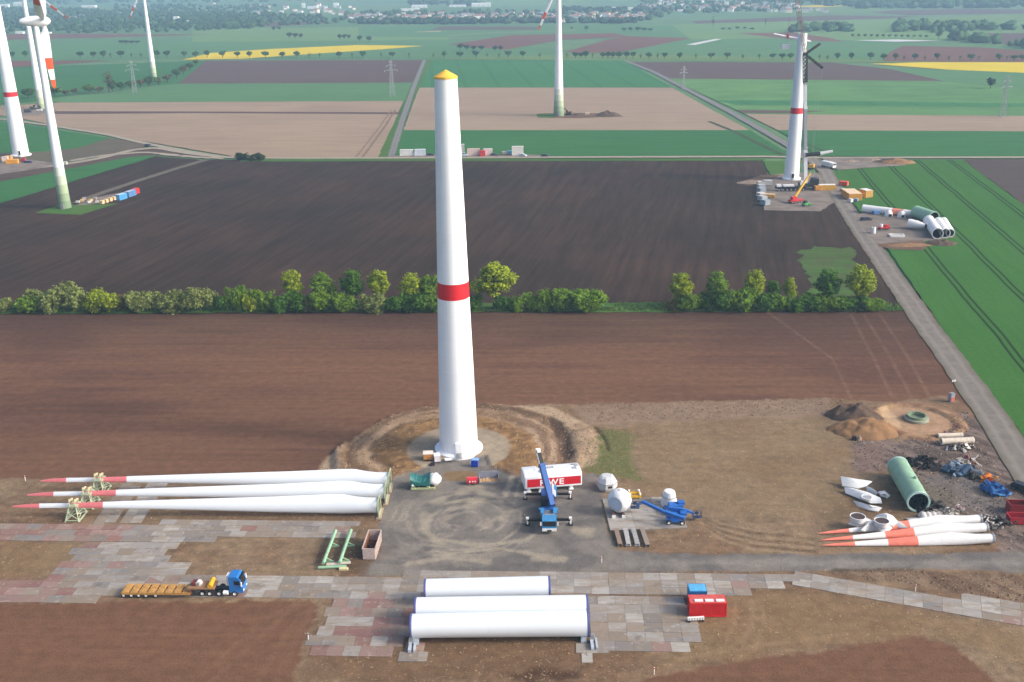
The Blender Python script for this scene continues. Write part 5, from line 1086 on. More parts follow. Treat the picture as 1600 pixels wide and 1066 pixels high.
PLT = [platemat('plate_light', (170, 167, 161)), platemat('plate_grey', (152, 149, 145)), platemat('plate_dark', (132, 129, 127)), platemat('plate_red', (138, 102, 96), k=.6), platemat('plate_pink', (150, 122, 116), k=.6), platemat('plate_brown', (144, 133, 121))]
prng = random.Random(77)
def plates(name, polys, a, pl, pw, wts, seed=0, red=None, name_p='plate', th=.1, gap=.03, z0=.03, stag=True):
    """lays real plates one by one over the area"""
    root = thing(name, None, None); root['kind'] = 'structure'
    P = [gp(q) for q in polys]; cx, cy = P[0][0]; root.location = (cx, cy, 0); ca, sa = math.cos(a), math.sin(a)
    mes = []
    for m in PLT:
        b = MB(); b.box((0, 0, 0), (pl - gap, pw - gap, th)); mes.append(b.mesh(name_p, m, 0))
    Rp = gp(red) if red else None; n = 0; done = set()
    for q in P:
        us = [((x - cx) * ca + (y - cy) * sa, -(x - cx) * sa + (y - cy) * ca) for x, y in q]
        for j in range(int(min(t[1] for t in us) / pw) - 1, int(max(t[1] for t in us) / pw) + 2):
            off = 0 if not stag else (j % 2) * pl * .5 if prng.random() < .4 else prng.choice([0, 0, .3]) * pl
            for i in range(int(min(t[0] for t in us) / pl) - 1, int(max(t[0] for t in us) / pl) + 2):
                lx, ly = (i + .5) * pl + off, (j + .5) * pw
                x, y = cx + lx * ca - ly * sa, cy + lx * sa + ly * ca
                if sdpoly(q, np.array([x]), np.array([y]))[0] < .0: continue
                if (i, j) in done: continue
                done.add((i, j))
                w = list(wts)
                if Rp is not None and sdpoly(Rp, np.array([x]), np.array([y]))[0] > prng.uniform(-2, 1): w = [.3, .3, .2, 3, 3, .8]
                if float(vnoise(np.array([x / 7]), np.array([y / 7]), seed)[0]) > .62: w[2] += 1.2 * max(wts)
                o = link(name_p, prng.choices(mes, w)[0], root, (x - cx, y - cy, z0 + prng.uniform(-.015, .025)), a + prng.uniform(-.008, .008)); o.rotation_euler[0] = prng.uniform(-.006, .006); o.rotation_euler[1] = prng.uniform(-.006, .006); n += 1
    return n
P_FR = FR
plates('plate_road', [[(-60, 906), (85, 905), (300, 901), (560, 897.5), (860, 895), (930, 893.5), (1240, 892.5), (1238, 921.5), (1130, 928), (1060, 930), (640, 934), (480, 934), (0, 938.5), (-60, 939)]], P_FR, 3.0, 2.25, (4, 4, 1.4, .12, .4, 2.2), 3, [(-60, 900), (170, 905), (60, 945), (-60, 945)])
plates('plate_yard', [[(122, 847), (274, 847), (260, 874), (294, 874.5), (287, 884), (306, 889), (297, 903), (292, 909), (80, 910)]], P_FR, 3.0, 2.25, (4, 4, 2, .4, .8, .6), 5, [(122, 846), (170, 846), (120, 904), (70, 906)])
plates('plate_yard', [[(515, 935.5), (664, 934), (640, 1000), (606, 1021), (484, 1020)]], P_FR, 2.6, 2.6, (1, .8, .6, 3, 3, .8), 8)
plates('plate_yard', [[(920, 931.5), (1062, 930.5), (1080, 968), (1086, 1013), (922, 1013)]], P_FR, 2.9, 2.5, (5, 4, 1.8, 0, .2, 2), 9)
plates('plate_road', [[(-60, 818), (180, 819), (290, 814), (560, 811.5), (552, 842.5), (290, 844), (-60, 846)]], P_FR, 3.0, 2.1, (2.0, 4, 4, .1, .3, 1.2), 11, [(-60, 816), (195, 816), (180, 848), (-60, 848)])
plates('plate_road', [[(1242, 892.5), (1268, 894), (1420, 920), (1820, 980), (1820, 1015), (1500, 963), (1380, 942), (1300, 928), (1240, 921)]], ang(1300, 912, 1600, 965), 3.0, 2.3, (5, 4, .5, 0, .8, .8), 13)
plates('plate_path', [[(186, 818), (216, 818), (262, 750), (236, 750)]], ang(200, 818, 248, 750), 3.0, 2.1, (5, 3, .3, .2, .3, .3), 15)
plates('plate_path', [[(146, 817), (176, 817), (218, 755), (194, 755)]], ang(160, 818, 206, 755), 3.0, 2.1, (1, 3, .5, .3, .5, 4), 17)
plates('plate_path', [[(628, 1004), (664, 1002), (662, 1032), (630, 1033)]], P_FR, 1.5, 2.4, (1, 2, 1, 1, 2, 1), 19)
plates('plate_path', [[(908, 1006), (942, 1004), (944, 1028), (908, 1029)]], P_FR, 1.7, 2.4, (4, 3, 0, 0, 1, 0), 21)
plates('concrete_pad', [[(941, 781), (1050, 780), (1067, 829), (946, 833)]], ang(946, 832, 1067, 828), 4.9, 3.1, (6, 1, 0, 0, 0, .5), 23, None, 'slab', .24, .03, .12, False)

# ------------------------------------------------------------------ rotor blades on their racks
TG = mat('rack_green', (172, 184, 156), .5, dirt=.25, var=.08); TG2 = mat('frame_green', (144, 186, 152), .5, dirt=.2, var=.08)
BLW = mat('blade_white', (226, 234, 240), .35, var=.02, scale=.1, spec=.5)
PB = [((590, 789.5, 2.0), (18, 785, 3.4), 'nearest of the three long white rotor blades lying on green racks'), ((600.5, 768, 2.0), (41, 767, 3.4), 'middle one of the three long white rotor blades on green racks'), ((606.5, 749.5, 2.0), (62, 745, 3.4), 'farthest of the three long white rotor blades on green racks')]
RK = [(141, 778, 136, 815), (165, 757.5, 160, 793), (184, 738, 181, 770)]
for (ru, rv, rz_), (tu, tv, tz), lab in PB:
    A_, B_ = G(ru, rv, rz_), G(tu, tv, tz); d = B_ - A_; L = d.length
    e = thing('rotor_blade', lab, 'rotor blade', A_, math.atan2(d.y, d.x), 'new rotor blades on racks'); e.rotation_euler = (0, -math.asin(d.z / L), math.atan2(d.y, d.x))
    blade_parts(e, L, 3.0, 3.85, ((.75, .84), (.925, 1.0)), BLW, PINK, -.7, .1, 0.0, smax=.11, tip=.24, pw=.9, tilt=R_(108), sat=.82)
    b = MB(); b.lathe([(1.35, -.15), (1.52, -.15), (1.52, .1), (1.35, .1)], 28, 0, Matrix.Rotation(math.pi / 2, 4, 'Y')); b.build('root_ring', TG, e)
    b = MB(); b.tube((.3, 0, 0), (.35, 0, 0), 1.4, n=24); b.build('root_cover', STEEL, e)
names = ('nearest', 'middle', 'farthest')
for i, ((ru, rv, rz_), (tu, tv, tz), lab) in enumerate(PB):
    A_, B_ = G(ru, rv, rz_), G(tu, tv, tz); d = (B_ - A_).normalized(); a = math.atan2(d.y, d.x)
    # root frame
    e = thing('root_stand', f'green upright root stand holding the {names[i]} new blade', 'stand', (A_.x - d.x * .35, A_.y - d.y * .35, 0), a, 'root stands of the new blades')
    b = MB()
    for s in (-1.75, 1.75): b.bar((0, s, .2), (0, s, 3.75), .2)
    b.bar((0, -1.75, 3.7), (0, 1.75, 3.7), .2); b.bar((0, -1.75, .35), (0, 1.75, .35), .25); b.build('frame', TG, e, 0)
    b = MB(); b.box((0, 0, .12), (.9, 4.4, .24)); b.build('base_beam', mat('timber', (170, 150, 124), .8, dirt=.3), e, 0)
    # tip rack: a triangular lattice under the outer third of the blade
    t_ = .83; p = A_.lerp(B_, t_); h = p.z - .35
    e = thing('blade_rack', f'pale green lattice rack under the red-banded tip of the {names[i]} new blade', 'rack', (p.x, p.y, 0), a, 'tip racks of the new blades')
    for q in (-1.1, 1.1):
        b = MB(); b.bar((q * 1.2, -2.1, .12), (q * 1.2, 2.1, .12), .24); b.build('base_beam', TG, e, 0)
        for s in (-1, 1): b = MB(); b.bar((q * 1.2, s * 1.95, .2), (q * .6, s * .8, h), .17); b.build('post', TG, e, 0)
        b = MB()
        for z0, z1 in ((.3, h * .5), (h * .5, h * .95)):
            f0, f1 = (1 - z0 / h), (1 - z1 / h); y0, y1 = .8 + 1.15 * f0, .8 + 1.15 * f1; x0, x1 = q * (.6 + .6 * f0), q * (.6 + .6 * f1)
            b.bar((x0, -y0, z0), (x1, y1, z1), .13); b.bar((x0, y0, z0), (x1, -y1, z1), .13); b.bar((x1, -y1, z1), (x1, y1, z1), .13)
        b.build('cross_brace', TG, e, 0)
    b = MB(); b.box((0, 0, h), (1.9, 2.2, .25))
    for s in (-1, 1):
        b.bar((-1.3, s * 1.95, .3), (1.3, s * 1.95, .3), .16); b.bar((-1.2, s * 1.85, .5), (.9, s * 1.4, h * .6), .12); b.bar((1.2, s * 1.85, .5), (-.9, s * 1.4, h * .6), .12)
    b.build('saddle', TG, e, 0)
    b = MB()
    for q in (-.55, .55): b.box((q, 0, h + .95), (.42, 1.5, .12)); b.bar((q, -.75, h), (q, -.75, h + 1.0), .14); b.bar((q, .75, h), (q, .75, h + 1.5), .14); b.bar((q, .75, h + 1.5), (q - .3, 1.1, h + 1.7), .12)
    b.build('clamp', mat('clamp_cream', (214, 204, 160), .6), e, 0)

# ------------------------------------------------------------------ tower sections with blue end covers
BLUE_E = mat('cover_blue', (84, 90, 146), .6, var=.12); SECW = mat('section_white', (226, 234, 240), .35, var=.02, scale=.1)
for (a0, b0, r0, r1, lab) in (((641, 978), (920, 973), 1.86, 2.12, 'long white tower section with blue end covers, nearest to the camera'), ((648, 951), (919, 949), 1.8, 2.0, 'long white tower section with blue end covers, middle of the stack of three'), ((663, 921), (860, 917.5), 1.72, 1.86, 'short white tower section with blue end covers behind the two long ones')):
    A_, B_ = G(*a0, 2.55), G(*b0, 2.55); d = B_ - A_; L = d.length; e = thing('tower_section', lab, 'tower section', (A_.x, A_.y, 2.55), math.atan2(d.y, d.x), 'new white tower sections'); RY = Matrix.Rotation(math.pi / 2, 4, 'Y')
    k = 9; prof = []
    for i in range(k):
        p, q = lerp(.35, L - .35, i / k), lerp(.35, L - .35, (i + 1) / k); prof += [(lerp(r0, r1, p / L), p), (lerp(r0, r1, q / L) + .0, q - .03), (lerp(r0, r1, q / L) + .012, q - .02), (lerp(r0, r1, q / L) + .012, q)]
    b = MB(); b.lathe(prof, 56, 0, RY); b.build('shell', SECW, e, 25)
    for x, r, nm in ((0, r0, 0), (L - .36, r1, 1)):
        b = MB(); b.lathe([(r + .02, x), (r + .05, x + .1), (r + .05, x + .26), (r + .02, x + .36)], 48, 0, RY); b.build('end_flange', BLUE_E, e)
        xx = -.02 if not nm else L + .02
        b = MB(); b.lathe([(r + .02, xx + (.05 if not nm else -.05)), (r * .6, xx), (0, xx + (.12 if not nm else -.12))], 36, 0, RY); b.build('end_cover', BLUE_E, e)
    for x, r in ((.9, r0), (L - .9, r1)):
        b = MB(); b.box((x, 0, -r - .28), (.9, 3.4, .55))
        for s in (-1, 1): b.box((x, s * 1.45, -r + .1), (.8, .5, .9), top=(1, .5))
        b.build('saddle_block', mat('saddle_steel', (176, 188, 200), .5, dirt=.3), e, 0)
for u, v, lab in ((641, 1012, 'pale blue steel foot under the left end of the nearest tower section'), (925, 1008, 'pale blue steel foot under the right end of the nearest tower section')):
    e = thing('support_foot', lab, 'support', G(u, v, .15)); b = MB(); b.box((0, 0, .25), (.5, 2.6, .5)); b.box((.7, 0, .25), (.3, 2.6, .4)); b.build('beam', mat('saddle_steel', (176, 188, 200)), e, 0); b = MB(); b.box((.1, 1.0, .9), (1.0, .6, .9), top=(.5, 1)); b.build('wedge', STEEL, e, 0)

# ------------------------------------------------------------------ tractor and low loader
TB = mat('truck_blue', (38, 116, 190), .35, spec=.6, var=.08, dirt=.2); TY = mat('trailer_yellow', (196, 150, 78), .6, dirt=.75, dirtc=(128, 96, 70), scale=1.6); RUST = mat('rust', (112, 72, 50), .85, var=.3)
tx = G(384, 927); TA = ang(200, 926, 384, 927.5)
t = thing('tractor_unit', 'blue four-axle tractor unit at the front of the yellow low loader', 'truck', (tx.x, tx.y, .12), TA)
b = MB(); b.loft([[(x, y, z) for x, z in ((-2.35, .75), (0, .75), (.02, 1.5), (-.12, 2.4), (-.45, 3.45), (-.9, 3.75), (-2.3, 3.75), (-2.35, 3.4))] for y in (-1.22, 1.22)]); cabo = b.build('cab', TB, t, 30)
b = MB(); b.add([(-.06, -1.05, 2.05), (-.06, 1.05, 2.05), (-.40, .98, 3.3), (-.40, -.98, 3.3), (-.02, -1.05, 2.05), (-.02, 1.05, 2.05), (-.36, .98, 3.3), (-.36, -.98, 3.3)], [(4, 5, 6, 7), (0, 4, 7, 3), (1, 2, 6, 5), (2, 3, 7, 6), (0, 1, 5, 4)]); b.build('windscreen', BLK, cabo, 0)
b = MB(); b.box((-.35, 0, 3.5), (.35, 2.2, .18)); b.build('sun_visor', BLK, cabo, 0)
for s in (-1, 1):
    b = MB(); b.box((-.95, s * 1.235, 2.65), (.95, .05, .75)); b.build('side_window', BLK, cabo, 0)
    b = MB(); b.box((-.1, s * 1.42, 2.5), (.18, .2, .8)); b.build('mirror', WHT, cabo, 0)
    b = MB(); b.box((.03, s * .85, 1.15), (.08, .45, .25)); b.build('headlight', WHT, cabo, 0)
for k in range(2): b = MB(); b.box((-.16 + .06 * k, .3, 2.15 - .28 * k), (.06, 1.1, .1)); b.build('grille_stripe', WHT, cabo, 0)
b = MB(); b.box((-4.6, 0, .85), (7.6, .95, .35)); b.build('chassis', BLK, t, 0)
b = MB(); b.tube((-3.4, -1.15, .75), (-2.6, -1.15, .75), .38, n=14); b.build('fuel_tank', WHT, t); b = MB(); b.box((-2.75, .4, 2.6), (.5, 1.2, 1.6)); b.build('exhaust_stack', WHT, t, 0)
for x in (-1.5, -4.2, -5.8, -7.1):
    for s in (-1, 1): wheel(t, (x, s * 1.05, .52), .52, .38, CREAM)
lg = G(192, 928); t = thing('low_loader', 'yellow rusty flatbed low loader trailer behind the blue tractor unit', 'trailer', (lg.x, lg.y, .12), TA); LT = (tx - lg).length; wx = lambda u: (G(u, 927) - lg).length
b = MB()
for s in (-.75, .75): b.box((LT * .30, s, .72), (wx(303), .3, .38))
b.box((wx(300) + .2, 0, 1.1), (.6, 2.5, .8)); b.build('chassis', RUST, t, 0)
n = 8
for k in range(n):
    x0, x1 = lerp(.3, wx(303), k / n), lerp(.3, wx(303), (k + 1) / n); b = MB(); b.box(((x0 + x1) / 2, 0, 1.0), (x1 - x0 - .3, 2.7, .14)); b.box(((x0 + x1) / 2, -1.32, .82), (x1 - x0 - .05, .1, .42))
    for q in (-.65, .65): b.box(((x0 + x1) / 2, q, 1.1), (x1 - x0 - .8, .9, .07))
    b.build('deck_panel', TY, t, 0)
for u in (199, 211, 222.6, 234, 249):
    for s in (-1, 1): wheel(t, (wx(u), s * 1.12, .45), .45, .4, CREAM)
b = MB(); b.box((wx(320), 0, 1.75), (wx(341) - wx(299), 2.5, .22)); b.bar((wx(299), 0, 1.1), (wx(304), 0, 1.75), 2.4, .25); b.build('gooseneck', mat('gooseneck', (150, 116, 84), .7, dirt=.4), t, 0)
b = MB(); b.tube((wx(334), -1.1, 2.15), (wx(334), 1.1, 2.3), .42, n=16); b.build('yellow_cylinder', mat('cyl_yellow', (226, 172, 32), .45), t)
b = MB(); b.tube((wx(315), -.5, 2.25), (wx(315), .2, 2.25), .5, n=18); b.build('winch_drum', CREAM, t); b = MB(); b.box((wx(310), .1, 2.15), (1.2, 1.2, .6)); b.build('winch_box', mat('winch_red', (110, 52, 48), .6), t, 0)

# ------------------------------------------------------------------ skip and green frame
f0, f1 = G(576, 867), G(587, 840); a = ang(576, 858.6, 586, 829, 2.2)
L = (G(586, 829, 2.2) - G(576, 858.6, 2.2)).length; q = G(576, 858.6, 2.2)
t = thing('open_skip', 'long pinkish-white open-topped skip with rusty inside beside the gravel pad', 'skip', (q.x, q.y, .05), a)
SK = mat('skip_outside', (196, 180, 172), .7, dirt=.45, dirtc=(128, 84, 72)); w = 1.1; h = 2.15
for s in (-1, 1):
    b = MB(); b.box((L / 2, s * w, h / 2 + .08), (L, .09, h)); o = b.build('side_wall', SK, t, 0)
    b = MB(); b.box((L / 2, s * (w - .06), h / 2 + .1), (L - .1, .03, h - .1)); b.build('rusty_lining', RUST, o, 0)
    b = MB()
    for k in range(8): b.box((L * (k + .5) / 8, s * (w + .09), h / 2 + .05), (.12, .1, h - .05))
    b.box((L / 2, s * (w + .06), h + .06), (L, .2, .14)); b.build('ribs', SK, o, 0)
for x in (0, L):
    b = MB(); b.box((x, 0, h / 2 + .08), (.09, w * 2, h)); b.box((x, 0, h + .06), (.18, w * 2 + .2, .14)); o = b.build('end_wall', SK, t, 0)
b = MB(); b.box((L / 2, 0, .12), (L, w * 2, .1)); b.build('floor', RUST, t, 0)
rng = random.Random(3); b = MB()
for _ in range(9): b.blob((rng.uniform(1, L - 1), rng.uniform(-.6, .6), .3), (.6, .45, .35), rng, .4, 7, 5)
o = b.build('rubbish', mat('skip_rubbish', (86, 60, 48), .9, var=.4), t, 40); o['kind'] = 'stuff'
e = thing('steel_cradle', 'pale green cradle of two long parallel beams lying beside the open skip', 'cradle', G(516, 884), 0)
o0 = G(516, 884)
def LP(u, v, z): p = G(u, v, z) - o0; return (p.x, p.y, z)
for (a0, b0) in (((505, 880), (524.5, 829)), ((530.5, 879), (548.5, 828.5))):
    p, q = Vector(LP(*a0, .95)), Vector(LP(*b0, .95)); b = MB(); b.tube(p, q, .3, n=12); o = b.build('long_beam', TG2, e)
    dd = (q - p)
    for f in (.16, .62):
        r = p + dd * f; b = MB(); b.bar((r.x + .1, r.y, .9), (r.x + 1.25, r.y + .1, .12), .2); b.bar((r.x, r.y, .9), (r.x, r.y, .1), .22); b.bar((r.x, r.y, .12), (r.x + 1.4, r.y + .1, .12), .22); b.build('foot', TG2, e, 0)
b = MB(); b.tube(LP(497, 887, .35), LP(541, 885, .35), .26, n=10); b.build('cross_beam', TG2, e); b = MB(); b.box(Vector(LP(537, 889, .2)), (1.6, .6, .35)); b.build('end_plate', mat('clamp_cream', (214, 204, 160)), e, 0)
b = MB(); b.bar(LP(510, 882, .55), LP(548, 879, .5), .7, .14); b.build('plank', mat('timber_pale', (196, 186, 172), .8, dirt=.3), e, 0)

# ------------------------------------------------------------------ nacelle
A_, B_ = G(820, 766, .9), G(909.5, 758.5, .9); d = B_ - A_; NL = d.length; NW = 5.0
nac = thing('turbine_nacelle', 'white nacelle with broad red side band and white letters behind the blue crane', 'nacelle', (A_.x, A_.y, .1), math.atan2(d.y, d.x))
sec = [(.1, .85), (0, 1.0), (0, 3.2), (.1, 3.5), (.45, 3.72), (NW / 2, 3.95), (NW - .45, 3.72), (NW - .1, 3.5), (NW, 3.2), (NW, 1.0), (NW - .1, .85)]
def nring(x, k, dz=0.0): return [(x, NW / 2 + (y - NW / 2) * k, 2.4 + (z - 2.4) * k + dz) for y, z in sec]
b = MB(); b.loft([nring(0, .93), nring(.08, .975), nring(.25, 1), nring(NL - .25, 1), nring(NL - .08, .975), nring(NL, .93)]); b.build('shell', mat('nacelle_white', (230, 236, 240), .4, var=.03), nac, 28)
b = MB(); b.box((NL / 2 + .15, -.012, 2.2), (NL - .75, .05, 1.75)); b.build('red_side_band', REDB, nac, 0)
b = MB(); b.box((NL - .02 + .012, NW / 2, 2.12), (.06, NW * .82, 1.5)); b.build('red_end_band', REDB, nac, 0)
for x in (2.45, 4.6, 9.2): b = MB(); b.box((x, NW / 2, 3.93), (.05, 1.0, .06)); b.build('roof_seam', STEEL, nac, 0)
for x, y, w_, h_ in ((4.0, 1.7, 1.5, 1.0), (5.0, 2.9, .9, .8), (6.0, 2.6, .9, .25), (6.0, 3.1, .9, .25), (10.6, 2.0, .9, .9), (11.2, 3.2, .7, 1.2), (10.5, 3.6, .5, .5)):
    b = MB(); b.box((x, y, 3.93), (w_, h_, .14)); b.build('roof_hatch', CG, nac, 0)
def text_part(body, size, parent, M, m, name='lettering', off=.012, depth=.02, sx=1.0):
    cu = bpy.data.curves.new(name, 'FONT'); cu.body = body; cu.size = size; cu.offset = off; cu.extrude = depth; cu.align_x = 'LEFT'
    to = bpy.data.objects.new('tmp_text', cu); COL.objects.link(to); dg = bpy.context.evaluated_depsgraph_get()
    me_ = bpy.data.meshes.new_from_object(to.evaluated_get(dg)); bpy.data.objects.remove(to); me_.name = name; me_.materials.clear(); me_.materials.append(m)
    o = link(name, me_, parent); o.matrix_local = M @ Matrix.Diagonal((sx, 1, 1, 1)); return o
LET = mat('letter_white', (244, 245, 246), .5, var=.0)
for ch, x in (('R', 3.02), ('W', 4.78), ('E', 7.0)):
    text_part(ch, 1.75, nac, Matrix.Translation((x, -.06, 1.57)) @ Matrix.Rotation(math.pi / 2, 4, 'X'), LET, 'letter', .035, .02, 1.22 if ch != 'W' else 1.14)
for x in (.9, NL - 2.2, 3.4):
    b = MB()
    for y in (.5, NW - .5): b.box((x, y, .42), (.6, .6, .85)); b.box((x, y, .1), (1.0, 1.0, .2))
    b.build('support_foot', CREAM, nac, 0)

# ------------------------------------------------------------------ blue mobile crane
CB = mat('crane_blue', (40, 92, 164), .4, spec=.5, dirt=.3, var=.1); CLB = mat('crane_light_blue', (60, 136, 190), .4, spec=.5, dirt=.3)
fo, re = G(858.5, 836), G(855.5, 774); a = math.atan2(fo.y - re.y, fo.x - re.x); CLn = (fo - re).length
cr = thing('mobile_crane', 'blue mobile crane with outriggers spread and boom raised in front of the white nacelle', 'crane', (re.x, re.y, .1), a)
Minv = (Matrix.Translation((re.x, re.y, .1)) @ Matrix.Rotation(a, 4, 'Z')).inverted()
def CL(u, v, z): p = Minv @ G(u, v, z); return Vector((p.x, p.y, z - .1))
b = MB(); b.box((CLn / 2 - .9, 0, 1.1), (CLn - 2.2, 2.6, .8)); b.build('carrier', CB, cr, 0)
b = MB(); b.loft([[(x, y, z) for x, z in ((CLn - 2.2, .7), (CLn, .7), (CLn, 1.5), (CLn - .25, 2.75), (CLn - .5, 2.95), (CLn - 2.2, 2.95))] for y in (-1.35, 1.35)]); o = b.build('cab', CLB, cr, 30)
b = MB(); b.bar((CLn - .02, 0, 1.7), (CLn - .22, 0, 2.62), 2.4, .08); b.build('windscreen', BLK, o, 0)
b = MB(); b.box((CLn + .03, 0, 1.0), (.12, 2.7, .55)); b.build('bumper', CREAM, o, 0); b = MB(); b.box((CLn + .11, 0, .85), (.06, .8, .3)); b.build('number_plate', BLK, o, 0)
for s in (-1, 1): b = MB(); b.box((CLn - 1.1, s * 1.36, 2.2), (1.0, .05, .8)); b.build('side_window', BLK, o, 0); b = MB(); b.box((CLn - .1, s * 1.6, 2.2), (.15, .25, .7)); b.build('mirror', CREAM, o, 0)
b = MB(); b.box((CLn - 3.4, 0, 1.7), (2.0, 2.3, .5)); b.box((CLn - 2.9, .5, 2.1), (.9, .8, .5)); b.build('engine_deck', STEEL, cr, 0)
b = MB(); b.box((CLn - 2.6, -.1, 2.5), (.3, .9, .3)); b.build('beacon_box', CREAM, cr, 0)
for s in (-1, 1):
    b = MB(); b.box((CLn - 5.6, s * 1.2, 1.75), (2.2, .7, .5)); b.box((CLn - 6.4, s * 1.55, 1.7), (.8, .5, .5)); b.build('deck_box', CLB, cr, 0)
b = MB()
for k in range(7): b.box((CLn - 6.4 + .28 * k, 0, 1.55), (.12, 1.5, .08))
b.build('walkway', STEEL, cr, 0)
for x in (1.2, 3.0, 5.4, CLn - 4.6, CLn - 1.7):
    for s in (-1, 1): wheel(cr, (x, s * 1.15, .7), .7, .45, CREAM)
for xf, yl, yr in ((CLn - 3.7, -4.1, 4.1), (1.6, -4.5, 4.5)):
    for yy in (yl, yr):
        s = 1 if yy > 0 else -1
        b = MB(); b.box((xf, (s * 1.2 + yy) / 2, 1.05), (.42, abs(yy) - 1.2, .42)); o = b.build('outrigger', BLK, cr, 0)
        b = MB(); b.tube((xf, yy, .15), (xf, yy, 1.35), .16, n=10); b.box((xf, yy, 1.4), (.55, .55, .3)); b.build('jack', CREAM, o); b = MB(); b.box((xf, yy, .08), (.9, .9, .16)); b.build('jack_pad', RUB, o, 0)
sp = CL(861, 787, 1.6)
b = MB(); b.tube((4.6, 0, 1.5), (4.6, 0, 1.85), 1.1, n=24); b.box((5.0, 0, 2.4), (3.6, 2.4, 1.1)); b.build('superstructure', CB, cr, 30)
b = MB(); b.box((6.9, 0, 2.35), (1.2, 2.7, 1.4)); b.build('counterweight', BLK, cr, 0)
b = MB(); b.box((3.4, 1.35, 2.7), (2.0, .95, 1.7), top=(.8, .85)); o = b.build('operator_cab', CLB, cr, 0); b = MB(); b.box((2.6, 1.35, 2.9), (.5, .8, .9)); b.build('cab_window', BLK, o, 0)
b = MB(); lattice(b, (2.0, .9, 3.3), (6.4, .9, 3.1), .8, 6, .1); b.build('folded_jib', CREAM, cr, 0)
b = MB(); b.tube((5.6, -.3, 3.1), (5.6, .8, 3.1), .45, n=14); b.build('winch_drum', STEEL, cr)
pv_ = CL(860, 779, 3.2); tp = CL(840.5, 703, 10.5); dv = tp - pv_; q = dv.to_track_quat('X', 'Z').to_matrix().to_4x4(); BL_ = dv.length; MM = Matrix.Translation(pv_) @ q
for x0, x1, w_, h_, m_, nm in ((-1.4, BL_ * .70, 1.0, 1.15, CB, 'boom'), (BL_ * .70, BL_ * .93, .72, .85, BLK, 'boom_extension'), (BL_ * .93, BL_ * 1.0, .6, .8, CREAM, 'boom_head')):
    b = MB(); b.box(((x0 + x1) / 2, 0, 0), (x1 - x0, w_, h_), 0, 0, MM, ); 
    if nm == 'boom': b.box((BL_ * .70 - .25, 0, 0), (.5, w_ + .22, h_ + .22), 0, 0, MM); b.box((BL_ * .35, 0, -.8), (1.2, .7, .5), 0, 0, MM)
    if nm == 'boom_extension': b.box(((x0 + x1) / 2, .46, .1), (x1 - x0 - .1, .08, .5), 1, 0, MM)
    if nm == 'boom_head': b.box((BL_ * 1.0, 0, -.25), (.5, .9, .9), 0, 0, MM)
    b.build(nm, [m_, CREAM], cr, 0)
b = MB(); b.tube(MM @ Vector((BL_ * .38, 0, -.7)), (3.4, -.0, 2.2), .22, n=10); b.build('lift_cylinder', CREAM, cr)
hk = MM @ Vector((BL_ + .2, 0, -.3)); b = MB(); b.bar(hk, hk - Vector((0, 0, 3.2)), .05); b.build('hoist_rope', BLK, cr, 0); b = MB(); b.box(hk - Vector((0, 0, 3.5)), (.4, .4, .7), top=(.6, .6)); b.build('hook_block', YLM, cr, 0)

# ------------------------------------------------------------------ hub covers, frames and lifts round the concrete pad
TARP = mat('wrap_white', (222, 225, 228), .6, var=.06, scale=1.0, bump=.5)
def loc(u, v): g = G(u, v); return (g.x, g.y, zg(g.x, g.y))
e = thing('octagonal_cover', 'grey-white octagonal cover standing at the edge of the gravel pad', 'cover', loc(948, 763), .2)
OCT = lambda r, z: [(r * math.cos(math.pi / 8 + k * math.pi / 4), r * math.sin(math.pi / 8 + k * math.pi / 4), z) for k in range(8)]
GW = mat('cover_greywhite', (196, 200, 202), .6, dirt=.25, var=.06)
b = MB(); b.loft([OCT(1.75, 0), OCT(2.15, .7), OCT(2.15, 1.7)]); b.build('lower_shell', GW, e, 0); b = MB(); b.loft([OCT(2.12, 1.72), OCT(1.55, 2.7), OCT(1.1, 2.95)]); b.build('upper_shell', GW, e, 0)
b = MB(); b.loft([OCT(2.2, 1.66), OCT(2.2, 1.76)]); b.build('seam', STEEL, e, 0); b = MB(); b.box((.1, -1.98, 1.2), (.9, .1, .5)); b.build('opening', DKG, e, 0)
e = thing('wrapped_hub', 'big white-wrapped rotor hub on a small cradle at the left edge of the concrete pad', 'rotor hub', (*loc(966, 806)[:2], .2), 0)
Mh = Matrix.Translation((0, 1.0, 2.75)) @ Matrix.Rotation(R_(-152), 4, 'Z') @ Matrix.Rotation(R_(97), 4, 'Y')
Mh = Matrix.Translation((0.3, 0.9, 2.75)) @ Vector((-.55, -.83, -.05)).to_track_quat('Z', 'Y').to_matrix().to_4x4()
b = MB(); b.lathe([(0, -1.5), (1.5, -1.45), (2.1, -1.0), (2.32, -.2), (2.32, .7), (2.05, 1.3), (1.5, 1.75)], 26, 0, Mh); b.build('wrapping', TARP, e, 50)
b = MB(); b.lathe([(0, 1.78), (1.45, 1.76), (1.5, 1.7)], 26, 0, Mh); b.build('front_disc', mat('disc_blue', (186, 202, 218), .5, var=.08), e)
for k in range(5):
    aa = k * 1.2566 + .3; b = MB(); b.tube(Mh @ Vector((2.2 * math.cos(aa), 2.2 * math.sin(aa), .25)), Mh @ Vector((2.36 * math.cos(aa), 2.36 * math.sin(aa), .25)), .28, n=12); b.build('cover_patch', CG, e)
b = MB()
for x in (-1.0, .9): b.box((x, .6, .4), (.35, 2.6, .8)); b.box((x, -1.0, .35), (.6, .5, .7))
b.build('cradle', mat('cradle_brown', (120, 92, 84), .7, dirt=.3), e, 0); b = MB()
for x in (-1.0, .9): b.box((x, -1.3, .3), (.7, .35, .6))
b.build('cradle_foot', CREAM, e, 0)
e = thing('yellow_frame', 'yellow rectangular lifting frame with white-topped posts behind the concrete pad', 'frame', loc(991, 778), .05); YF = mat('frame_yellow', (226, 178, 26), .45)
b = MB()
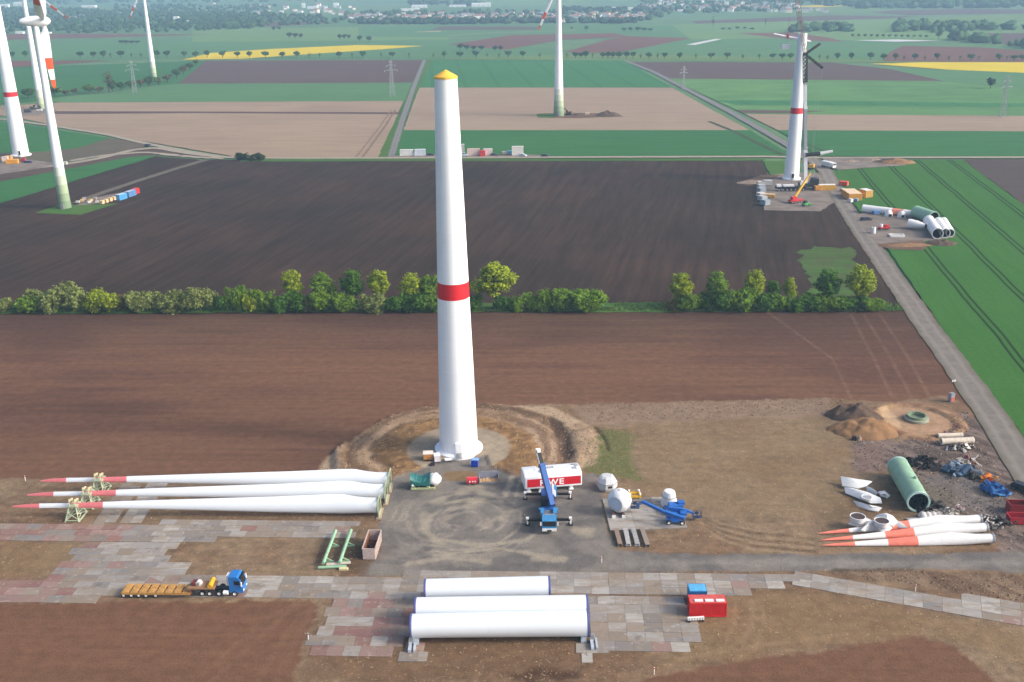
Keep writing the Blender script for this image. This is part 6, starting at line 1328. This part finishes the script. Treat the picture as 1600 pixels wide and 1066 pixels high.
for s in (-1, 1): b.bar((-1.15, s * .75, .7), (1.15, s * .75, .7), .35, .4); b.bar((s * 1.15, -.75, .7), (s * 1.15, .75, .7), .35, .4)
b.build('frame_rails', YF, e, 0)
for x in (-1.0, 1.0):
    for y in (-.75, .75):
        b = MB(); b.tube((x, y, 0), (x, y, 1.1), .15, n=10); o = b.build('post', YF, e); b = MB(); b.tube((x, y, 1.1), (x, y, 1.45), .24, .2, n=10); b.build('post_cap', CREAM, o)
e = thing('wrapped_cone', 'white wrapped cone-shaped part standing at the far right corner of the concrete pad', 'wrapped part', loc(1045, 789), 0)
b = MB(); r_ = []
for z, r in ((0, 1.6), (.6, 1.62), (2.2, 1.25), (3.0, 1.1), (3.15, .95)): r_.append([(r * (1 + .035 * (k % 2)) * math.cos(k * .3142), r * (1 + .035 * (k % 2)) * math.sin(k * .3142), z) for k in range(20)])
b.loft(r_); b.build('wrapping', TARP, e, 30); b = MB(); b.lathe([(1.5, 2.0), (1.36, 2.0), (1.36, 2.08)], 20); b.build('lashing', STEEL, e)
LB = mat('lift_blue', (34, 104, 186), .4, spec=.5, var=.08, dirt=.25)
def boomlift(u, v, rz, turret, pts, basket, label):
    p = loc(u, v); e = thing('boom_lift', label, 'boom lift', (p[0], p[1], .26), rz); Mi = (Matrix.Translation((p[0], p[1], .26)) @ Matrix.Rotation(rz, 4, 'Z')).inverted()
    b = MB(); b.box((0, 0, .75), (3.4, 1.9, .55)); b.build('chassis', LB, e, 0)
    for x in (-1.25, 1.25):
        for y in (-1.05, 1.05): wheel(e, (x, y, .48), .48, .38, CREAM)
    b = MB(); b.box((.4, 0, 1.4), (2.6, 1.7, .8)); b.box((1.5, .2, 1.9), (1.2, 1.2, .5)); b.build('turret', LB, e, 0); b = MB(); b.box((-.6, .55, 1.5), (.6, .5, .5)); b.build('control_box', BLK, e, 0)
    P = [Mi @ Vector(G(*q[:2], q[2])) for q in pts]
    for k in range(len(P) - 1):
        w_ = .62 - .13 * k; b = MB(); b.bar(P[k], P[k + 1], w_, w_ * 1.15); b.build('boom', LB, e, 0)
    b = MB(); b.tube(P[0].lerp(P[1], .05) - Vector((0, 0, .5)), P[0].lerp(P[1], .4) - Vector((0, 0, .38)), .12, n=8); b.build('cylinder', CREAM, e)
    q = Mi @ Vector(G(*basket[:2], basket[2])); b = MB()
    for z in (.0, .55, 1.1):
        for s in (-1, 1): b.bar((q.x - .8, q.y + s * .45, q.z + z), (q.x + .8, q.y + s * .45, q.z + z), .07); b.bar((q.x + s * .8, q.y - .45, q.z + z), (q.x + s * .8, q.y + .45, q.z + z), .07)
    for sx in (-.8, 0, .8):
        for sy in (-.45, .45): b.bar((q.x + sx, q.y + sy, q.z), (q.x + sx, q.y + sy, q.z + 1.1), .07)
    b.box((q.x, q.y, q.z), (1.6, .9, .08)); b.box((q.x, q.y + .4, q.z + .7), (.7, .2, .5)); b.build('basket', mat('basket_dark', (44, 62, 96), .5), e, 0); return e
boomlift(1055, 818, -.08, 0, [(1070, 811, 2.3), (1040, 801, 2.9), (1004, 784, 3.6), (995.5, 790, 2.2)], (992, 793, 1.4), 'blue boom lift with long boom reaching left across the concrete pad')
boomlift(1052, 802, .1, 0, [(1044, 794, 2.4), (1066, 797, 2.3), (1076, 799, 2.0), (1084, 803, 1.4)], (1089, 808, .7), 'second blue boom lift with its boom to the right behind the first')
for i, (a0, b0, rgb, lab) in enumerate((((962.5, 831), (969, 855), (140, 122, 106), 'leftmost brownish steel beam of four before the concrete pad'), ((977, 830), (982, 855), (168, 168, 166), 'second pale grey steel beam of four before the concrete pad'), ((989, 829.5), (996, 855), (156, 158, 156), 'third grey steel beam of four before the concrete pad'), ((1002.5, 829.5), (1012, 856), (142, 130, 120), 'rightmost brownish steel beam of four before the concrete pad'))):
    p, q = G(*a0), G(*b0); L = (q - p).length; m = mat(f'beam_{rgb}', rgb, .6, dirt=.35)
    e = thing('steel_beam', lab, 'beam', (p.x, p.y, .1), math.atan2(q.y - p.y, q.x - p.x), 'steel beams before the concrete pad')
    b = MB(); b.box((L / 2, 0, .55), (L, .85, .08)); b.build('top_flange', m, e, 0); b = MB()
    for s in (-.33, .33): b.box((L / 2, s, .28), (L, .07, .46))
    b.build('web', m, e, 0)
    for s in (-1, 1): b = MB(); b.box((L * (.5 + .42 * s), 0, .06), (.5, 1.0, .14)); b.build('bearing_plate', CREAM if i in (1, 2) else m, e, 0)

# ------------------------------------------------------------------ things at the foot of the main tower
e = thing('tarped_gearbox', 'machine under a sagging green tarpaulin with a white bag on a pale cradle', 'gearbox', loc(661, 766), .02)
YG = mat('cradle_yellowgreen', (188, 196, 150), .6, dirt=.3)
b = MB()
for y in (.1, 2.6): b.box((0, y, .3), (5.0, .3, .4))
for x in (-2.3, -.9, 1.0, 2.3): b.box((x, 1.35, .3), (.25, 2.4, .3))
for k in range(9): b.box((-2.2 + k * .55, -.08, .32), (.12, .08, .5))
b.build('cradle', YG, e, 0)
for x in (-2.2, .8): b = MB(); b.bar((x, .1, .4), (x + .25, .6, 1.5), .25); b.bar((x + .5, .1, .4), (x + .25, .6, 1.5), .25); b.build('cradle_post', YG, e, 0)
b = MB(); rs = []
for k in range(13):
    f = k / 12; x = -2.5 + 4.0 * f; sag = math.sin(math.pi * f); top = 3.0 - .75 * sag; lo = .9 + .15 * sag - .5 * sag * 0
    rs.append([(x, y, z) for y, z in ((-.1 - .08 * (k % 2), lo), (-.15, top - .55), (.35, top - .06 * (k % 2)), (1.4, top + .15), (2.4, top - .06 * (k % 2)), (2.9, top - .6), (2.8, lo))])
b.loft(rs); b.build('tarpaulin', mat('tarp_green', (36, 106, 102), .45, var=.2, scale=1.4, spec=.6, bump=.5), e, 40)
b = MB()
for k in (3, 6, 9):
    f = k / 12; x = -2.5 + 4.0 * f; top = 3.0 - .75 * math.sin(math.pi * f); b.bar((x - .3, -.22, top - .5), (x + .15, .3, top + .02), .09); b.bar((x + .15, .3, top + .03), (x + .35, 2.5, top + .1), .09)
b.build('tarp_fold', mat('tarp_green_pale', (70, 146, 140), .45), e, 0)
rng = random.Random(8); b = MB(); b.blob((2.35, 1.3, 1.75), (1.3, 1.45, 1.3), rng, .12, 16, 11); b.build('white_bag', mat('bag_white', (238, 236, 236), .6, var=.04, bump=.4), e, 50)
b = MB(); b.tube((-2.1, .2, 1.0), (-2.1, .2, 1.6), .42, .36, n=14); b.build('end_cap', CREAM, e)
boxstack(669, 720, 2.1, 1.7, 1.5, (196, 138, 70), 'tan crate with white lid left of the tower foot', rz=.05, lid=(232, 222, 210), loc=loc(669.5, 721))
boxstack(683, 722, 1.3, 1.6, 1.6, (226, 222, 226), 'white wrapped crate right of the tan one at the tower foot', rz=.2, lid=(236, 234, 234), loc=loc(683, 722.5))
b = MB(); 
e = thing('pump', 'small dark pump between crates and gravel at the tower foot', 'pump', loc(676, 728), .3); b.box((0, 0, .45), (.8, .6, .5)); b.tube((.2, 0, .7), (.2, 0, 1.0), .15, n=8); b.build('body', mat('pump_dark', (44, 42, 60), .5), e, 0); b = MB()
for s in (-.3, .3): b.bar((s, -.3, .1), (s, .3, .1), .12)
b.build('skid', BLK, e, 0)
e = thing('pipe_rack', 'low grey metal rack of pipes by the tower foot', 'rack', loc(701, 721), .1); b = MB()
for k in range(4): b.tube((-.9, -.5 + .33 * k, .5), (.9, -.5 + .33 * k, .5), .1, n=8)
b.build('pipes', CREAM, e); b = MB()
for x in (-.8, .8): b.bar((x, -.6, .3), (x, .6, .3), .12); b.bar((x, -.6, 0), (x, -.6, .9), .1); b.bar((x, .6, 0), (x, .6, .9), .1)
b.build('rack', STEEL, e, 0)
e = thing('blue_tank', 'deep blue tank with pale blue lid right of the tower door', 'tank', loc(742, 729), -.1); b = MB(); b.box((0, 0, .85), (1.5, 1.2, 1.4), top=(.92, .92)); b.build('tank', mat('tank_blue', (20, 62, 170), .35), e, 0); b = MB(); b.box((.1, .1, 1.62), (1.5, 1.2, .16)); b.build('lid', mat('tank_lid', (110, 160, 226), .4), e, 0); b = MB(); b.tube((-.85, -.2, .2), (-.85, -.2, 1.3), .12, n=8); b.build('pipe', CREAM, e)
e = thing('compressor', 'small red compressor left of the open box tray', 'compressor', loc(738, 756), .05); b = MB(); b.loft([[(x, y, z) for y, z in ((-.65, .35), (.65, .35), (.65, 1.1), (.35, 1.45), (-.35, 1.45), (-.65, 1.1))] for x in (-1.1, 1.1)]); b.build('bonnet', mat('compressor_red', (208, 32, 52), .35, spec=.6), e, 20); b = MB()
for x in (-.5, .1, .6): b.box((x, -.67, .8), (.3, .05, .3))
b.build('vents', CREAM, e, 0)
for x in (-.5, .6):
    for y in (-.55, .55): wheel(e, (x, y, .3), .3, .2)
b = MB(); b.bar((1.1, 0, .4), (1.9, 0, .3), .1); b.build('drawbar', BLK, e, 0)
e = thing('box_tray', 'grey open-fronted box tray with light timber inside below the tower', 'tray', loc(764, 757), .02); b = MB(); b.box((0, 1.9, 1.0), (4.1, .12, 2.0)); b.build('back_wall', mat('tray_grey', (136, 142, 158), .6, dirt=.2), e, 0)
for s in (-1, 1): b = MB(); b.box((s * 2.0, .95, .75), (.1, 1.9, 1.5)); b.build('side_wall', STEEL, e, 0)
b = MB(); b.box((0, .95, .1), (4.0, 1.9, .12)); b.box((0, 0, .3), (4.1, .1, .45)); b.build('floor', STEEL, e, 0)
TIM = mat('timber_light', (206, 168, 122), .8, var=.15)
for k in range(6): b = MB(); b.box((-1.6 + k * .64, .95, .3 + .12 * (k % 3)), (.55, 1.5, .3)); b.build('timber', TIM, e, 0)
e = thing('fence_panels', 'stack of thin grey barrier panels leaning behind the box tray', 'barrier', loc(764, 738), .03); b = MB()
for k in range(9): b.bar((-1.6 + k * .4, 0, .1), (-1.6 + k * .4, .35, 1.3), .07)
for z, y in ((.2, 0), (1.3, .35)): b.bar((-1.7, y, z), (1.7, y, z), .08)
b.build('bars', mat('barrier_grey', (150, 134, 116), .6), e, 0); b = MB(); b.box((0, .2, .05), (3.4, .5, .1)); b.build('feet', STEEL, e, 0)

# ------------------------------------------------------------------ containers in front
rcn = container(1103.5, 967, 6.0, 2.5, 2.6, (216, 36, 40), 'red ribbed container with three pale skylights on its roof beside the plates', rz=-.02, roof=(210, 92, 84), loc=G(1104, 958), z=.1)
b = MB()
for k in range(3): b = MB(); b.box((-1.5 + k * 1.75, -.55, 2.7), (1.35, .7, .08)); b.build('skylight', CREAM, rcn, 0)
container(1086, 934, 2.9, 2.3, 2.5, (46, 128, 190), 'small blue container directly behind the red one', rz=-.02, roof=(92, 178, 224), loc=G(1088.5, 939), z=.1)
e = thing('white_valve_cross', 'white crossed pipe fitting on the ground behind the red container', 'pipe fitting', G(1108, 940, .2), .3); b = MB(); b.tube((-.7, 0, .6), (.7, 0, .6), .16, n=10); b.tube((0, -.6, .6), (0, .6, .6), .16, n=10); b.build('pipes', CREAM, e); b = MB(); b.box((0, 0, .3), (.5, .5, .6)); b.box((-1.1, .1, .7), (.5, .5, .8)); b.build('base', CREAM, e, 0)
e = thing('white_barrier', 'white striped road barrier lying before the red container', 'barrier', G(1087, 970, .15), ang(1075, 971, 1100, 969.5)); b = MB(); b.box((0, 0, .45), (2.7, .35, .5)); b.build('board', CREAM, e, 0); b = MB()
for k in range(6): b.box((-1.1 + k * .44, -.19, .45), (.12, .04, .44))
b.build('stripes', CG, e, 0); b = MB()
for x in (-1.1, 1.1): b.box((x, 0, .1), (.3, .8, .2))
b.build('feet', BLK, e, 0)
for i, (u, v) in enumerate(((1430, 924), (1022, 1054), (482, 1000), (40, 752), (940, 880))):
    e = thing('marker_post', ['thin pale marker post beside the plate road on the right', 'thin pale marker post at the bottom edge of the stubble', 'thin blue and white marker post left of the red plates', 'thin pale marker post at the field edge behind the blades', 'short pale post at the edge of the gravel road'][i], 'post', loc(u, v)); b = MB(); b.tube((0, 0, 0), (0, 0, 1.3), .07, n=8); b.build('post', CREAM, e); b = MB(); b.tube((0, 0, 1.0), (0, 0, 1.2), .085, n=8); b.build('band', BLUE_E if i == 2 else REDB, e)

# ------------------------------------------------------------------ right-hand yard: the dismantled turbine
OW = mat('old_white', (224, 226, 226), .45, dirt=.18, var=.04); OO = mat('old_orange', (224, 122, 102), .5, var=.1); ORD_ = mat('old_orange_side', (206, 70, 44), .5)
for i, (rt, tp_, lab) in enumerate((((1551, 841, 1.15), (1285, 851, .45), 'nearest of three old white blades with orange bands lying by the road'), ((1541, 824, 1.15), (1283, 843, .45), 'middle old white blade with orange bands lying by the road'), ((1531, 811, 1.15), (1278, 832.5, .45), 'farthest old white blade with orange bands, partly under the white fairings'))):
    A_, B_ = G(*rt), G(*tp_); d = B_ - A_; L = d.length; e = thing('old_rotor_blade', lab, 'rotor blade', A_, 0, 'old rotor blades by the road'); e.rotation_euler = (0, -math.asin(d.z / L), math.atan2(d.y, d.x))
    blade_parts(e, L, 1.7, 2.35, ((.44, .615), (.81, 1.0)), OW, OO, 0, .05, 0, bandname='orange_band', smax=.26, tip=.12, pw=.9, tilt=R_(125))
    b = MB(); b.lathe([(.6, -.12), (.95, -.12), (.95, .15), (.8, .15)], 22, 0, Matrix.Rotation(math.pi / 2, 4, 'Y')); b.build('root_flange', STEEL, e); b = MB()
    for k in range(10): b.tube((-.3, .78 * math.cos(k * .628), .78 * math.sin(k * .628)), (-.1, .78 * math.cos(k * .628), .78 * math.sin(k * .628)), .06, n=6)
    o = b.build('bolts', STEEL, e); o['kind'] = 'stuff'
gs = pipe(1403, 729, 1435, 784, 2.15, mat('section_green', (140, 176, 148), .5, dirt=.25, var=.10, scale=.4), 'pale green tower tube lying open towards the camera in the right yard', flange=mat('flange_pale', (176, 206, 196), .5), zc=2.2)
b = MB(); LL = (G(1435, 784, 2.2) - G(1403, 729, 2.2)).length; b.tube((LL * .62, .6, 4.1), (LL * .62, .75, 4.75), .4, .3, n=14); b.build('hatch_cap', mat('section_green', (140, 176, 148)), gs)
b = MB()
for k in range(5): b.bar((LL * .8, -1.6 + .8 * k, .6), (LL * .8, -1.6 + .8 * k, 3.6), .12); b.bar((LL * .8, -1.9, .9 + .6 * k), (LL * .8, 1.9, .9 + .6 * k), .12)
b.build('inner_grating', mat('grating', (70, 84, 110), .5), gs, 0)
def shell_piece(pts, label, name='fairing_piece', th=.12, m=None, hole=None, bow=.5):
    """a curved moulding: outline of (u, v, z) points, bowed upward in the middle, with thickness"""
    P = [G(u, v, z) for u, v, z in pts]; c = sum(P, Vector()) / len(P); e = thing(name, label, 'fairing', (c.x, c.y, zg(c.x, c.y)), 0, 'broken white turbine covers in the right yard'); b = MB()
    o = [p - Vector((c.x, c.y, 0)) for p in P]; n = len(o); cc = Vector((0, 0, c.z + bow)); rings = []
    up = Vector((0, 0, th))
    for f in (1.0, .75, .5, .25): rings.append([tuple(p.lerp(cc, 1 - f) + Vector((0, 0, bow * .9 * (math.sin((1 - f) * 1.57) - (1 - f)))) + up) for p in o])
    low = [tuple(p) for p in o]; vs = low + [p for r in rings for p in r] + [tuple(cc + up + Vector((0, 0, 0)))]
    fs = []; L = lambda r, i: n * (r + 1) + i % n
    for i in range(n): fs.append((i, (i + 1) % n, L(0, i + 1), L(0, i)))
    for r in range(3):
        for i in range(n): fs.append((L(r, i), L(r, i + 1), L(r + 1, i + 1), L(r + 1, i)))
    for i in range(n): fs.append((L(3, i), L(3, i + 1), len(vs) - 1))
    b.add(vs, fs); b.build('moulding', m or OW, e, 40)
    if hole:
        u, v, z, r, hm_, hh = hole; q = G(u, v, z) - Vector((c.x, c.y, 0)); b = MB(); b.lathe([(r, -.25), (r + .1, hh), (r - .05, hh), (r - .1, 0)], 24, 0, Matrix.Translation(q)); b.build('collar', OW, e); b = MB(); b.tube(q + Vector((0, 0, hh - .14)), q + Vector((0, 0, hh - .1)), r - .05, n=24); b.build('opening', hm_, e)
    return e
HB = mat('opening_brown', (70, 56, 54), .8)
shell_piece([(1313.5, 745, 1.6), (1337, 749, 1.4), (1363, 753, 1.2), (1354, 760, .8), (1341, 764, .5), (1328, 762, .6), (1316, 760, .5)], 'large triangular white cover piece with pointed end, rearmost in the heap', bow=.7)
shell_piece([(1319, 762, .9), (1334, 764, .9), (1356, 770, 1.0), (1376, 779, .8), (1378, 787, .3), (1360, 787, .3), (1336, 777, .3), (1321, 771, .3)], 'long white cover piece with round cut-out, in the middle of the heap', bow=.6, hole=(1354, 778, 1.0, .95, CG, .2))
shell_piece([(1353, 760, 1.2), (1362, 764, 1.2), (1372, 771, .9), (1368, 774, .4), (1354, 768, .4)], 'narrow white cover rib lying across the heap', bow=.3)
shell_piece([(1372, 769, .7), (1382, 767.5, .8), (1391, 775, .5), (1386, 779, .2), (1376, 776, .3)], 'small white ring-shaped cover piece at the right of the heap', bow=.3, hole=(1381, 773.5, .75, .55, SOILC, .12))
shell_piece([(1333, 783, .7), (1345, 787, .8), (1362, 793, .8), (1378, 794, .7), (1372, 800, .2), (1358, 798, .2), (1340, 791, .2)], 'curved white cover rim lying nearest in the heap', bow=.35)
shell_piece([(1325, 819, 1.2), (1335, 811, 1.6), (1352, 809, 1.6), (1362, 814, 1.3), (1350, 820, 1.0), (1340, 823, .8)], 'white cover piece with dark round opening, left on the old blades', hole=(1340, 811.5, 1.9, 1.35, HB, .7), bow=.6)
shell_piece([(1345, 829, 1.0), (1356, 817, 1.8), (1367, 813, 2.0), (1376, 815, 1.7), (1362, 822, 1.2), (1352, 831, .7)], 'bent white cover strip between the two pieces with dark openings', bow=.5)
shell_piece([(1362, 818, 1.6), (1374, 811, 1.9), (1386, 818, 1.7), (1394, 826, 1.2), (1382, 835, .6), (1372, 828, 1.0)], 'white cover piece with dark round opening, right on the old blades', hole=(1377.5, 818.5, 1.9, 1.3, HB, .7), bow=.55)
shell_piece([(1363, 811, 1.2), (1372, 805, 1.9), (1384, 803.5, 2.2), (1396, 808, 2.0), (1403, 816, 1.5), (1396, 824, .8), (1386, 820, 1.2), (1376, 812, 1.4)], 'large domed white cover segment resting behind the old blades', bow=1.0)
shell_piece([(1399, 813, 1.4), (1410, 819, 1.2), (1419, 825, .8), (1406, 826, .6), (1397, 822, .8)], 'white pointed cover sliver at the right end of the fairings', bow=.4)
e = thing('foundation_ring', 'round green-grey steel foundation ring on the clay pan', 'foundation ring', (*G(1432, 655).xy, -.05), 0); FGm = mat('ring_greygreen', (150, 156, 136), .7, dirt=.35)
b = MB(); b.lathe([(2.1, 0), (2.75, 0), (2.75, .45), (2.6, .55), (2.1, .55)], 40); b.build('lower_ring', FGm, e, 30); b = MB(); b.lathe([(2.2, .55), (2.2, 1.15), (1.85, 1.15), (1.8, .3), (0, .28)], 40); b.build('upper_ring', mat('ring_green2', (120, 138, 112), .7, dirt=.35), e, 30)
heap(0, 0, 6.6, 4.4, 4.2, SOILC, 'dark brown soil heap at the far end of the stubble by the clay pan', 21, 0, 0, (*G(1333, 650).xy, 0)); heap(0, 0, 8.0, 5.4, 4.0, SOILT, 'brown clay heap in front of the dark soil heap', 23, 0, 0, (*G(1352, 673).xy, 0))
rng = random.Random(12); b = MB(); b.blob((0, 0, .5), (.7, .6, .6), rng, .3, 9, 6); e = thing('boulder_and_pump', 'small grey block with dark machine beside the clay heap', 'block', loc(1341, 688)); b.build('block', SOILG, e, 20); b = MB(); b.box((-.9, .1, .5), (.7, .8, 1.0)); b.build('machine', BLK, e, 0)
OC = mat('old_cream', (206, 196, 180), .6, dirt=.35)
for a0, b0, r, lab in (((1467, 681), (1502, 680), .55, 'long cream pipe lying farther of two near the clay pan'), ((1472, 690), (1519, 688), .75, 'thick cream pipe lying nearer of two near the clay pan')): pipe(*a0, *b0, r, OC, lab, 'cream_pipe', 'pipe', 'cream pipes', seg=16)
def scrap(u, v, rx, ry, h, cols, n, label, seed, big=1.0):
    p = loc(u, v); e = thing('scrap_heap', label, 'scrap heap', p, 0); rng = random.Random(seed); ms_ = [mat(f'scrap_{c}', c, .6, dirt=.35, var=.2) for c in cols]
    for k in range(int(n * 1.5)):
        a, r = rng.uniform(0, 6.28), rng.random() ** .7; x, y = rx * r * math.cos(a), ry * r * math.sin(a); z = h * (1 - r) * rng.uniform(.3, 1.0) + .25
        q = Matrix.Translation((x, y, z)) @ Euler((rng.uniform(-.7, .7), rng.uniform(-.7, .7), rng.uniform(0, 6.28))).to_matrix().to_4x4(); b = MB(); t_ = rng.random(); s = rng.uniform(.5, 1.5) * big
        if t_ < .35: b.box((0, 0, 0), (s * 1.3, s * .8, .1), 0, 0, q); b.box((s * .6, 0, .25), (.1, s * .8, .5), 0, 0, q)
        elif t_ < .6: b.loft([[(x_, s * .5 * math.cos(t2), s * .5 * math.sin(t2)) for t2 in (0, .5, 1.0, 1.5, 2.0, 2.5, 3.1, 2.5, 2.0, 1.5, 1.0, .5)] for x_ in (-s * .7, s * .7)], 0, True, q)
        elif t_ < .88:
            for w in range(3): b.bar(q @ Vector((-s * 1.3, w * .3 - .3, 0)), q @ Vector((s * 1.3, rng.uniform(-.5, .5), rng.uniform(-.2, .3))), .13, .2)
        else: b.blob((x, y, z), (s * .6, s * .5, s * .4), rng, .5, 8, 5)
        b.build('scrap_piece', rng.choice(ms_), e, 20)
    return e
scrap(1500, 702, 3.0, 1.2, .8, [(226, 222, 216), (120, 112, 104), (60, 54, 50)], 22, 'heap of white and dark scrap in front of the cream pipes', 1, .8)
scrap(1443, 727, 3.6, 2.2, 1.8, [(44, 42, 42), (70, 66, 64), (34, 34, 36)], 26, 'black heap of cables and scrap behind the green tower tube', 2)
scrap(1497, 738, 3.0, 1.8, 1.8, [(96, 128, 160), (140, 160, 180), (70, 90, 116)], 22, 'blue-grey scrap metal heap near the middle of the right yard', 3, 1.2)
scrap(1508, 727, 2.6, 1.3, 1.6, [(230, 228, 222), (200, 190, 176), (110, 60, 60)], 14, 'white and brown scrap heap behind the blue-grey one', 4, 1.1)
scrap(1524, 745, 1.6, 1.1, .9, [(50, 48, 48), (120, 130, 140)], 9, 'dark scrap heap left of the orange piece', 5)
scrap(1540, 752, 1.4, 1.0, 1.0, [(236, 150, 30), (226, 136, 40)], 6, 'bright orange scrap pieces in the right yard', 6, 1.2)
scrap(1554, 769, 2.4, 2.2, 1.5, [(52, 120, 190), (70, 140, 204), (40, 96, 160)], 20, 'bright blue scrap metal heap at the right of the yard', 7, 1.1)
scrap(1456, 797, 2.8, 1.4, 1.2, [(46, 44, 44), (78, 74, 72)], 18, 'dark scrap heap right of the open end of the green tube', 8)
scrap(1478, 806, 2.8, 1.4, .9, [(206, 202, 196), (160, 154, 146)], 16, 'pale scrap heap behind the old blade roots', 9, .9)
scrap(1556, 818, 3.0, 2.4, .9, [(214, 208, 200), (96, 88, 82), (60, 56, 54)], 30, 'mixed white and dark scrap heap at the old blade roots', 10, .8)
scrap(1498, 798, 1.0, .8, .6, [(224, 222, 220), (190, 160, 160)], 5, 'small white scrap heap beside the pale one', 13, .8)
RT = mat('root_white', (214, 212, 206), .55, dirt=.3)
for k in range(4):
    u0 = 1443 + k * 8.4; e = thing('root_segment', f'dirty white ribbed cover segment, {ORD[k]} from the left in the row behind the old blades', 'cover segment', (*G(u0, 811).xy, .0), R_(80), 'ribbed cover segments'); b = MB()
    b.lathe([(.75, -1.3), (.8, -1.2), (.8, 1.2), (.75, 1.3)], 18, 0, Matrix.Translation((0, 0, .15)) @ Matrix.Rotation(math.pi / 2, 4, 'Y'), -math.pi / 2 - 1.6 + math.pi / 2 + math.pi / 2, math.pi / 2 + 1.6 + math.pi / 2 - math.pi / 2 + math.pi / 2); b.build('shell', RT, e); b = MB()
    for x in (-.9, 0, .9): b.lathe([(.82, -.08), (.9, 0), (.82, .08)], 18, 0, Matrix.Translation((x, 0, .15)) @ Matrix.Rotation(math.pi / 2, 4, 'Y')); 
    b.build('ribs', RT, e)
e = thing('pallet_board', 'flat grey board lying left of the ribbed cover segments', 'board', loc(1428, 813), .1); b = MB(); b.box((0, 0, .15), (2.8, 1.2, .2)); b.build('board', STEEL, e, 0); b = MB(); b.box((0, 0, .27), (2.2, .15, .05)); b.build('batten', CREAM, e, 0)
for u, v, L, W_, H_, rgb, lab in ((1588, 800, 3.4, 2.2, 2.0, (130, 26, 34), 'dark red skip at the right edge, farther of two'), (1594, 816, 4.6, 2.2, 1.3, (166, 30, 44), 'brighter red low skip at the right edge, nearer of two')):
    e = thing('red_skip', lab, 'skip', loc(u, v), -.1); m = mat(f'skip_{rgb}', rgb, .5, dirt=.25)
    for s in (-1, 1):
        b = MB(); b.box((0, s * W_ / 2, H_ / 2 + .1), (L, .08, H_)); b.box((0, s * W_ / 2, H_ + .08), (L, .18, .12)); b.build('side_wall', m, e, 0)
        b = MB(); b.box((s * L / 2, 0, H_ / 2 + .1), (.08, W_, H_)); b.box((s * L / 2, 0, H_ + .08), (.18, W_, .12)); b.build('end_wall', m, e, 0)
    b = MB(); b.box((0, 0, .15), (L, W_, .1)); b.build('floor', BLK, e, 0)
car(1598, 767, (24, 24, 28), 'black car cut off by the right edge beside the road', -.9)
e = thing('portable_toilet', 'small grey booth with orange-red front beside the road bend', 'booth', (*loc(1486, 628)[:2], .1), .2); b = MB(); b.box((0, 0, 1.05), (1.0, 1.0, 2.1)); b.build('walls', mat('booth_grey', (150, 160, 176), .5), e, 0); b = MB(); b.box((0, -.52, .7), (.9, .06, 1.1)); b.build('door', mat('booth_red', (206, 110, 88), .5), e, 0); b = MB(); b.box((0, 0, 2.16), (1.08, 1.08, .12)); b.build('roof', STEEL, e, 0)
e = thing('road_marker', 'small white marker boards on the road verge', 'sign', G(1490, 598, .15), .2); b = MB(); b.box((-.3, 0, .5), (.4, .06, .5)); b.box((.35, 0, .5), (.4, .06, .5)); b.build('board', CREAM, e, 0); b = MB(); b.tube((-.3, 0.06, 0), (-.3, .06, .6), .04, n=6); b.tube((.35, .06, 0), (.35, .06, .6), .04, n=6); b.build('post', STEEL, e)
